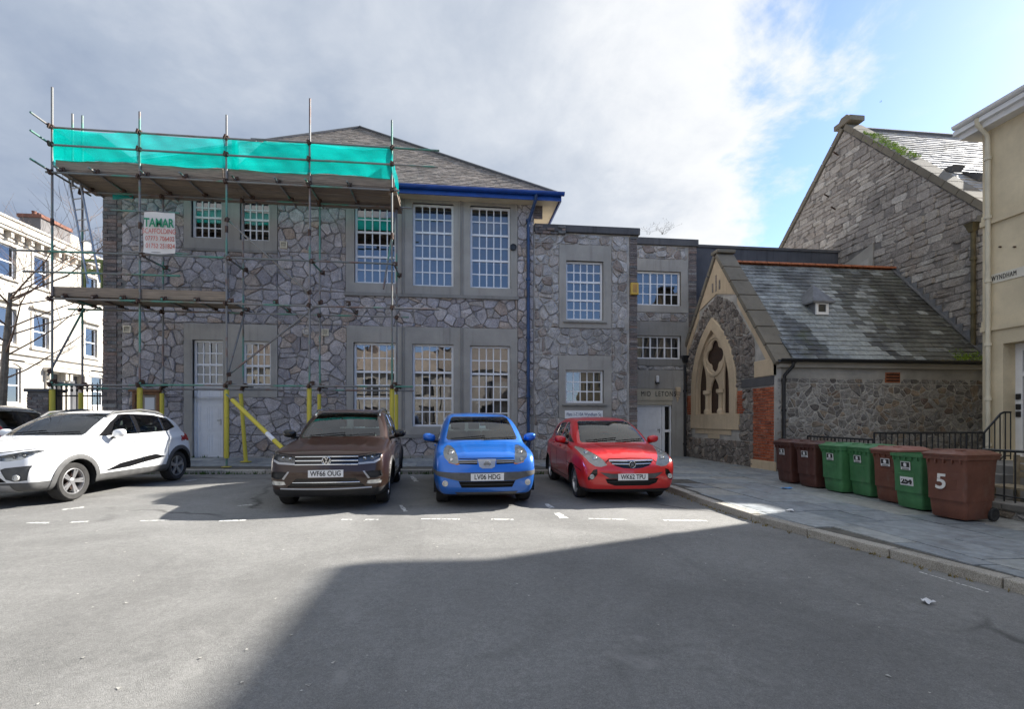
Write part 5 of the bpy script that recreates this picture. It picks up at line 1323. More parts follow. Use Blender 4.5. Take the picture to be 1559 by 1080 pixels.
m = MB(); bx(m, fT, 12, zc_, 64, zc_+.16, 0, .42); bx(m, fT, 12, zc_+.162, 64, zc_+.26, 0, .50); bx(m, fT, 12, zc_-.42, 64, zc_-.34, 0, .07); m.build('cornice', M['white_stucco'], ter)
for k in range(70):
    y_ = 14 + k*.62; m = MB(); bx(m, fT, y_, zc_-.30, y_+.18, zc_-.002, 0, .32); m.build('cornice_bracket', M['white_stucco'], ter)
m = MB(); m.box((XT-.3, 12, TZ-.001), (XT+.08, 64, TZ+.12)); m.build('parapet', M['white_stucco'], ter)
m = MB(); m.add([(XT-.3, 12, TZ-.3), (XT-.3, 64, TZ-.3), (XT-5, 64, TZ+1.2), (XT-5, 12, TZ+1.2)], [(0, 1, 2, 3)]); m.build('roof', M['slate_main'], ter)
M['pot'] = plain('sooty_terracotta', (.17, .075, .05), .9, var=.3); xcH = XT - 2.2; c0, c1 = PX(62, 350, xcH), PX(112, 360, xcH)
zct = PX(104, 352, xcH).z
m = MB(); m.box((xcH-1.2, c0.y, TZ-.5), (xcH, c1.y-.3, zct)); chm = m.build('chimney', render_mat('chimney_render', (.17, .16, .155), .4), ter)
m = MB(); m.box((xcH-1.3, c0.y-.08, zct), (xcH+.1, c1.y-.22, zct+.2)); m.build('chimney_cap', M['pot'], chm)
m = MB(); m.box((xcH-1.1, c1.y-.25, TZ-.5), (xcH, c1.y+1.6, zct-.1)); m.build('white_stack', M['white_stucco'], chm)
for k in range(7):
    y_ = c0.y + .3 + k*(c1.y-c0.y-.7)/6; m = MB(); m.lathe([(.13, 0), (.11, .22), (.13, .24), (.13, .3), (0, .3)], lambda a, b, h: (xcH-.6+a, y_+b, zct+.2+h), 8); m.build('chimney_pot', M['pot'], chm)
# brick gate pier, garden railing at the hall's left end
pier = thing('brick_pier', 'square dark brick gate pier beside the spiked railings at far left', 'pier', (-11.4, 15.1, 0))
px0, px1 = XZ(41, 620, 15.1)[0], XZ(74, 620, 15.1)[0]; pzt = XZ(57, 592, 15.1)[1]
fP = lambda a, b, d: (a, 15.1 - d, b)
m = MB(); m.box((px0+.01, 15.1, -.2), (px1-.01, 15.6, pzt-.09)); m.build('core', M['mortar_dark'], pier)
bricks(pier, fP, px0, -.1, px1, pzt-.1, .225, .078, .012, .02, M['brick_dark'], 16)
m = MB(); m.box((px0-.05, 15.04, pzt-.09), (px1+.05, 15.66, pzt)); m.build('cap', M['coping'], pier, bevel=.015)
railing('spiked_railing', 'black spear topped iron railing between brick pier and the hall corner', ((px1+.05, 15.3, 0), (XL-.08, 15.3, 0)), XZ(110, 603, 15.3)[1], .2, .125, (-10.6, 15.3, 0), finial=True)
m = MB(); m.box((-60, 15.2, -.3), (px0-.01, 15.45, pzt-.9)); lw = m.build('garden_wall', M['white_stucco']); setp(lw, 'low white rendered garden wall left of the brick pier', 'wall')

# ================================================================== BARE TREE, far left
def branch(m, p, d, L, r, depth, rr, tips):
    n = 4; pts = [p]; rad = [r]; q = p.copy(); v = d.copy()
    for k in range(n):
        v = (v + Vector((rr.uniform(-.16, .16), rr.uniform(-.16, .16), rr.uniform(-.05, .12)))).normalized(); q = q + v*L/n; pts.append(q.copy()); rad.append(r*(1-.62*(k+1)/n))
    m.path(pts, rad, 6 if r > .03 else 4)
    if depth == 0: return
    for k in range(rr.randint(3, 4) if depth > 1 else rr.randint(3, 5)):
        t = rr.uniform(.30, 1.); i = min(n-1, int(t*n)); s = pts[i].lerp(pts[i+1], t*n - i); a = rr.uniform(0, 6.28); sp = rr.uniform(.45, .95)
        w = (v + Vector((math.cos(a)*sp, math.sin(a)*sp, rr.uniform(-.35, .35)))).normalized(); branch(m, s, w, L*rr.uniform(.5, .74), max(.004, rad[i]*rr.uniform(.36, .52)), depth-1, rr, tips)
def bare_tree(x, y, h, seed, label, group=None, lean=(0, 0)):
    rr = random.Random(seed); t = thing('bare_tree', label, 'tree', (x, y, 0), group=group)
    m = MB(); pts = [(x, y, -.1), (x+.02, y, h*.25), (x+lean[0]*.4, y+.03, h*.5), (x+lean[0], y+lean[1], h*.72)]; m.path(pts, [.13, .105, .085, .05], 8); m.build('trunk', M['bark'], t)
    m = MB(); top = Vector(pts[-1])
    for k in range(13):
        s = rr.uniform(.36, 1.0); b = Vector(pts[2]).lerp(top, max(0, (s-.5)*2)) if s > .5 else Vector(pts[1]).lerp(Vector(pts[2]), (s-.25)*4); a = rr.uniform(-1.9, 1.9)
        branch(m, b, Vector((math.cos(a), math.sin(a)*.8, rr.uniform(.15, .75))).normalized(), h*rr.uniform(.30, .50), .028, 3, rr, [])
    m.build('crown', M['twig_red'], t); return t
M['bark'] = plain('grey_bark', (.20, .175, .14), .95, var=.35, scale=8, bump=.6); M['twig_red'] = plain('reddish_twig', (.22, .15, .11), .9, var=.3)
pt = PY(2, 600, 16.5)
bare_tree(pt.x, 16.5, 7.4, 12, 'leafless young street tree with reddish twigs in front of the white terrace', lean=(.25, 0))

# ================================================================== HOUSES ACROSS THE SQUARE, behind the camera (seen in the window reflections)
def back_house(x0, x1, y, ze, zr, wall, label, seed):
    t = thing('terraced_house', label, 'house', ((x0+x1)/2, y, 0)); f = lambda a, b, d: (a, y + d, b)
    ws = []; n = max(2, int((x1-x0)/2.6))
    for k in range(n):
        c = x0 + (k+.5)*(x1-x0)/n
        for z0, z1 in ((1, 2.7), (3.7, 5.2)) + (((6.8, 8.2),) if ze > 9 else ()): ws.append((c-.5, z0, c+.5, z1))
    m = MB(); holed(m, f, (x0, -.3, x1, ze), ws, 0, -.25); m.build('wall', wall, t)
    m = MB(); m.box((x0, y-8, -.3), (x0+.2, y-.25, ze)); m.box((x1-.2, y-8, -.3), (x1, y-.25, ze)); m.box((x0+.2, y-.5, 0), (x1-.2, y-.45, ze-.1)); m.build('side_wall', wall, t)
    for w in ws:
        m = MB(); bx(m, f, *w, -.2, -.12); bx(m, f, (w[0]+w[2])/2-.03, w[1], (w[0]+w[2])/2+.03, w[3], -.12, -.08); m.build('window', M['coping'], t)
    m = MB(); m.add([(x0-.2, y+.35, ze), (x1+.2, y+.35, ze), (x1+.2, y-4, zr), (x0-.2, y-4, zr), (x0-.2, y-8.3, ze), (x1+.2, y-8.3, ze)], [(0, 1, 2, 3), (3, 2, 5, 4), (0, 3, 4), (1, 5, 2)]); rf = m.build('roof', M['slate_main'], t)
    m = MB(); m.box((x0+.3, y-4.6, zr-.6), (x0+1.5, y-3.4, zr+1.3)); m.build('chimney', M['brick_dark'], rf)
back_house(-20, -9.5, -17, 6.4, 8.9, M['white_stucco'], 'white rendered terraced house across the square behind the camera', 1)
back_house(-9.4, -1.5, -17, 5.9, 8.6, M['mortar_pale'], 'pale grey terraced house with brick stack across the square behind the camera', 2)
back_house(-1.4, 7.5, -17, 6.2, 9.0, M['stone_mid'], 'grey stone terraced house across the square behind the camera', 3)
# ================================================================== SCAFFOLD along the hall
YO, YI = 12.9, 13.85
sc = thing('scaffolding', 'tube scaffolding with timber platforms, teal netting and yellow sleeved feet before the hall', 'scaffolding', (-5.7, YO, 0))
TR = .0245
def sx(u, v=450, Y=YO): return XZ(u, v, Y)[0]
BX = [sx(u) for u in (79.5, 213, 345, 471, 597)]
def zat(u, v, Y=YO): return PY(u, v, Y).z
TUBES = []
def tube(name, a, b, r=TR, mat=None):
    m = MB(); m.tube(a, b, r, 10); return m.build(name, mat or M['tube'], sc, smooth=True)
cm = MB(); cm.tube((-.045, 0, 0), (.045, 0, 0), .048, 8); cm.tube((0, -.045, 0), (0, .045, 0), .044, 8); cm.box((-.02, -.075, -.05), (.02, -.035, .06)); cm.box((.02, -.03, .03), (.06, .03, .06))
cpl_me = cm.mesh('coupler', M['rust_metal'])
def coupler(p, rz=0):
    o = bpy.data.objects.new('coupler', cpl_me); COL.objects.link(o); o.parent = sc; o.matrix_parent_inverse = WM(sc).inverted(); o.location = p; o.rotation_euler = (0, rng.uniform(-.5, .5), rz)
z_top, z_mid, z_led = zat(345, 211.5), zat(345, 237), zat(345, 278)
z_g = zat(345, 394); z_lo = zat(345, 463); z_base = zat(345, 588)
tops = [zat(82, 133), zat(213, 170), zat(345, 175), zat(471, 150), zat(597, 183)]
for x, tp in zip(BX, tops):
    gz = pave(x, YO)
    tube('standard', (x, YO, gz + .02), (x + rng.uniform(-.02, .02), YO, tp))
    m = MB(); m.box((x-.09, YO-.09, gz), (x+.09, YO+.09, gz+.012)); m.build('base_plate', M['foam'], sc)
    for z in (z_top, z_mid, z_led, z_lo, z_base): coupler((x, YO-.05, z))
    zs_ = zat((345), 592) + rng.uniform(-.06, .06); m = MB(); m.tube((x, YO, gz+.22), (x+.005, YO, zs_), .053, 12); m.tube((x-.053, YO-.02, gz+.25), (x-.053, YO-.02, zs_-.02), .006, 4); m.build('foam_sleeve', M['foam'], sc, smooth=True)
    for z in (z_led - 1.25,): 
        m = MB(); m.tube((x, YO, z), (x, YO, z+.16), TR+.012, 10); m.build('spigot', M['rust_metal'], sc)
in_top = [zat(126, 176, YI), z_led+.02, zat(370, 300, YI)+.15, zat(485, 310, YI)+.1, z_led + .1]
for i, (x, tp) in enumerate(zip(BX, in_top)):
    gz = pave(x, YI); dx = .0
    lean = .10 if i == 2 else 0
    tube('standard', (x, YI, gz + 1.9 if i == 2 else gz+.02), (x, YI, tp))
    for z in (z_led-.06, z_lo-.06, z_base-.02): coupler((x, YI-.05, z))
    m = MB(); m.tube((x+lean*.9, YI-.05, gz+.02), (x-lean*.4, YI-.05, zat(370, 600, YI)), .050, 12); m.build('foam_sleeve', M['foam'], sc, smooth=True)
    m = MB(); m.lathe([(.058, .0), (.14, .0), (.14, .012), (.06, .03)], lambda a, b, h: (x+lean*.9+a, YI-.05+b, gz+.012+h), 14); m.build('base_plate', M['foam'], sc)
tube('standard', (sx(108, 200, 13.3), 13.35, z_led-.1), (sx(108, 200, 13.3), 13.35, zat(108, 173, 13.35)))
L0 = BX[0]-.03; 
def ledger(z, x0, x1, Y, name='ledger', splits=()):
    xs_ = [x0] + list(splits) + [x1]
    for a, b in zip(xs_, xs_[1:]):
        e = rng.uniform(-.012, .012); tube(name, (a, Y, z+e), (b+.12, Y, z+e + rng.uniform(-.01, .01)))
yl = YO - .055
ledger(z_top, L0, sx(662, 234), yl, 'guard_rail', (BX[2]+.6,)); ledger(z_mid, L0, sx(660, 259), yl, 'guard_rail', (BX[3]+.4,)); ledger(z_led, BX[0]-.1, BX[4]+.06, yl, splits=(BX[1]+.7, BX[3]+.35))
ledger(z_g, sx(20, 382), BX[4]-.1, yl, 'guard_rail', (BX[2]-.6,)); ledger(z_g-.50, sx(38, 413), sx(268, 418), yl, 'guard_rail')
ledger(z_lo, BX[0]-.1, sx(662, 470), yl, splits=(BX[2]+.3,)); ledger(z_base, BX[0]-.05, sx(622, 590), yl, splits=(BX[1]+.4, BX[2]+.5))
yi = YI - .055
ledger(z_led-.02, BX[0], BX[4]+.3, yi); ledger(z_lo-.03, BX[0]-.3, sx(616, 479, YI), yi, splits=(BX[2]-.3,)); ledger(z_base-.03, BX[0]-.1, BX[4]+.35, yi, splits=(BX[2]+.2,))
# transoms under the platforms
def transom(x, z, y0=YO-.30, y1=YI+.42, cp=True):
    tube('transom', (x, y0, z), (x+rng.uniform(-.02, .02), y1, z+rng.uniform(-.01, .01)))
    if cp: coupler((x, YO-.05, z+.02), 1.57); coupler((x, YI-.05, z+.01), 1.57)
for u in (96, 148, 224, 283, 360, 424, 470, 532): transom(sx(u, 275), z_led+.055)
for x in BX[1:]: transom(x+.07, z_g-.02, YO-.10, YI+.15)
for u in (100, 145, 188, 250, 300, 352, 420, 530): transom(sx(u, 463), z_lo+.055, YO-.12, YI+.25)
for x in BX: transom(x+.06, z_base+.05, YO-.1, YI+.5 if x > BX[1] else YI+.1)
# end rails sticking out on the left
for z in (z_top+.04, z_mid+.04, z_led+.06):
    tube('end_rail', (BX[0]-.045, YO-.55, z), (BX[0]-.045, YI+.35, z))
# braces
def br(u0, v0, u1, v1, Y0=YO+.06, Y1=YO+.06): return tube('brace', PY(u0, v0, Y0), PY(u1, v1, Y1))
br(341, 330, 473, 449); br(345, 573, 491, 459); br(73, 572, 128, 470, YO+.05, YI-.1); br(346, 572, 372, 478, YO, YI-.1); br(584, 440, 604, 312, YO, YI)
for p in (PY(345, 335, YO), PY(471, 446, YO), PY(348, 571, YO), PY(488, 461, YO), PY(76, 566, YO), PY(126, 473, YI)): coupler(p, .6)
a, b = PY(342, 598, YO), PY(430, 683, YO-.95); tube('raking_brace', a, b, .024)
m = MB(); m.tube(a.lerp(b, .14), a.lerp(b, .74), .052, 12); m.build('foam_sleeve', M['foam'], sc, smooth=True)
m = MB(); m.tube(a.lerp(b, .742), a.lerp(b, .86), .053, 12); m.build('white_band', M['paper'], sc, smooth=True)
m = MB(); m.tube(a.lerp(b, .862), b, .052, 12); m.build('foam_sleeve', M['foam'], sc, smooth=True)
# platforms: boards side by side, toe boards
def boards(x0, x1, z, y0, n, w, joint):
    for k in range(n):
        y = y0 + k*(w+.006); j = joint + rng.uniform(-.3, .3)
        for a, b in ((x0 + rng.uniform(-.05, .03), j), (j+.01, x1 + rng.uniform(-.03, .06))):
            m = MB(); e = rng.uniform(-.004, .006); m.box((a, y, z+e), (b, y+w, z+.038+e)); m.build('platform_board', M['board'], sc)
boards(BX[0]+.05, BX[4]+.08, z_led+.085, YO+.04, 6, .22, (BX[0]+BX[4])/2)
boards(BX[0]-.05, BX[2]-.05, z_lo+.085, YO+.04, 4, .22, BX[1]+.4)
ztb = z_led + .125
for a, b in ((BX[0]+.05, BX[1]+1.9), (BX[1]+1.92, BX[4]+.05)):
    m = MB(); m.box((a, YO+.03, ztb), (b, YO+.068, ztb+.235)); m.build('toe_board', M['board'], sc)
m = MB(); m.box((BX[0]+.03, YO+.07, ztb), (BX[0]+.068, YI+.3, ztb+.22)); m.build('toe_board', M['board'], sc)
ztl = z_lo + .125
m = MB(); m.box((BX[0]-.02, YO+.03, ztl-.03), (BX[1]-.02, YO+.075, ztl+.20)); m.build('toe_board', M['board'], sc)
m = MB(); m.box((BX[1]-.01, YO+.03, ztl-.04), (BX[2]-.03, YO+.075, ztl+.195)); m.build('toe_board', M['board'], sc)
m = MB(); m.box((BX[0]-.04, YO+.08, ztl-.03), (BX[0]-.0, YI+.1, ztl+.19)); m.build('toe_board', M['board'], sc)
m = MB(); m.box((BX[4]-.10, YO+.1, z_led-.06), (BX[4]+.12, YI+.3, z_led+.0)); m.build('end_board', M['board'], sc)
# debris netting tied to the guard rails
def net(x0, x1, y, z0, z1, ph, name='netting', axis='x', depth=.0):
    nx, nz = max(12, int(abs(x1-x0)/.09)), 14; m = MB(); V = []
    for j in range(nz+1):
        for i in range(nx+1):
            s, t = i/nx, j/nz; x = x0 + (x1-x0)*s
            bay = abs(math.sin(math.pi*(x-BX[0])/2.0)) if axis == 'x' else 0
            sag = -.045*bay*t*t - .0*s; bil = -.045 + .032*math.sin(2.1*x+ph)*math.sin(math.pi*t) + .014*abs(math.sin(4.3*x+3.5*t+ph)) + .006*math.sin(11*x+6*t+ph) + .003*math.sin(29*x - 8*t)
            low = (.025*math.sin(2.2*x+ph) + .010*math.sin(7*x))*(1-t)**2
            zz_ = z0 + low + (z1-z0)*t + sag
            V.append((x, y+bil, zz_) if axis == 'x' else (y+bil*.6, x, zz_))
    m.add(V, [(j*(nx+1)+i, j*(nx+1)+i+1, (j+1)*(nx+1)+i+1, (j+1)*(nx+1)+i) for j in range(nz) for i in range(nx)])
    return m.build(name, M['net'], sc, smooth=True, recalc=False)
net(BX[0]+.03, BX[2]+.25, YO+.03, z_led+.345, z_top+.01, .4); net(BX[2]+.12, BX[4]+.03, YO+.035, z_led+.335, z_top+.01, 1.9)
def net_lap(pts, y, seed):
    m = MB(); n = 14; V = []; (a, b, c, d_) = [Vector((p[0], y, p[1])) for p in pts]
    for j in range(n+1):
        for i in range(n+1):
            s_, t_ = i/n, j/n; p = a.lerp(b, s_).lerp(d_.lerp(c, s_), t_); V.append((p.x, p.y - .012 + .012*math.sin(6*s_+seed+4*t_), p.z + .012*math.sin(9*s_+seed)*(1-t_)))
    m.add(V, [(j*(n+1)+i, j*(n+1)+i+1, (j+1)*(n+1)+i+1, (j+1)*(n+1)+i) for j in range(n) for i in range(n)]); m.build('netting_overlap', M['net'], sc, smooth=True, recalc=False)
zA, zB = z_led+.35, z_top
net_lap([(BX[0]+.05, zA), (BX[1], zA), (BX[0]+1.1, zB-.1), (BX[0]+.05, zB)], YO-.01, 1); net_lap([(BX[1]+.05, zA), (BX[2]+.3, zA), (BX[2]+.3, zA+.62), (BX[1]+.06, zA+.10)], YO-.01, 2)
net_lap([(BX[2]+.2, zA), (BX[4], zA), (BX[4], zB), (BX[2]+.9, zB)], YO-.01, 3)
net(YO+.02, YI+.45, BX[0]+.02, z_led+.26, z_top+.02, .8, axis='y'); net(YO+.1, YI+.1, BX[4]+.06, z_led+.36, z_mid+.1, 2.2, axis='y')
net(BX[0]+.55, BX[0]+1.05, YI+.3, z_led-.02, z_led+.2, .3)
# ladder from the lower to the upper lift
lt, lb = PY(111, 262, YI-.35), PY(143, 431, YI-.25)
lad = thing('ladder', 'aluminium ladder leaning between the two scaffold platforms at the left end', 'ladder', (lb.x, lb.y, lb.z))
d = (lt-lb); sid = Vector((.17, -.06, 0)); M['alu'] = plain('dull_aluminium', (.38, .39, .40), .4, .7, var=.15)
for s in (-1, 1):
    m = MB(); m.tube(lb + sid*s*1.1, lt + sid*s*.9 + d.normalized()*.25, .024, 6); m.build('stile', M['alu'], lad)
nr = int(d.length/.26)
for k in range(1, nr+1):
    p = lb + d*(k/(nr+.5)); s = sid*(1.1-.2*k/nr); m = MB(); m.tube(p-s, p+s, .014, 6); m.build('rung', M['alu'], lad)
# little timber gate on the lower lift
g0 = PY(141, 412, YI)
gt = thing('hop_up_frame', 'small green and yellow timber frame standing on the lower scaffold platform', 'frame', (g0.x, g0.y, g0.z-.3))
M['gtim'] = plain('faded_green_timber', (.26, .30, .10), .8, var=.4)
gw = .22
for x in (-gw, gw-.04):
    m = MB(); m.box((g0.x+x, g0.y, z_lo+.13), (g0.x+x+.045, g0.y+.04, g0.z+.28)); m.build('post', M['gtim'], gt)
for z in (g0.z+.20, g0.z-.06):
    m = MB(); m.box((g0.x-gw-.03, g0.y-.02, z), (g0.x+gw+.03, g0.y-.002, z+.09)); m.build('rail', M['gtim'], gt)
# cloth banner lashed to the scaffold
b0, b1 = XZ(218, 384.5, YO-.1), XZ(267, 324.5, YO-.1)
ban = thing('cloth_banner', 'white cloth scaffolder banner with green and red lettering tied to the tubes', 'banner', ((b0[0]+b1[0])/2, YO-.1, b0[1]))
nx, nz = 16, 12; m = MB(); bw_, bh_ = b1[0]-b0[0], b1[1]-b0[1]
def bpt(s, t, off=0): return Vector((b0[0] + bw_*s + .012*math.sin(5*t)*(1 if s > .5 else -.3), YO-.10 + .022*math.sin(4*s+2*t) + .012*math.sin(9*t) - off, b0[1] + bh_*t - .03*math.sin(math.pi*s)*(1-t)*.6 + .012*math.sin(6.2*s)*(t > .9)))
m.add([bpt(i/nx, j/nz) for j in range(nz+1) for i in range(nx+1)], [(j*(nx+1)+i, j*(nx+1)+i+1, (j+1)*(nx+1)+i+1, (j+1)*(nx+1)+i) for j in range(nz) for i in range(nx)])
cl = m.build('cloth', plain('white_banner_cloth', (.70, .66, .60), .9, var=.06), ban, smooth=True, recalc=False)
M['green_ink'] = plain('green_print', (.01, .22, .10), .7, var=.05); M['red_ink'] = plain('red_print', (.55, .10, .06), .7, var=.1)
for body, t, size, mat, sxx, bo in (('TAMAR', .72, .29, 'green_ink', .70, .008), ('SCAFFOLDING', .52, .175, 'red_ink', .66, .0), ('07773 706432', .35, .16, 'red_ink', .72, .0), ('01752 251824', .18, .16, 'red_ink', .72, .0)):
    text(body, size, frame_m(bpt(.53, t, .045), (1, 0, 0), (0, 0, 1)), M[mat], cl, font_scale_x=sxx, bold=bo, depth=.001)
for z, (u0, u1) in ((b1[1]+.02, (172, 275)), (b0[1]+.02, (192, 292))): tube('banner_rail', (sx(u0, 380), YO-.06, z), (sx(u1, 380), YO-.06, z), .02)
# notice board on the hall wall
nb = rx(204, 597, 245, 641, YF-.05)
nob = thing('notice_board', 'glazed wooden notice board with white papers on the stone wall left of the door', 'notice board', ((nb[0]+nb[2])/2, YF, nb[1]))
m = MB(); holed(m, fM, nb, [(nb[0]+.08, nb[1]+.08, nb[2]-.08, nb[3]-.08)], .13, .0); bx(m, fM, nb[0]-.06, nb[3]+.002, nb[2]+.06, nb[3]+.06, .0, .2); m.build('frame', M['wood'], nob)
m = MB(); bx(m, fM, nb[0]+.08, nb[1]+.08, nb[2]-.08, nb[3]-.08, .02, .07); m.build('back_panel', plain('pin_board', (.32, .26, .20), .8), nob)
for a, b, c, d_ in ((.42, .38, .78, .80), (.50, .10, .80, .34)):
    m = MB(); bx(m, fM, nb[0]+(nb[2]-nb[0])*a, nb[1]+(nb[3]-nb[1])*b, nb[0]+(nb[2]-nb[0])*c, nb[1]+(nb[3]-nb[1])*d_, .07, .078); m.build('paper', M['paper'], nob)

# ================================================================== WHEELED BINS
def bin_mat(name, c):
    t = MT(name); n = t.smooth(t.noise(3, 6, .6, vec=t.obj()), .35, .75, .8, 1.15); v = t.n('ShaderNodeVectorMath', operation='SCALE'); v.inputs[0].default_value = c; t.l(n, v.inputs['Scale'])
    d = t.smooth(t.noise(7, 7, .7, stretch=(1, 1, .35)), .55, .75); cc = t.mix(t.math('MULTIPLY', d, .30), v.outputs[0], (.20, .19, .17, 1))
    t.col(cc).set(Roughness=t.smooth(t.noise(9, 5), .3, .7, .38, .65)).bump(t.noise(60, 5), .12, .004); return t.m
M['bin_brown'] = bin_mat('brown_bin_plastic', (.12, .05, .032)); M['bin_brown_light'] = bin_mat('red_brown_bin_plastic', (.17, .065, .040)); M['bin_green'] = bin_mat('green_bin_plastic', (.065, .215, .085)); M['bin_dark'] = bin_mat('dark_brown_bin_plastic', (.095, .036, .027))
M['rubber'] = plain('black_rubber', (.022, .022, .023), .8, var=.25, scale=9)
M['label_black'] = plain('black_label', (.02, .02, .02), .5, var=0)
def wheelie(label, mat, lidmat, x, y, rz, s=1., lid_open=0., mark=None, sticker=True, number=None):
    t = thing('wheelie_bin', label, 'wheelie bin', (x, y, pave(x, y)), rz, 'wheelie bins lined up on the pavement')
    # local frame: front faces -y, wheels at +y
    W0, D0, W1, D1, H = .235, .26, .285, .345, .98
    n = 5; ring = []
    def rr_rect(w, d, z, r=.045, cy=0.):
        P_ = []
        for (sx_, sy_, a0) in ((1, -1, -90), (1, 1, 0), (-1, 1, 90), (-1, -1, 180)):
            for k in range(4):
                a = R(a0 + 30*k); P_.append(((w-r)*sx_ + r*math.cos(a), (d-r)*sy_ + r*math.sin(a) + cy, z))
        return P_
    m = MB(); secs = [rr_rect(W0-.02, D0-.02, .03), rr_rect(W0, D0, .055), rr_rect(W0+.01, D0+.012, .2), rr_rect(W1-.012, D1-.02, .86), rr_rect(W1-.008, D1-.012, .90), rr_rect(W1+.012, D1+.012, .905), rr_rect(W1+.015, D1+.015, .955), rr_rect(W1-.012, D1-.012, .957), rr_rect(W1-.02, D1-.03, .80), rr_rect(W1-.03, D1-.04, .3)]
    V = [tuple(c*s for c in p) for q in secs for p in q]; k = 16
    m.add(V, [(i*k+j, i*k+(j+1) % k, (i+1)*k+(j+1) % k, (i+1)*k+j) for i in range(len(secs)-1) for j in range(k)] + [tuple(range(k-1, -1, -1)), tuple((len(secs)-1)*k+j for j in range(k))])
    m.build('bin_body', mat, t, smooth=True, local=True)
    m = MB(); m.prism([(-.16*s, .30*s), (.16*s, .30*s), (.15*s, .62*s), (-.15*s, .62*s)], lambda a, b, d: (a, -(D0*s + (b/s-.055)*.094*s) - d, b), -.01, .010); m.build('front_panel', mat, t, local=True, bevel=.008)
    for i in (-2, -1, 0, 1, 2):                                # ribs under the rim
        m = MB(); m.box((i*.11*s-.008, -(D1+.012)*s, .845*s), (i*.11*s+.008, -(D1-.02)*s, .905*s)); m.build('rim_rib', mat, t, local=True)
    # lid, hinged at the back
    hy, hz = (D1+.03)*s, .975*s; ca, sa = math.cos(lid_open), math.sin(lid_open)
    def hinge(p): y_, z_ = p[1]-hy, p[2]-hz; return (p[0], hy + y_*ca + z_*sa, hz - y_*sa + z_*ca)
    m = MB(); secs = [rr_rect(W1+.02, D1+.03, .957, .05), rr_rect(W1+.022, D1+.034, .985, .05), rr_rect(W1+.0, D1+.01, 1.0, .06), rr_rect(W1-.06, D1-.05, 1.035, .07, .01), rr_rect(W1-.10, D1-.12, 1.045, .06, .01)]
    V = [hinge(tuple(c*s for c in p)) for q in secs for p in q]
    m.add(V, [(i*k+j, i*k+(j+1) % k, (i+1)*k+(j+1) % k, (i+1)*k+j) for i in range(len(secs)-1) for j in range(k)] + [tuple(range(k-1, -1, -1)), tuple((len(secs)-1)*k+j for j in range(k))])
    lid = m.build('lid', lidmat, t, smooth=True, local=True)
    for sg in (-1, 1):
        m = MB(); V = []
        m.box((sg*.15*s-.05*s, -(D1-.06)*s, 1.0*s), (sg*.15*s+.05*s, -(D1-.16)*s, 1.055*s)); m.v = [hinge(p) for p in m.v]; m.build('lid_handle', lidmat, lid, local=True, bevel=.012)
    m = MB(); m.tube((-.24*s, (D1+.055)*s, .95*s), (.24*s, (D1+.055)*s, .95*s), .016*s, 8); m.build('push_handle', mat, t, local=True)
    for sg in (-1, 1):
        m = MB(); m.lathe([(.03, -.02), (.06, -.025), (.085, -.03), (.10, -.02), (.10, .02), (.085, .03), (.06, .025), (.03, .02)], lambda a, b, h: ((sg*.245+h)*s, .27*s+a*s, .10*s+b*s), 20); wh = m.build('wheel', M['rubber'], t, smooth=True, local=True)
        m = MB(); m.lathe([(0, -.028), (.05, -.026), (.055, .0), (.05, .026), (0, .028)], lambda a, b, h: ((sg*.245+h)*s, .27*s+a*s, .10*s+b*s), 14); m.build('hub', M['steel'] if sg < 0 else M['label_black'], wh, local=True)
    m = MB(); m.tube((-.22*s, .27*s, .10*s), (.22*s, .27*s, .10*s), .012, 6); m.build('axle', M['black_metal'], t, local=True)
    tw = WM(t)
    def front(x_, z_): return Vector((x_*s, -(D0 + (z_-.055)*.094 + .006)*s - .004, z_*s))
    def lab(x0, z0, x1, z1, mm, name, off=.0):
        mb = MB(); mb.add([front(x0, z0)+Vector((0, -off, 0)), front(x1, z0)+Vector((0, -off, 0)), front(x1, z1)+Vector((0, -off, 0)), front(x0, z1)+Vector((0, -off, 0)), front(x0, z0)+Vector((0, .008, 0)), front(x1, z0)+Vector((0, .008, 0)), front(x1, z1)+Vector((0, .008, 0)), front(x0, z1)+Vector((0, .008, 0))],
               [(0, 1, 2, 3), (0, 4, 5, 1), (1, 5, 6, 2), (2, 6, 7, 3), (3, 7, 4, 0)]); return mb.build(name, mm, t, local=True)
    if sticker:
        zc = .75; L = lab(-.085, zc-.07, .085, zc+.07, M['paper'], 'council_label', .004); lab(-.076, zc-.025, .076, zc+.061, M['label_black'], 'label_print', .006)
        mb = MB(); mb.lathe([(0, 0), (.028, 0)], lambda a, b, h: tuple(front(a/s, zc+.022+b/s) + Vector((0, -.009, 0))), 10); mb.add([tuple(front(x_, z_)+Vector((0, -.009, 0))) for x_, z_ in ((-.03, zc+.004), (.03, zc+.004), (.02, zc-.016), (-.02, zc-.016))], [(0, 1, 2, 3)]); mb.build('crest', M['paper'], t, local=True)
        for z_ in (zc-.045, zc-.060): lab(-.065, z_-.004, .065, z_+.004, M['label_black'], 'label_line', .006)
    if mark:
        for body, x_, z_, sz, mm in mark:
            o = text(body, sz, frame_m(front(x_, z_) + Vector((0, -.006, 0)), (1, 0, 0), (0, .094, 1)), mm, None, bold=.006 if sz > .1 else 0.); o.parent = t
    return t
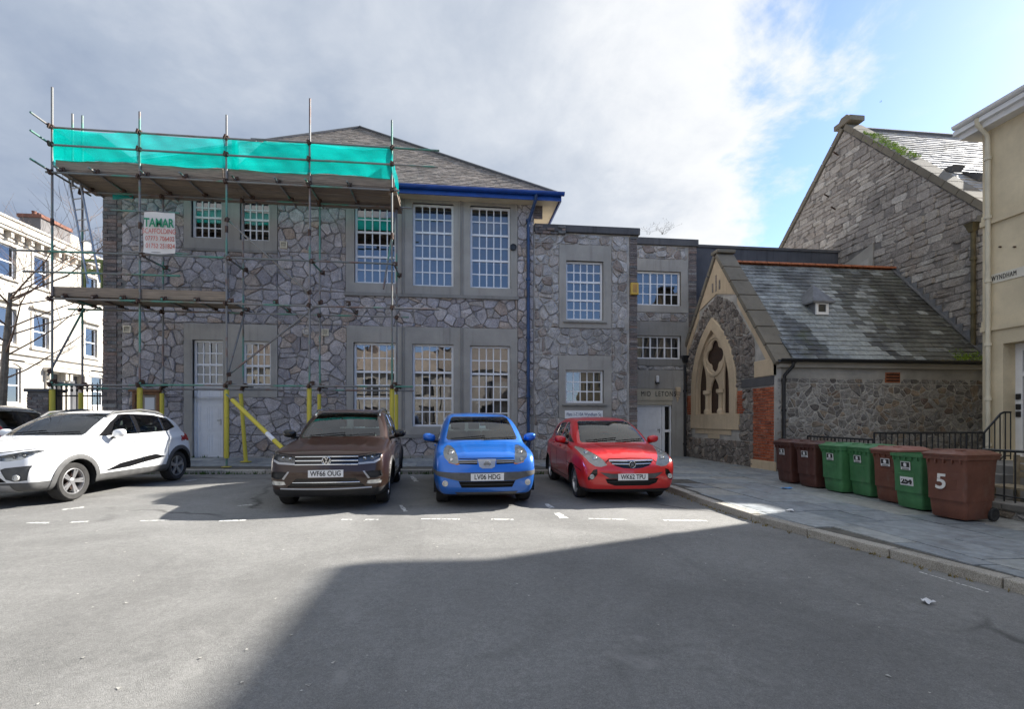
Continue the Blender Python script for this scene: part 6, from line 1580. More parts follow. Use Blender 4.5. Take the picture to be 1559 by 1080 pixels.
BINS = [('dark brown wheelie bin with council label, furthest of the row beside the brick pier', 'bin_dark', 1187, 738, None),
        ('dark brown wheelie bin standing between the furthest brown bin and a green bin', 'bin_dark', 1221, 745, None),
        ('green wheelie bin with a front panel, standing between dark brown bin and another green bin', 'bin_green', 1262, 753, None),
        ('green wheelie bin standing directly beside the red brown bin in the middle', 'bin_green', 1306, 760, None),
        ('red brown wheelie bin with pale faded lid between two green bins', 'bin_brown_light', 1347, 770, None),
        ('green wheelie bin with open top and number 254 label', 'bin_green', 1381, 781, '254'),
        ('large brown wheelie bin with white number 5, nearest of the row', 'bin_brown_light', 1438, 797, '5')]
M['white_mark'] = plain('white_paint_mark', (.72, .70, .66), .8, var=.1)
M['bin_faded'] = bin_mat('faded_pink_lid', (.30, .13, .10))
M['bin_hollow'] = bin_mat('open_green_bin', (.048, .20, .07))
for i, (lab_, mt, u, v, num) in enumerate(BINS):
    a, b, c = ray(u, v); t_ = -1.42/c
    for _ in range(6): t_ = (pave(a*t_, b*t_) - CAM_H)/c
    p = Vector((a*t_, b*t_)); s = .93
    mark = None
    if num == '5': mark = [('5', -.05, .58, .30, M['white_mark']), ('TYPHUN', -.06, .765, .055, M['white_mark'])]; mark = [('5', -.05, .56, .30, M['white_mark'])]
    if num == '254': mark = [('254', 0, .485, .12, M['label_black'])]
    # p is the near front corner; the bin faces the street (-x)
    rz = R(-90 + (4 if i in (1, 4) else -3 if i == 3 else 8 if i == 6 else 0)); cx_, cy_ = p.x + .30*s + .26, p.y + .27*s
    bt = wheelie(lab_, M[mt], M['bin_faded'] if i == 4 else M[mt], cx_, cy_, rz, s * (1.03 if i == 6 else 1), .0 if i != 5 else -2.6, mark, sticker=num != '5')
    if num == '254':
        mb = MB(); f_ = lambda x_, z_, o: Vector((x_*s, -(.26 + (z_-.055)*.094 + .006)*s - .004 - o, z_*s))
        mb.add([f_(-.12, .40, .003), f_(.12, .40, .003), f_(.12, .56, .003), f_(-.12, .56, .003), f_(-.12, .40, -.02), f_(.12, .40, -.02), f_(.12, .56, -.02), f_(-.12, .56, -.02)], [(0, 1, 2, 3), (0, 4, 5, 1), (1, 5, 6, 2), (2, 6, 7, 3), (3, 7, 4, 0)]); mb.build('number_label', M['paper'], bt, local=True)
# ================================================================== small litter, weeds along the kerb
def scrap(u, v, name, label, cat, mat, w, h, seed):
    rr = random.Random(seed); p = GP(u, v); onp = p.x > 4.4 and p.y > 3
    if u < 1200 and u > 1160: onp = True
    z0 = pave(p.x, p.y) + .004 if onp else ground(p.x, p.y) + .006
    m = MB(); n = 4; V = [(p.x + w*(i/n-.5) + rr.uniform(-.01, .01), p.y + h*(j/n-.5) + rr.uniform(-.01, .01), z0 + rr.uniform(0, .035)) for j in range(n+1) for i in range(n+1)]
    m.add(V, [(j*(n+1)+i, j*(n+1)+i+1, (j+1)*(n+1)+i+1, (j+1)*(n+1)+i) for j in range(n) for i in range(n)]); o = m.build(name, mat, smooth=True); setp(o, label, cat)
scrap(1198, 752, 'paper_scrap', 'crumpled blue and white paper scrap on the slate paving', 'litter', plain('blue_paper', (.10, .30, .62), .7), .22, .10, 1)
scrap(1203, 789, 'paper_scrap', 'small white crumpled wrapper lying against the kerb', 'litter', M['paper'], .10, .08, 2)
scrap(1412, 920, 'paper_scrap', 'pale crumpled tissue lying on the road near the kerb', 'litter', M['paper'], .07, .07, 3)
rr_ = random.Random(31)
kp = [(rr_.uniform(-7.3, 2.2), KERB_Y - .03 - abs(rr_.gauss(0, .03)), .0) for _ in range(170)]
tufts('kerb_weeds', [(x, y, ground(x, y)) for x, y, z in kp], M['weed'], None, 9, .09, 5)
kp = []
for i in range(10, len(kr)-1):
    for _ in range(9):
        p = kr[i].lerp(kr[i+1], rr_.random()) + Vector((-.02 - abs(rr_.gauss(0, .03)), rr_.uniform(-.02, .02), 0)); kp.append((p.x, p.y, ground(p.x, p.y)))
tufts('gutter_grass', kp, M['drygrass'], None, 10, .035, 4)
wp = [(rr_.uniform(XL+.2, XR), YF-.06-abs(rr_.gauss(0, .03)), 0) for _ in range(60)]
tufts('wall_foot_weeds', [(x, y, pave(x, y)) for x, y, z in wp], M['weed'], None, 11, .08, 4)
# leaf litter and grit on the road
m = MB()
for _ in range(420):
    x, y = rr_.uniform(-8, 4.6), rr_.uniform(2.2, 12); s = rr_.uniform(.006, .022); a = rr_.uniform(0, 6.28); z = ground(x, y) + .004
    m.add([(x + s*math.cos(a+k*2.1)*rr_.uniform(.6, 1.2), y + s*math.sin(a+k*2.1), z + rr_.uniform(0, .006)) for k in range(3)], [(0, 1, 2)])
o = m.build('grit', plain('pale_grit', (.36, .35, .32), .9, var=.6, scale=40), recalc=False); setp(o, kind='stuff')
# ================================================================== CARS
def catmull(P_, n=6, closed=True):
    P_ = [np.array(p, float) for p in P_]; out = []; m = len(P_)
    for i in range(m if closed else m-1):
        a, b, c, d = (P_[(i+k) % m] if closed else P_[min(max(i+k, 0), m-1)] for k in (-1, 0, 1, 2))
        for k in range(n):
            t = k/n; out.append(.5*((2*b) + (c-a)*t + (2*a-5*b+4*c-d)*t*t + (3*b-a-3*c+d)*t**3))
    return np.array(out)
def sd_grid(poly, ys, zs):
    Y, Z = np.meshgrid(ys, zs, indexing='ij'); D = np.full(Y.shape, 1e9); inside_ = np.zeros(Y.shape, bool); n = len(poly)
    for i in range(n):
        a, b = poly[i], poly[(i+1) % n]; e = b-a; L = e.dot(e)
        if L < 1e-12: continue
        t = np.clip(((Y-a[0])*e[0] + (Z-a[1])*e[1])/L, 0, 1); D = np.minimum(D, (Y-a[0]-t*e[0])**2 + (Z-a[1]-t*e[1])**2)
        c = (a[1] > Z) != (b[1] > Z)
        with np.errstate(divide='ignore', invalid='ignore'): xx = (b[0]-a[0])*(Z-a[1])/(b[1]-a[1]) + a[0]
        inside_ ^= c & (Y < xx)
    D = np.sqrt(D); D[inside_] *= -1; return D
def bil(G, ys, zs, Y, Z):
    fy = np.clip((Y-ys[0])/(ys[1]-ys[0]), 0, len(ys)-1.001); fz = np.clip((Z-zs[0])/(zs[1]-zs[0]), 0, len(zs)-1.001)
    i, j = fy.astype(int), fz.astype(int); u, v = fy-i, fz-j
    return G[i, j]*(1-u)*(1-v) + G[i+1, j]*u*(1-v) + G[i, j+1]*(1-u)*v + G[i+1, j+1]*u*v
def smin(a, b, k): h = np.clip(.5 + .5*(b-a)/k, 0, 1); return b*(1-h) + a*h - k*h*(1-h)
def smax(a, b, k): return -smin(-a, -b, k)
def tri(F, org, h, P_):
    q = (P_-org)/h; q = np.clip(q, 0, np.array(F.shape)-1.001); i = q.astype(int); f = q-i; r = 0
    for dx in (0, 1):
        for dy in (0, 1):
            for dz in (0, 1):
                w = (f[:, 0] if dx else 1-f[:, 0])*(f[:, 1] if dy else 1-f[:, 1])*(f[:, 2] if dz else 1-f[:, 2]); r = r + w*F[i[:, 0]+dx, i[:, 1]+dy, i[:, 2]+dz]
    return r
def grad(F, org, h, P_):
    e = h*.9; g = np.stack([tri(F, org, h, P_ + np.eye(3)[k]*e) - tri(F, org, h, P_ - np.eye(3)[k]*e) for k in range(3)], 1)
    return g/np.maximum(1e-9, np.linalg.norm(g, axis=1, keepdims=True))
def nets(F, org, h):
    """surface nets: one vertex in each cell the surface crosses"""
    S = F < 0; nx, ny, nz = F.shape
    c = np.zeros((nx-1, ny-1, nz-1), int)
    for dx in (0, 1):
        for dy in (0, 1):
            for dz in (0, 1): c += S[dx:nx-1+dx, dy:ny-1+dy, dz:nz-1+dz]
    act = (c > 0) & (c < 8); idx = -np.ones(act.shape, int); cells = np.argwhere(act); idx[act] = np.arange(len(cells))
    acc = np.zeros((len(cells), 3)); cnt = np.zeros(len(cells))
    cor = [(a, b, d) for a in (0, 1) for b in (0, 1) for d in (0, 1)]
    for a in cor:
        for k in range(3):
            if a[k]: continue
            b = list(a); b[k] = 1
            fa = F[cells[:, 0]+a[0], cells[:, 1]+a[1], cells[:, 2]+a[2]]; fb = F[cells[:, 0]+b[0], cells[:, 1]+b[1], cells[:, 2]+b[2]]
            m = (fa < 0) != (fb < 0); t = np.where(m, fa/np.where(m, fa-fb, 1), 0)
            p = cells + np.array(a); p = p.astype(float); p[:, k] += t; acc[m] += p[m]; cnt[m] += 1
    V = org + h*acc/cnt[:, None]
    faces = []
    for k in range(3):
        u, v = [q for q in range(3) if q != k]
        sl0 = [slice(None)]*3; sl1 = [slice(None)]*3; sl0[k] = slice(0, -1); sl1[k] = slice(1, None)
        ch = np.argwhere(S[tuple(sl0)] != S[tuple(sl1)])
        for e in ch:
            if e[u] == 0 or e[v] == 0 or e[u] >= F.shape[u]-1 or e[v] >= F.shape[v]-1: continue
            q = []
            for du, dv in ((-1, -1), (0, -1), (0, 0), (-1, 0)):
                w = e.copy(); w[u] += du; w[v] += dv; q.append(idx[tuple(w)])
            flip = S[tuple(e)] if k != 1 else not S[tuple(e)]
            faces.append(q if flip else q[::-1])
    for _ in range(2):                                        # slide the vertices onto the surface
        g = grad(F, org, h, V); d = tri(F, org, h, V); V = V - g*np.clip(d, -h, h)[:, None]*.8
    return V, faces
def pip(poly, x, y): return inside(poly, x, y)
def cut(bm, lay, poly, ax, pred, tag, keep=None):
    i, j = ax
    if isinstance(poly, np.ndarray): poly = [tuple(p) for p in poly]
    x0, x1, y0, y1 = min(p[0] for p in poly), max(p[0] for p in poly), min(p[1] for p in poly), max(p[1] for p in poly)
    def bb(f): a = [v.co[i] for v in f.verts]; b = [v.co[j] for v in f.verts]; return min(a), max(a), min(b), max(b)
    fs = set()
    for f in bm.faces:
        if f[lay] not in (keep or (0,)): continue
        c = f.calc_center_median()
        if not (x0-.1 < c[i] < x1+.1 and y0-.1 < c[j] < y1+.1): continue
        if pred(f.normal, c): fs.add(f)
    n = len(poly)
    for k in range(n):
        p, q = poly[k], poly[(k+1) % n]; dx, dy = q[0]-p[0], q[1]-p[1]
        if abs(dx)+abs(dy) < 1e-6: continue
        a0, a1, b0, b1 = min(p[0], q[0])-.002, max(p[0], q[0])+.002, min(p[1], q[1])-.002, max(p[1], q[1])+.002; sub = []
        for f in fs:
            a = bb(f)
            if a[0] <= a1 and a[1] >= a0 and a[2] <= b1 and a[3] >= b0: sub.append(f)
        if not sub: continue
        co = Vector((0, 0, 0)); no = Vector((0, 0, 0)); co[i], co[j] = p; no[i], no[j] = dy, -dx
        es = {e for f in sub for e in f.edges}; vs_ = {v for f in sub for v in f.verts}
        r = bmesh.ops.bisect_plane(bm, geom=list(vs_)+list(es)+sub, dist=1e-5, plane_co=co, plane_no=no.normalized())
        fs = {f for f in fs if f.is_valid} | {g for g in r['geom'] if isinstance(g, bmesh.types.BMFace) and g.is_valid}
    got = 0
    for f in fs:
        c = f.calc_center_median()
        if pip(poly, c[i], c[j]): f[lay] = tag; got += 1
    return got
def mirror(poly): return [(-x, z) for x, z in poly][::-1]
def circle(cy, cz, r, n=28): return [(cy + r*math.cos(2*math.pi*k/n), cz + r*math.sin(2*math.pi*k/n)) for k in range(n)]
def car_paint(name, c, metal=.0, rough=.30):
    t = MT(name); fl = t.smooth(t.noise(1.2, 3, .5), .3, .7, .96, 1.04); v = t.n('ShaderNodeVectorMath', operation='SCALE'); v.inputs[0].default_value = c; t.l(fl, v.inputs['Scale'])
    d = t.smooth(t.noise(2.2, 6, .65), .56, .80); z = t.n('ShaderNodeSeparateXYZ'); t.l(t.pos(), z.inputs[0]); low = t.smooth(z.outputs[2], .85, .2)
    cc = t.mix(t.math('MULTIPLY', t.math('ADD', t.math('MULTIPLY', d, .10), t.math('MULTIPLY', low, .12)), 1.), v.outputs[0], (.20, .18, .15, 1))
    t.col(cc).set(Roughness=rough, Metallic=metal, Coat_Weight=.75, Coat_Roughness=.04, Coat_IOR=1.5); return t.m
M['trim'] = plain('black_plastic_trim', (.020, .020, .021), .55, var=.2, scale=9)
M['trim_grey'] = plain('grey_plastic_cladding', (.085, .085, .085), .6, var=.2, scale=9)
M['gloss_black'] = plain('gloss_black', (.008, .008, .009), .12, var=0)
M['chrome'] = plain('chrome', (.72, .72, .73), .12, 1., var=0)
M['silver'] = plain('silver_plastic', (.42, .42, .43), .35, .6, var=.05)
M['alloy'] = plain('alloy_wheel', (.48, .48, .49), .30, .8, var=.12, scale=9)
M['tyre'] = plain('tyre_rubber', (.028, .027, .026), .85, var=.3, scale=12, bump=.2)
M['plate'] = plain('white_number_plate', (.74, .74, .74), .4, var=.02)
M['red_lens'] = plain('red_lamp_lens', (.35, .01, .012), .12, var=.0)
M['amber'] = plain('amber_lens', (.55, .20, .03), .2, var=0)
M['seat'] = plain('dark_seat_fabric', (.035, .035, .037), .85, var=.2)
M['seam'] = plain('panel_gap', (.006, .006, .006), .8, var=0)
def lens_mat():
    t = MT('headlamp_lens'); gl = t.n('ShaderNodeBsdfGlossy'); gl.inputs['Roughness'].default_value = .02
    tp = t.n('ShaderNodeBsdfTransparent'); tp.inputs[0].default_value = (.93, .94, .94, 1); fr = t.n('ShaderNodeFresnel'); fr.inputs[0].default_value = 1.5; m = t.n('ShaderNodeMixShader')
    t.l(fr.outputs[0], m.inputs[0]); t.l(tp.outputs[0], m.inputs[1]); t.l(gl.outputs[0], m.inputs[2]); t.l(m.outputs[0], t.o.inputs[0]); return t.m
M['lens'] = lens_mat()
M['lamp_bucket'] = plain('lamp_reflector', (.62, .62, .60), .22, .55, var=.35, scale=16)
M['lamp_dark'] = plain('dark_lamp_bucket', (.12, .12, .125), .25, .5, var=.5, scale=16)
M['lamp_cream'] = plain('clouded_lamp_reflector', (.70, .67, .56), .28, .25, var=.22, scale=14)
M['lamp_white'] = plain('pale_lamp_reflector', (.80, .78, .72), .35, .0, var=.15, scale=14)
PLATE_FONT_SX = .62

def build_car(sp, name, label, paint, loc, rz, scale=1., group=None):
    L, W, H = sp['L'], sp['W'], sp['H']; W2 = W/2
    root = thing(name, label, 'car', (loc[0], loc[1], ground(loc[0], loc[1] + 2)), rz, group); root.scale = (scale,)*3
    tiltx = math.atan2(ground(loc[0], loc[1]+3.2) - ground(loc[0], loc[1]+.8), 2.4); root.rotation_euler = (tiltx, 0, rz)
    root.location.z = ground(loc[0], loc[1] + .85) - .85*math.tan(tiltx) + .002
    h = .03; ys2, zs2 = np.arange(-.3, L+.3, .012), np.arange(-.1, H+.3, .012)
    GL = sd_grid(catmull(sp['low']), ys2, zs2); GG = sd_grid(catmull(sp['green']), ys2, zs2)
    org = np.array([-W2-.12, -.15, .06]); nxx = int((W+.24)/h)+2; nyy = int((L+.30)/h)+2; nzz = int((H+.12)/h)+2
    org[0] = -h*(nxx-1)/2
    X, Y, Z = np.meshgrid(org[0]+h*np.arange(nxx), org[1]+h*np.arange(nyy), org[2]+h*np.arange(nzz), indexing='ij'); AX = np.abs(X)
    wy = np.interp(ys2, *zip(*sp['plan'])); k_ = np.ones(9)/9
    wy = np.convolve(np.pad(wy, 4, 'edge'), k_, 'valid'); dwy = np.gradient(wy, .012)
    ws = np.interp(zs2, *zip(*sp['sect'])); ws = np.convolve(np.pad(ws, 4, 'edge'), k_, 'valid')
    wg = np.interp(zs2, *zip(*sp['gsect'])); wg = np.convolve(np.pad(wg, 6, 'edge'), np.ones(13)/13, 'valid')
    wyf = lambda y: np.interp(y, ys2, wy); dwf = lambda y: np.interp(y, ys2, dwy)
    c1, c2, c3 = sp.get('nose', .13), sp.get('camber', .06), .075
    # nose curvature fades towards the back
    fade = np.clip(1 - Y/(L*.5), -1, 1)
    dl = bil(GL, ys2, zs2, Y - c1*X*X*fade, Z + c2*X*X*np.clip((Z-.5)*2, 0, 1))
    side = (AX - W2*wyf(Y) - np.interp(Z, zs2, ws))/np.sqrt(1 + (W2*dwf(Y))**2)
    for f in sp.get('crease', []):                             # soft character lines along the flank
        yy0, zz0, yy1, zz1, amt, wd = f; zl = zz0 + (zz1-zz0)*np.clip((Y-yy0)/(yy1-yy0), 0, 1)
        side = side - amt*np.exp(-((Z-zl)/wd)**2)*np.clip((Y-yy0)/.3, 0, 1)*np.clip((yy1-Y)/.3, 0, 1)
    for yw in sp['wheels']:                                    # swollen arches
        rr = np.sqrt((Y-yw)**2 + (Z-sp['wr'])**2); side = side - sp.get('flare', .018)*np.exp(-((rr-sp['wr']-.07)/.09)**2)
    dlow = smax(dl, side, .09)
    taper = np.interp(Y, *zip(*sp['gplan']))
    dg = smax(bil(GG, ys2, zs2, Y - .13*X*X*np.clip(1 - (Y-.6)/(L*.5), -1, 1), Z + c3*X*X), (AX - np.interp(Z, zs2, wg) - taper)*.95, sp.get('groof', .11))
    F = smin(dlow, dg, .045)
    for (hx, hy0, hy1, hamt, hw) in sp.get('hood', []):        # pressed lines on the bonnet
        F = F - hamt*np.exp(-((AX-hx-.10*(Y-hy0))/hw)**2)*np.clip((Y-hy0)/.25, 0, 1)*np.clip((hy1-Y)/.2, 0, 1)*(Z > .6)
    V, faces = nets(F, org, h)
    bm = bmesh.new(); bv = [bm.verts.new(v) for v in V]
    for f in faces:
        if -1 in f or len(set(f)) < 4: continue
        try: bm.faces.new([bv[i] for i in f])
        except ValueError: pass
    bm.normal_update()
    bmesh.ops.recalc_face_normals(bm, faces=bm.faces)
    cz = sum(f.normal.z for f in bm.faces if f.calc_center_median().z > H*.92)
    if cz < 0: bmesh.ops.reverse_faces(bm, faces=bm.faces)
    lay = bm.faces.layers.int.new('tag')
    names = {0: ('body', paint, 0)}; nt_ = [0]
    def region(polys, ax, pred, part, mat, off=0., keep=None):
        nt_[0] += 1; tg = nt_[0]; got = 0
        for p in polys: got += cut(bm, lay, p, ax, pred, tg, keep)
        names[tg] = (part, mat, off); return tg
    front = lambda n, c: n.y < -.12 and c.y < 1.15
    sideR = lambda n, c: n.x > .25; sideL = lambda n, c: n.x < -.25
    rear = lambda n, c: n.y > .12 and c.y > L*.6
    zr = sp['wr']
    ARCH = []
    for yw in sp['wheels']:
        ra = zr + sp.get('gap', .045)
        arc = [(yw + ra*math.cos(t), zr + ra*math.sin(t)) for t in np.linspace(0, math.pi, 15)]
        ARCH.append([(yw+ra+.012, 0.0), (yw+ra+.006, zr*.6)] + arc + [(yw-ra-.006, zr*.6), (yw-ra-.012, 0.0)])
    for a in ARCH:
        for pr in (sideR, sideL): nt_[0] += 1; cut(bm, lay, a, (1, 2), pr, 999)
    lowside = lambda n, c: abs(n.x) > .2
    # glass first, then lamps, grilles, trim
    for p in sp['windscreen']: region([p], (0, 2), lambda n, c: n.y < -.15 and c.z > sp['beltz'] and c.y < L*.6, 'windscreen', M['glass_car'], -.004)
    for p in sp.get('rearscreen', []): region([p], (0, 2), lambda n, c: n.y > .15 and c.z > sp['beltz']-.05 and c.y > L*.6, 'rear_window', M['glass_car'], -.004)
    for p in sp['sidewin']:
        for pr in (sideR, sideL): region([p], (1, 2), lambda n, c, pr=pr: pr(n, c) and c.z > sp['beltz']-.12, 'side_window', M['glass_car'], -.006)
    for p in sp.get('dlo', []):
        for pr in (sideR, sideL): region([p], (1, 2), lambda n, c, pr=pr: pr(n, c) and c.z > sp['beltz']-.16, 'window_trim', M['gloss_black'], .002)
    for part, poly, mat, off in sp['front']:
        if min(x for x, z in poly) < -.01: region([poly], (0, 2), front, part, M[mat] if isinstance(mat, str) else mat, off)
        else:
            for q in (poly, mirror(poly)): region([q], (0, 2), front, part, M[mat] if isinstance(mat, str) else mat, off)
    for part, poly, mat, off in sp.get('side', []):
        for pr in (sideR, sideL): region([poly], (1, 2), pr, part, M[mat], off)
    for part, poly, mat, off in sp.get('rear', []):
        for q in (poly, mirror(poly)): region([q], (0, 2), rear, part, M[mat], off)
    if sp.get('cladding'):
        wc = sp['cladding'][1]
        for yw in sp['wheels']:
            ra = zr + sp.get('gap', .045)
            ring = [(yw + (ra+wc)*math.cos(t), zr + (ra+wc)*math.sin(t)) for t in np.linspace(-.35, math.pi+.35, 21)] + [(yw + (ra-.05)*math.cos(t), zr + (ra-.05)*math.sin(t)) for t in np.linspace(math.pi+.35, -.35, 21)]
            for pr in (sideR, sideL): region([ring], (1, 2), pr, 'arch_cladding', M[sp['cladding'][0]], .014)
    if sp.get('lowtrim'):
        z0 = sp['lowtrim'][1]; region([[(-.2, -.1), (L+.2, -.1), (L+.2, z0), (-.2, z0)]], (1, 2), lambda n, c: True, 'lower_cladding', M[sp['lowtrim'][0]], .004)
    def strip(pts, w):
        out = []; 
        for (a, b) in zip(pts, pts[1:]):
            d = Vector((b[0]-a[0], b[1]-a[1])); nn = Vector((-d.y, d.x)).normalized()*w/2
            out.append([(a[0]-nn.x, a[1]-nn.y), (b[0]-nn.x, b[1]-nn.y), (b[0]+nn.x, b[1]+nn.y), (a[0]+nn.x, a[1]+nn.y)])
        return out
    for pts in sp.get('seams', []):
        for pr in (sideR, sideL): region(strip(pts, .013), (1, 2), pr, 'panel_gap', M['seam'], -.006)
    for pts in sp.get('fseams', []):
        for s in strip(pts, .013):
            for q in (s, mirror(s)): region([q], (0, 2), lambda n, c: c.y < 1.4 and n.y < .05, 'panel_gap', M['seam'], -.006)
    bm.faces.ensure_lookup_table()
    # ---- split into parts, normals from the field itself
    groups = {}
    for f in bm.faces: groups.setdefault(f[lay], []).append(f)
    seams_v, seams_f = [], []
    parts = {}
    merged = {}
    for tg, fl in groups.items():
        if tg == 999 or tg not in names: continue
        part, mat, off = names[tg]
        idx = {}; vs_ = []; fs_ = []
        for f in fl:
            q = []
            for v in f.verts:
                if v.index not in idx or True:
                    key = v
                    if key not in idx: idx[key] = len(vs_); vs_.append(v.co.copy())
                    q.append(idx[key])
            fs_.append(q)
        co = np.array([tuple(v) for v in vs_]); nr = grad(F, org, h, co)
        if off:
            flset = set(fl); top = co + nr*off; n0 = len(vs_); allv = [tuple(p) for p in top]; allf = [list(q) for q in fs_]; bot = {}
            for f in fl:
                for lp in f.loops:
                    e = lp.edge
                    if sum(1 for g in e.link_faces if g in flset) == 1:
                        a, b = lp.vert, lp.link_loop_next.vert
                        for v in (a, b):
                            if v not in bot: bot[v] = len(allv); allv.append(tuple(v.co))
                        allf.append([idx[a], bot[a], bot[b], idx[b]] if off > 0 else [idx[a], bot[a], bot[b], idx[b]])
            nrm = [tuple(q) for q in nr] + [tuple(nr[idx[v]]) for v in bot]
        else: allv, allf, nrm = [tuple(p) for p in co], fs_, [tuple(q) for q in nr]
        if part == 'panel_gap':
            b0 = len(seams_v); seams_v += allv; seams_f += [[i+b0 for i in q] for q in allf]; continue
        me = bpy.data.meshes.new(part); me.from_pydata(allv, [], allf); me.materials.append(mat)
        me.polygons.foreach_set('use_smooth', [True]*len(me.polygons))
        me.normals_split_custom_set_from_vertices(nrm)
        o = bpy.data.objects.new(part, me); COL.objects.link(o); o.parent = root; parts.setdefault(part, []).append(o)
        if part == 'headlight':                                # reflector and lamps behind the lens
            dpt = sp.get('bucket_depth', .05); n0 = len(co)
            bk = [tuple(p - q*dpt + np.array([0, .3*dpt, 0])) for p, q in zip(co, nr)]; flset = set(fl); rim = []; rf_ = [list(q) for q in fs_]; bk2 = list(bk); mp_ = {}
            for f in fl:
                for lp in f.loops:
                    if sum(1 for g in lp.edge.link_faces if g in flset) == 1:
                        a, b = lp.vert, lp.link_loop_next.vert
                        for v in (a, b):
                            if v not in mp_: mp_[v] = len(bk2); bk2.append(tuple(v.co))
                        rf_.append([idx[a], mp_[a], mp_[b], idx[b]])
            m2 = bpy.data.meshes.new('reflector'); m2.from_pydata(bk2, [], rf_); m2.materials.append(M[sp.get('bucket', 'lamp_bucket')])
            b = bpy.data.objects.new('reflector', m2); COL.objects.link(b); b.parent = o
            bvh = BVHTree.FromPolygons([Vector(p) for p in bk], fs_)
            sg = 1 if co[:, 0].mean() > 0 else -1
            for (lx_, lz_, lr) in sp['lamps']:
                hit = bvh.ray_cast(Vector((sg*lx_, -2, lz_)), Vector((0, 1, 0)))
                if hit[0]:
                    m = MB(); p = hit[0]; m.lathe([(0, -.045), (lr*.55, -.04), (lr*.8, -.022), (lr*.95, -.03), (lr, -.025), (lr, .03)], lambda a, b2, hh: (p.x+a, p.y+hh+.012, p.z+b2), 14); m.build('lamp', M[sp.get('lampmat', 'chrome')], o, smooth=True, local=True)
    if seams_v:
        me = bpy.data.meshes.new('panel_gap'); me.from_pydata(seams_v, [], seams_f); me.materials.append(M['seam']); o = bpy.data.objects.new('panel_gap', me); COL.objects.link(o); o.parent = root; o['kind'] = 'stuff'
    bvh = BVHTree.FromBMesh(bm)
    bm.free()
    def on_front(x, z, y0=-1.): 
        hit = bvh.ray_cast(Vector((x, y0, z)), Vector((0, 1, 0))); return hit
    # ---- wheels
    tr = W2 - sp.get('inset', .055); tw = .205
    for i, yw in enumerate(sp['wheels']):
        for sg in (1, -1):
            r = zr; f = lambda a, b, hh: (sg*(tr - tw/2 + hh), yw + a, r + b)
            m = MB(); ri = sp['rim']
            m.lathe([(ri-.01, -tw/2+.03), (ri+.01, -tw/2+.005), (r-.035, -tw/2-.005), (r-.008, -tw/2+.018), (r, -tw/2+.05), (r, tw/2-.05), (r-.008, tw/2-.018), (r-.035, tw/2+.006), (ri+.025, tw/2+.0), (ri+.004, tw/2-.006), (ri-.01, tw/2-.03)], f, 36)
            wh = m.build('wheel', M['tyre'], root, smooth=True, local=True)
            m = MB(); m.lathe([(ri+.004, tw/2-.012), (ri-.012, tw/2-.008), (ri-.02, tw/2-.03), (ri-.035, -tw/2+.03)], f, 30); m.build('rim', M['alloy'], wh, smooth=True, local=True)
            m = MB(); m.lathe([(0, .0), (ri-.05, .0), (ri-.05, .02)], f, 24); m.build('brake_disc', M['rust_metal'], wh, local=True)
            ns = sp.get('spokes', 5); tws = sp.get('twin', False)
            for k in range(ns):
                t0 = 2*math.pi*k/ns + .3*i; m = MB()
                for off_ in ((-.11, .11) if tws else (0,)):
                    t = t0 + off_; ct, st = math.cos(t), math.sin(t); w0, w1 = (.020, .017) if tws else (.030, .036)
                    t2 = t0 + off_*1.15; c2_, s2_ = math.cos(t2), math.sin(t2)
                    V = []
                    for rr_2, ww, hh, cc, ss in ((.045, w0, tw/2-.028, ct, st), ((ri-.012), w1, tw/2-.016, c2_, s2_)):
                        for q in (-1, 1): V.append(f(rr_2*cc - q*ww*ss, rr_2*ss + q*ww*cc, hh)); V.append(f(rr_2*cc - q*ww*1.1*ss, rr_2*ss + q*ww*1.1*cc, hh-.035))
                    m.add(V, [(0, 2, 6, 4), (0, 4, 5, 1), (2, 3, 7, 6), (1, 5, 7, 3)])
                m.build('spoke', M['alloy'], wh, local=True)
            m = MB(); m.lathe([(0, tw/2-.012), (.03, tw/2-.014), (.052, tw/2-.024), (.06, tw/2-.06)], f, 14); m.build('hub_cap', M['alloy'], wh, smooth=True, local=True)
            # arch liner
            ra = zr + sp.get('gap', .045); m = MB(); P_ = []
            for t in np.linspace(-.25, math.pi+.25, 17):
                for xx in (W2-.01, W2-.36): P_.append((sg*min(xx, W2-.01), yw + ra*math.cos(t), zr + ra*math.sin(t)))
            m.add(P_, [(2*k, 2*k+1, 2*k+3, 2*k+2) for k in range(16)]); m.add([P_[2*k+1] for k in range(17)], [tuple(range(17))]); m.build('wheel_arch_liner', M['seam'], root, local=True)
    # ---- cabin
    by = sp['cabin']
    m = MB(); m.box((-W2+.16, by[0], .30), (W2-.16, by[3], .34)); m.box((-W2+.13, by[0]-.1, .34), (-W2+.17, by[3], sp['beltz']-.08)); m.box((W2-.17, by[0]-.1, .34), (W2-.13, by[3], sp['beltz']-.08)); m.box((-W2+.2, by[3]-.04, .34), (W2-.2, by[3], sp['beltz']-.06)); m.build('cabin_lining', M['seat'], root, local=True)
    m = MB(); m.prism([(by[0]-.28, sp['beltz']-.10), (by[0]+.05, sp['beltz']+.015), (by[0]+.34, sp['beltz']-.02), (by[0]+.36, .55), (by[0], .4)], lambda a, b, d: (d, a, b), -W2+.18, W2-.18); m.build('dashboard', M['trim'], root, local=True)
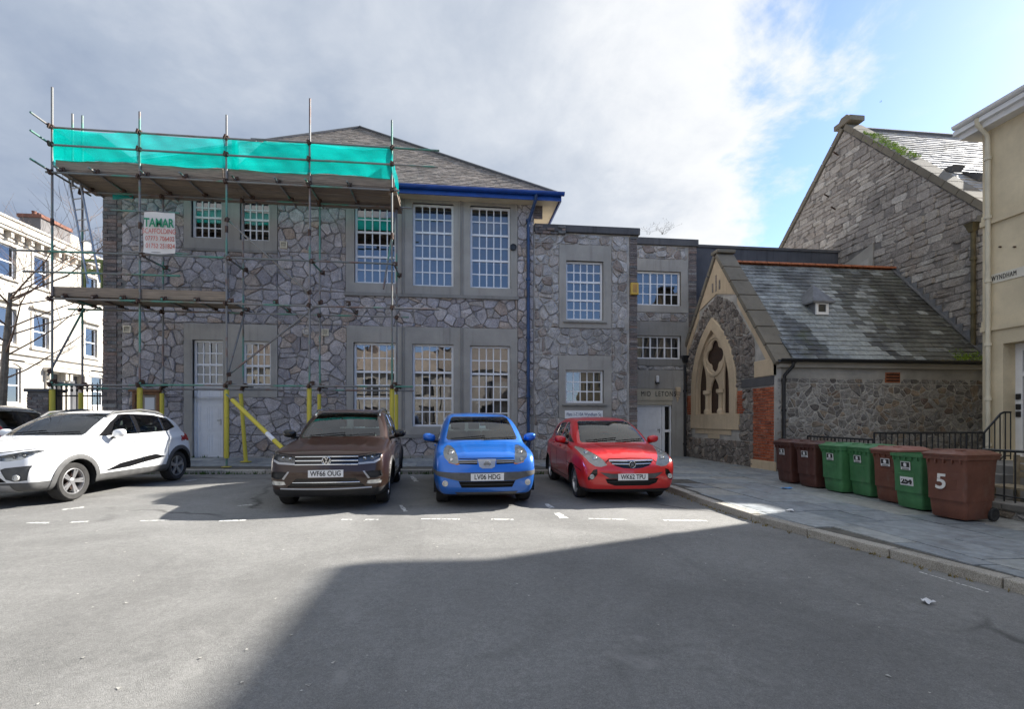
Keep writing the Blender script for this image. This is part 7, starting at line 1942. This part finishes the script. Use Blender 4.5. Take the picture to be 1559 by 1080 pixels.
    for xs_, yy in ((-.36, by[1]), (.36, by[1]), (-.38, by[2]), (.38, by[2]), (0, by[2])):
        m = MB(); bz = sp['beltz']
        m.prism([(yy-.48, .50), (yy, .46), (yy+.18, bz+.12), (yy+.07, bz+.13), (yy-.06, .60), (yy-.46, .62)], lambda a, b, d: (xs_+d, a, b), -.22 if xs_ else -.15, .22 if xs_ else .15)
        m.box((xs_-.12, yy+.10, bz+.16), (xs_+.12, yy+.19, bz+.33)); m.build('seat', M['seat'], root, bevel=.03, local=True)
    m = MB(); n = 20; cw = Vector((.36, by[0]+.42, sp['beltz']-.02)); P_ = [cw + Vector((.18*math.cos(2*math.pi*k/n), .07*math.sin(2*math.pi*k/n), .17*math.sin(2*math.pi*k/n))) for k in range(n+1)]; m.path(P_, .014, 6); m.tube(cw + Vector((-.17, 0, 0)), cw + Vector((.17, 0, 0)), .016, 6); m.build('steering_wheel', M['trim'], root, local=True)
    m = MB(); mz = sp['wtop'] - .09; m.box((-.11, sp['wtopy']+.04, mz-.03), (.11, sp['wtopy']+.06, mz+.03)); m.build('rear_view_mirror', M['trim'], root, local=True)
    # ---- door mirrors
    mx_, my_, mz_ = sp['mirror']
    for sg in (1, -1):
        bmm = bmesh.new(); bmesh.ops.create_uvsphere(bmm, u_segments=16, v_segments=10, radius=1)
        for v in bmm.verts:
            x_, y_, z_ = v.co; y_ = y_ if y_ < 0 else y_*.45; e_ = lambda q: math.copysign(abs(q)**.75, q)
            v.co = (sg*(mx_ + .115*e_(x_)), my_ + .085*y_, mz_ + .075*e_(z_) + .012*x_)
        me = bpy.data.meshes.new('door_mirror'); bmm.to_mesh(me); bmm.free(); me.materials.append(paint if not sp.get('mirror_mat') else M[sp['mirror_mat']]); shade_smooth(me, 60)
        o = bpy.data.objects.new('door_mirror', me); COL.objects.link(o); o.parent = root
        m = MB(); m.tube((sg*(mx_-.17), my_+.05, mz_-.085), (sg*(mx_-.02), my_+.0, mz_-.055), .028, 8); m.build('mirror_arm', M['trim'], o, local=True)
    # ---- wipers
    for (x0, x1) in ((-.55, .05), (.02, .58)):
        m = MB(); P_ = []
        for k in range(7):
            x = x0 + (x1-x0)*k/6; hit = bvh.ray_cast(Vector((x, -1, sp['beltz'] + .035 + .05*k/6*(1 if x0 < 0 else .6))), Vector((0, 1, 0)))
            if hit[0]: P_.append(hit[0] + Vector((0, -.014, .012)))
        if len(P_) > 2: m.path(P_, .009, 5); m.build('wiper', M['seam'], root, local=True)
    # ---- number plate
    pz = sp['plate']; hit = on_front(0, pz[0]); py0 = min(q[0].y for q in (on_front(x_, pz[0]+dz_) for x_ in (0, .2) for dz_ in (-.05, .05)) if q[0]) - .012 - pz[1]
    m = MB(); m.box((-.26, py0, pz[0]-.056), (.26, py0+.012, pz[0]+.056)); m.box((-.22, py0+.0121, pz[0]-.04), (.22, py0+.10, pz[0]+.04)); pl_ = m.build('number_plate', M['plate'], root, local=True)
    t = text(sp['reg'], .110, frame_m((0, py0-.002, pz[0]-.001), (1, 0, 0), (0, 0, 1)), M['ink'], None, font_scale_x=.82, bold=.0016, depth=.001); t.parent = pl_
    # ---- badge
    bx_, bz_, kind, br_ = sp['badge']; hit = on_front(bx_, bz_)
    if hit[0]:
        p = hit[0] + Vector((0, -.012, 0)); f = lambda a, b, hh: (p.x+a, p.y-hh, p.z+b)
        m = MB(); m.lathe([(br_*.86, 0), (br_*.86, .012), (br_*.93, .016), (br_, .012), (br_, -.03)], f, 28); bd = m.build('badge', M['chrome'], root, local=True, smooth=True)
        m = MB(); m.lathe([(0, .0), (br_*.87, .0), (br_*.87, -.02)], f, 24); m.build('badge_field', M['gloss_black'] if kind != 'bar' else M['silver'], bd, local=True)
        def bar(a, b, w):
            m = MB(); d = Vector((b[0]-a[0], b[1]-a[1])); nn = Vector((-d.y, d.x)).normalized()*w/2
            m.prism([(a[0]-nn.x, a[1]-nn.y), (b[0]-nn.x, b[1]-nn.y), (b[0]+nn.x, b[1]+nn.y), (a[0]+nn.x, a[1]+nn.y)], f, .0, .012); m.build('emblem_bar', M['chrome'], bd, local=True)
        R_ = br_*.9; w = br_*.17
        if kind == 'vw':
            for s in (-1, 1):
                bar((s*R_*.36, R_*.90), (0, R_*.12), w); bar((s*R_*.86, R_*.36), (s*R_*.42, -R_*.86), w); bar((s*R_*.42, -R_*.86), (0, R_*.02), w)
        elif kind == 'bar':
            bar((-R_*1.35, 0), (R_*1.35, 0), br_*.42)
        elif kind == 'griffin':
            for a, b in (((-.62, .10), (-.05, .52)), ((-.05, .52), (.30, .30)), ((-.35, .15), (.25, -.05)), ((.25, -.05), (.55, -.45)), ((-.55, -.25), (.05, -.35)), ((.10, .45), (.60, .10)), ((-.10, -.02), (-.25, -.70))): bar((a[0]*R_, a[1]*R_), (b[0]*R_, b[1]*R_), w*.9)
    for pts, rad, mat in sp.get('bars', []):                   # grille bars and chrome strips lying on the nose
        P_ = []
        for x in np.linspace(-1, 1, 21):
            xx = x*pts[0]; zz_ = pts[1] + pts[2]*abs(x)**2; hit = on_front(xx, zz_)
            if hit[0]: P_.append(hit[0] + Vector((0, -pts[3], 0)))
        if len(P_) > 3: m = MB(); m.path(P_, rad, 8); m.build('grille_bar', M[mat], root, smooth=True, local=True)
    for x, z, r in sp.get('fogs', []):
        for sg in (1, -1):
            hit = on_front(sg*x, z)
            if hit[0]:
                p = hit[0]; m = MB(); m.lathe([(0, .012), (r*.75, .012), (r*.8, .020), (r, .018), (r*1.05, -.02)], lambda a, b, hh: (p.x+a, p.y-hh, p.z+b), 18); m.build('fog_light', M['lamp_bucket'], root, smooth=True, local=True)
    for pts in sp.get('roofbars', []):
        for sg in (1, -1):
            P_ = []; 
            for (x_, y_, dz_) in pts:
                hit = bvh.ray_cast(Vector((sg*x_, y_, 3)), Vector((0, 0, -1)))
                if hit[0]: P_.append(hit[0] + Vector((0, 0, dz_)))
            m = MB(); m.path(P_, .022, 8); m.build('roof_rail', M[sp.get('rail_mat', 'chrome')], root, smooth=True, local=True)
    for yh, zh in sp.get('handles', []):
        for sg in (1, -1):
            hit = bvh.ray_cast(Vector((sg*2, yh, zh)), Vector((-sg, 0, 0)))
            if hit[0]: p = hit[0]; m = MB(); m.box((p.x - sg*.01, yh-.09, zh-.016), (p.x + sg*.028, yh+.09, zh+.016)); m.build('door_handle', paint, root, bevel=.012, local=True)
    if sp.get('aerial'):
        hit = bvh.ray_cast(Vector((0, sp['aerial'], 3)), Vector((0, 0, -1))); p = hit[0]; m = MB(); m.tube(p, p + Vector((0, .22, .28)), .006, 5, .003); m.build('aerial', M['trim'], root, local=True)
    return root

PLAN = lambda L, a=.0: [(-.2, .50), (0, .66+a), (.05, .80+a), (.12, .885+a*.5), (.22, .94), (.42, .975), (.8, .995), (1.4, 1.0), (L-1.2, 1.0), (L-.6, .985), (L-.25, .94), (L-.1, .87), (L, .72), (L+.2, .5)]
SECT = [(.0, -.16), (.18, -.12), (.26, -.055), (.38, -.02), (.52, -.004), (.68, .0), (.82, -.012), (.95, -.035), (1.05, -.065), (1.2, -.14), (1.5, -.25)]
def gsect(W2, zb, zt, tb, tt): return [(0, W2-tb+.06), (zb-.3, W2-tb+.03), (zb, W2-tb), (zb + (zt-zb)*.5, W2-tb-(tt-tb)*.42), (zt, W2-tt), (zt+.3, W2-tt-.15)]
def gplan(y0, y1): return [(0, -.10), (y0, -.05), (y0+.5, -.012), (y0+1.0, 0), (y1-1.2, 0), (y1-.4, -.045), (y1, -.09)]

SUV = dict(L=4.486, W=1.839, H=1.643, wr=.355, rim=.235, wheels=(.90, 3.58), gap=.05, inset=.05, beltz=1.10, flare=.02, nose=.11, camber=.055,
    low=[(.16, .23), (.06, .30), (.015, .42), (.0, .58), (.025, .70), (.05, .80), (.09, .90), (.17, .955), (.5, 1.015), (.9, 1.06), (1.3, 1.10), (2.2, 1.12), (3.3, 1.14), (4.2, 1.12), (4.38, 1.02), (4.45, .82), (4.47, .58), (4.42, .34), (4.25, .25), (3.2, .22), (1.4, .22), (.5, .21)],
    green=[(1.16, 1.05), (1.30, 1.135), (1.62, 1.345), (1.92, 1.52), (2.15, 1.60), (2.5, 1.637), (2.9, 1.643), (3.4, 1.625), (3.9, 1.575), (4.12, 1.50), (4.25, 1.32), (4.36, 1.10), (4.2, 1.0), (2.8, .98), (1.4, .99)],
    plan=PLAN(4.486, .05), sect=SECT, gsect=gsect(.9195, 1.08, 1.60, .085, .27), gplan=gplan(1.2, 4.3),
    crease=[(1.3, .93, 4.3, .97, .014, .028), (1.2, .40, 3.3, .42, .012, .04)], hood=[(.42, .15, 1.25, .012, .03), (.20, .2, 1.2, .006, .025)],
    windscreen=[[(-.66, 1.135), (.66, 1.135), (.665, 1.17), (.60, 1.38), (.545, 1.545), (.50, 1.575), (-.50, 1.575), (-.545, 1.545), (-.60, 1.38), (-.665, 1.17)]],
    rearscreen=[[(-.58, 1.18), (.58, 1.18), (.52, 1.50), (-.52, 1.50)]],
    sidewin=[[(1.72, 1.135), (2.52, 1.145), (2.52, 1.53), (2.22, 1.515), (1.98, 1.40)], [(2.60, 1.145), (3.42, 1.155), (3.36, 1.52), (2.60, 1.53)], [(3.50, 1.16), (4.0, 1.24), (3.78, 1.46), (3.44, 1.51)]],
    dlo=[[(1.58, 1.12), (2.56, 1.13), (3.5, 1.14), (4.08, 1.235), (3.80, 1.49), (3.4, 1.545), (2.5, 1.56), (2.18, 1.535), (1.9, 1.40)]],
    front=[('headlight', [(.475, .775), (.50, .765), (.70, .785), (.80, .83), (.83, .90), (.76, .905), (.60, .885), (.47, .862)], 'lens', -.002),
           ('lamp_strip', [(.475, .735), (.72, .752), (.80, .795), (.80, .825), (.70, .780), (.475, .770)], 'silver', .004),
           ('upper_grille', [(-.47, .735), (.47, .735), (.47, .862), (-.47, .862)], 'gloss_black', -.03),
           ('corner_intake', [(.58, .62), (.66, .635), (.82, .635), (.84, .545), (.72, .52), (.66, .53)], 'trim', -.03),
           ('intake_blade', [(.545, .635), (.575, .635), (.655, .525), (.625, .515)], 'silver', .004),
           ('fog_light', [(.60, .435), (.62, .485), (.80, .497), (.83, .47), (.82, .435), (.70, .425)], 'lamp_bucket', -.006),
           ('lower_grille', [(-.44, .53), (.44, .53), (.585, .395), (-.585, .395)], 'gloss_black', -.03),
           ('bumper_lip', [(-.95, .365), (-.95, .18), (.95, .18), (.95, .365), (.62, .35), (-.62, .35)], 'trim', .004)],
    rear=[('tail_light', [(.45, .90), (.85, .88), (.88, 1.05), (.45, 1.02)], 'red_lens', .004)],
    cladding=('trim', .05), lowtrim=('trim', .36),
    seams=[[(1.48, .40), (1.50, 1.0), (1.60, 1.12)], [(2.55, .38), (2.56, 1.13)], [(3.28, .40), (3.36, .75), (3.46, 1.13)], [(1.48, .40), (3.28, .40)], [(.62, .80), (1.50, 1.02)]],
    fseams=[[(0, .885), (.45, .885), (.74, .915)]],
    lamps=[(.56, .825, .030), (.67, .840, .030)], bucket='lamp_dark', plate=(.605, .0), reg='WF66 OUG', badge=(0, .80, 'vw', .070),
    bars=[((.47, .862, .0, .004), .010, 'chrome'), ((.47, .80, .0, -.012), .013, 'chrome'), ((.47, .742, .0, .002), .011, 'chrome'), ((.50, .465, .0, -.01), .010, 'chrome'), ((.68, .362, .012, .010), .013, 'silver')],
    roofbars=[[(.60, 1.95, .0), (.585, 2.1, .045), (.575, 2.9, .055), (.57, 3.6, .05), (.56, 3.85, .0)]], handles=[(2.38, .98), (3.25, 1.0)],
    cabin=(1.35, 2.35, 3.25, 4.1), wtop=1.56, wtopy=1.98, mirror=(1.0, 1.72, 1.17), mirror_mat='gloss_black', spokes=5, twin=True)
MPV = dict(L=4.083, W=1.691, H=1.535, wr=.302, rim=.200, wheels=(.79, 3.39), gap=.04, beltz=1.02, flare=.014, nose=.16, camber=.09,
    low=[(.15, .20), (.05, .28), (.01, .40), (.0, .50), (.02, .60), (.05, .68), (.10, .78), (.19, .865), (.36, .925), (.58, .965), (.8, .995), (1.1, 1.02), (2, 1.01), (3.2, 1.01), (3.85, 1.0), (3.99, .90), (4.06, .70), (4.08, .50), (4.02, .28), (3.8, .20), (2.9, .18), (1.3, .18), (.5, .18)],
    green=[(.72, .96), (.86, 1.04), (1.20, 1.245), (1.52, 1.405), (1.78, 1.48), (2.1, 1.52), (2.5, 1.535), (3.1, 1.515), (3.6, 1.455), (3.80, 1.36), (3.92, 1.16), (4.0, .98), (3.8, .9), (2.4, .88), (1.0, .9)],
    plan=PLAN(4.083, .04), sect=SECT, gsect=gsect(.8455, 1.0, 1.48, .065, .235), gplan=gplan(.8, 3.95), hood=[(.33, .12, .85, .010, .035)],
    crease=[(.8, .80, 3.8, .86, .012, .035)],
    windscreen=[[(-.60, 1.045), (.60, 1.045), (.625, 1.08), (.575, 1.30), (.53, 1.43), (.48, 1.455), (-.48, 1.455), (-.53, 1.43), (-.575, 1.30), (-.625, 1.08)]],
    rearscreen=[[(-.56, 1.05), (.56, 1.05), (.50, 1.40), (-.50, 1.40)]],
    sidewin=[[(1.45, 1.04), (2.18, 1.045), (2.18, 1.43), (1.95, 1.42), (1.66, 1.27)], [(2.27, 1.045), (3.02, 1.05), (2.95, 1.42), (2.27, 1.435)], [(3.1, 1.06), (3.55, 1.13), (3.42, 1.34), (3.04, 1.41)], [(1.12, 1.04), (1.36, 1.04), (1.40, 1.14)]],
    dlo=[],
    front=[('headlight', [(.445, .725), (.50, .705), (.60, .735), (.665, .80), (.685, .87), (.665, .93), (.62, .965), (.56, .965), (.50, .92), (.46, .83)], 'lens', -.002),
           ('indicator', [(.43, .70), (.47, .69), (.60, .722), (.60, .733), (.50, .703), (.443, .722)], 'amber', .002),
           ('grille', [(.15, .695), (.455, .705), (.445, .765), (.15, .775)], 'seam', -.03),
           ('badge_plate', [(-.145, .775), (-.12, .66), (-.07, .635), (.07, .635), (.12, .66), (.145, .775)], 'silver', .006),
           ('bumper_band', [(-.90, .60), (-.90, .555), (-.50, .46), (-.44, .445), (.44, .445), (.50, .46), (.90, .555), (.90, .60), (.55, .575), (-.55, .575)], 'trim_grey', .006),
           ('lower_grille', [(-.45, .44), (.45, .44), (.40, .335), (-.40, .335)], 'seam', -.04),
           ('bumper_lip', [(-.50, .262), (.50, .262), (.46, .235), (-.46, .235)], 'trim_grey', .01)],
    rear=[('tail_light', [(.62, .80), (.80, .80), (.74, 1.25), (.60, 1.25)], 'red_lens', .004)],
    lowtrim=('trim', .225),
    seams=[[(1.28, .34), (1.26, .7), (1.30, 1.02)], [(2.22, .32), (2.22, 1.03)], [(2.95, .34), (3.0, .7), (3.08, 1.04)], [(1.28, .34), (2.95, .34)]],
    fseams=[[(0, .792), (.44, .785)]],
    lamps=[(.56, .86, .058), (.565, .765, .030)], bucket='lamp_white', bucket_depth=.006, lampmat='lamp_bucket', plate=(.505, .0), reg='LV06 HDG', badge=(0, .706, 'bar', .048),
    bars=[((.45, .727, .0, -.012), .009, 'silver'), ((.45, .755, .0, -.010), .009, 'silver'), ((.44, .385, 0, -.02), .010, 'trim')],
    fogs=[(.655, .405, .046)], handles=[(2.02, .90), (2.84, .92)], cabin=(1.0, 2.05, 2.9, 3.75), wtop=1.45, wtopy=1.62, mirror=(.93, 1.40, 1.075), spokes=6, aerial=2.0)
HATCH = dict(L=3.999, W=1.737, H=1.488, wr=.305, rim=.212, wheels=(.83, 3.34), gap=.035, beltz=.99, flare=.020, nose=.17, camber=.08,
    low=[(.15, .19), (.05, .27), (.01, .40), (.0, .52), (.02, .62), (.06, .70), (.13, .775), (.28, .845), (.5, .905), (.75, .95), (1.0, .985), (1.3, 1.0), (2, .985), (3.1, 1.0), (3.75, 1.01), (3.90, .92), (3.97, .72), (3.99, .5), (3.93, .27), (3.7, .19), (2.8, .17), (1.3, .17), (.5, .17)],
    green=[(.86, .93), (.98, 1.0), (1.33, 1.205), (1.66, 1.36), (1.92, 1.435), (2.2, 1.475), (2.5, 1.488), (2.95, 1.47), (3.35, 1.415), (3.55, 1.33), (3.74, 1.15), (3.87, .99), (3.75, .9), (2.4, .86), (1.1, .88)],
    plan=PLAN(3.999, .02), sect=SECT, gsect=gsect(.8685, .98, 1.43, .085, .27), gplan=gplan(.95, 3.85), hood=[(.30, .15, 1.0, .010, .03)],
    crease=[(1.0, .80, 3.8, .90, .014, .03)],
    windscreen=[[(-.62, 1.005), (.62, 1.005), (.64, 1.04), (.585, 1.25), (.53, 1.385), (.48, 1.41), (-.48, 1.41), (-.53, 1.385), (-.585, 1.25), (-.64, 1.04)]],
    rearscreen=[[(-.52, 1.02), (.52, 1.02), (.48, 1.36), (-.48, 1.36)]],
    sidewin=[[(1.58, 1.005), (2.25, 1.02), (2.25, 1.385), (2.05, 1.375), (1.78, 1.24)], [(2.33, 1.025), (2.98, 1.05), (2.94, 1.35), (2.33, 1.385)], [(3.06, 1.07), (3.36, 1.13), (3.26, 1.27), (3.04, 1.33)]],
    dlo=[[(1.20, .995), (1.54, 1.0), (1.66, 1.13), (1.60, 1.14)]],
    front=[('headlight', [(.43, .665), (.53, .635), (.63, .645), (.72, .71), (.79, .83), (.80, .92), (.76, .945), (.67, .91), (.56, .83), (.475, .745)], 'lens', -.002),
           ('upper_grille', [(-.395, .735), (-.30, .655), (-.17, .618), (0, .605), (.17, .618), (.30, .655), (.395, .735), (.2, .745), (-.2, .745)], 'gloss_black', -.02),
           ('bumper_panel', [(-.56, .545), (-.40, .44), (.40, .44), (.56, .545), (.35, .525), (-.35, .525)], 'trim_grey', -.008),
           ('lower_grille', [(-.47, .438), (-.43, .36), (-.30, .315), (.30, .315), (.43, .36), (.47, .438)], 'seam', -.03),
           ('fog_surround', [(.60, .60), (.665, .585), (.755, .45), (.745, .405), (.665, .425), (.60, .51)], 'gloss_black', -.012),
           ('bumper_lip', [(-.9, .255), (.9, .255), (.9, .15), (-.9, .15)], 'trim', .004)],
    rear=[('tail_light', [(.62, .80), (.82, .80), (.76, 1.08), (.62, 1.08)], 'red_lens', .004)],
    lowtrim=('trim', .215),
    seams=[[(1.34, .33), (1.33, .75), (1.36, .985)], [(2.29, .31), (2.29, 1.01)], [(2.95, .34), (2.98, .68), (3.06, 1.04)], [(1.34, .33), (2.95, .33)], [(.30, .55), (.62, .62), (1.32, .62)]],
    fseams=[[(0, .775), (.38, .765), (.45, .70)]],
    lamps=[(.60, .765, .052), (.69, .85, .040)], bucket='lamp_white', bucket_depth=.008, lampmat='lamp_bucket', plate=(.468, .0), reg='WK62 TPU', badge=(0, .675, 'griffin', .058),
    bars=[((.385, .738, .0, .006), .017, 'chrome'), ((.345, .685, .005, .0), .012, 'chrome'), ((.43, .385, 0, -.02), .008, 'trim')],
    fogs=[(.69, .47, .040)], handles=[(2.10, .90), (2.82, .93)], cabin=(1.15, 2.1, 2.9, 3.6), wtop=1.40, wtopy=1.75, mirror=(.95, 1.50, 1.045), spokes=5, twin=True)
CROSS = dict(L=4.099, W=1.80, H=1.535, wr=.325, rim=.215, wheels=(.85, 3.454), gap=.05, beltz=1.06, flare=.022, nose=.14, camber=.06,
    low=[(.17, .25), (.06, .32), (.015, .45), (.0, .58), (.02, .70), (.06, .82), (.14, .895), (.35, .945), (.7, .995), (1.1, 1.045), (1.4, 1.055), (2.2, 1.04), (3.2, 1.07), (3.85, 1.08), (3.99, .98), (4.06, .78), (4.09, .58), (4.03, .36), (3.85, .27), (2.9, .25), (1.3, .25), (.5, .24)],
    green=[(1.0, 1.0), (1.12, 1.065), (1.48, 1.27), (1.82, 1.425), (2.1, 1.49), (2.45, 1.52), (2.8, 1.52), (3.2, 1.485), (3.55, 1.42), (3.75, 1.30), (3.90, 1.08), (3.8, .96), (2.4, .92), (1.2, .94)],
    plan=PLAN(4.099, .04), sect=SECT, gsect=gsect(.90, 1.05, 1.48, .09, .27), gplan=gplan(1.05, 3.9), hood=[(.40, .2, 1.1, .012, .035)],
    crease=[(1.0, .88, 3.9, .96, .016, .03), (1.5, .52, 2.9, .62, -.014, .06)],
    windscreen=[[(-.65, 1.075), (.65, 1.075), (.665, 1.11), (.61, 1.31), (.55, 1.44), (.50, 1.465), (-.50, 1.465), (-.55, 1.44), (-.61, 1.31), (-.665, 1.11)]],
    rearscreen=[[(-.54, 1.1), (.54, 1.1), (.50, 1.40), (-.50, 1.40)]],
    sidewin=[[(1.66, 1.07), (2.32, 1.085), (2.32, 1.43), (2.12, 1.42), (1.86, 1.29)], [(2.42, 1.09), (3.12, 1.11), (3.10, 1.38), (2.95, 1.41), (2.42, 1.43)], [(3.17, 1.115), (3.46, 1.17), (3.36, 1.33), (3.16, 1.375)]],
    dlo=[[(1.40, 1.05), (2.36, 1.07), (3.2, 1.09), (3.54, 1.17), (3.40, 1.36), (3.0, 1.435), (2.3, 1.455), (2.08, 1.44), (1.78, 1.30)]],
    front=[('headlight', [(.40, .735), (.52, .72), (.70, .745), (.80, .80), (.84, .865), (.79, .88), (.66, .862), (.50, .825), (.40, .80)], 'lens', -.002),
           ('upper_grille', [(-.395, .70), (-.30, .64), (.30, .64), (.395, .70), (.395, .80), (.30, .83), (-.30, .83), (-.395, .80)], 'gloss_black', -.025),
           ('fog_panel', [(.46, .60), (.52, .625), (.82, .655), (.80, .60), (.77, .43), (.62, .415), (.52, .45)], 'trim_grey', -.012),
           ('fog_blade', [(.50, .548), (.72, .555), (.72, .572), (.50, .566)], 'silver', .012),
           ('lower_grille', [(-.40, .535), (.40, .535), (.52, .405), (-.52, .405)], 'seam', -.03),
           ('skid_plate', [(-.55, .36), (.55, .36), (.60, .15), (-.60, .15)], 'silver', .012)],
    side=[('door_trim', [(1.42, .43), (1.78, .535), (2.34, .60), (2.34, .50), (2.0, .455)], 'gloss_black', .010), ('door_trim', [(2.37, .605), (2.70, .635), (2.98, .57), (2.75, .54), (2.37, .505)], 'gloss_black', .010),
          ('tail_light', [(3.80, .94), (3.98, .90), (4.03, .98), (3.92, 1.03), (3.82, 1.06)], 'red_lens', .006)],
    rear=[('tail_light', [(.55, .88), (.88, .86), (.88, 1.02), (.58, 1.02)], 'red_lens', .006)],
    cladding=('trim_grey', .075), lowtrim=('trim_grey', .395),
    seams=[[(1.40, .40), (1.38, .8), (1.42, 1.05)], [(2.36, .40), (2.36, 1.08)], [(3.05, .42), (3.08, .72), (3.20, 1.09)]],
    fseams=[[(0, .862), (.40, .852), (.74, .895)]],
    lamps=[(.56, .78, .030), (.67, .80, .035)], bucket='lamp_bucket', plate=(.585, .0), reg='WK22 EXN', badge=(0, .735, 'none', .045),
    bars=[((.39, .76, .0, -.006), .014, 'chrome'), ((.39, .71, .0, -.006), .010, 'silver'), ((.39, .66, .0, -.006), .008, 'trim')],
    fogs=[(.655, .475, .046)], roofbars=[[(.60, 1.82, .0), (.60, 2.0, .05), (.59, 2.7, .06), (.58, 3.2, .05), (.57, 3.42, .0)]], rail_mat='trim_grey', handles=[(2.20, .92), (2.96, .96)],
    cabin=(1.25, 2.2, 3.0, 3.75), wtop=1.46, wtopy=1.90, mirror=(1.0, 1.62, 1.10), spokes=5, twin=True, aerial=3.2)
P_BROWN = car_paint('dark_brown_metallic', (.032, .0135, .009), .5, .34)
P_BLUE = car_paint('bright_blue_metallic', (.008, .15, .60), .30, .30)
P_RED = car_paint('bright_red_paint', (.62, .008, .010), .0, .30)
P_WHITE = car_paint('white_paint', (.74, .75, .76), .0, .30)
P_DARK = car_paint('dark_grey_blue_paint', (.02, .026, .034), .4, .32)
CARS = [('parked_suv', SUV, 'brown sport utility car parked facing the road between the white and blue cars', P_BROWN, (-1.92, 7.45), R(2.6), .955),
        ('parked_minivan', MPV, 'bright blue compact car with oval headlights parked between brown and red cars', P_BLUE, (.48, 7.62), R(2.0), 1.0),
        ('parked_hatchback', HATCH, 'bright red hatchback with chrome grille parked beside the pavement corner', P_RED, (2.98, 7.98), R(-.5), 1.0),
        ('parked_crossover', CROSS, 'white crossover with grey wheel arch cladding and roof bars, leftmost in the parking row', P_WHITE, (-7.02, 7.85), R(-5.0), .97)]
import time as _t
for nm_, sp_, lb_, pt_, lo_, rz_, sc_ in CARS:
    build_car(sp_, nm_, lb_, pt_, lo_, rz_, sc_, 'cars parked in front of the hall')
DK = dict(HATCH); DK['reg'] = ''; DK['spokes'] = 5
build_car(DK, 'parked_hatchback', 'dark grey car mostly hidden behind the white car at the left edge', P_DARK, (-12.6, 11.0), R(-90), 1.04, 'cars parked in front of the hall')
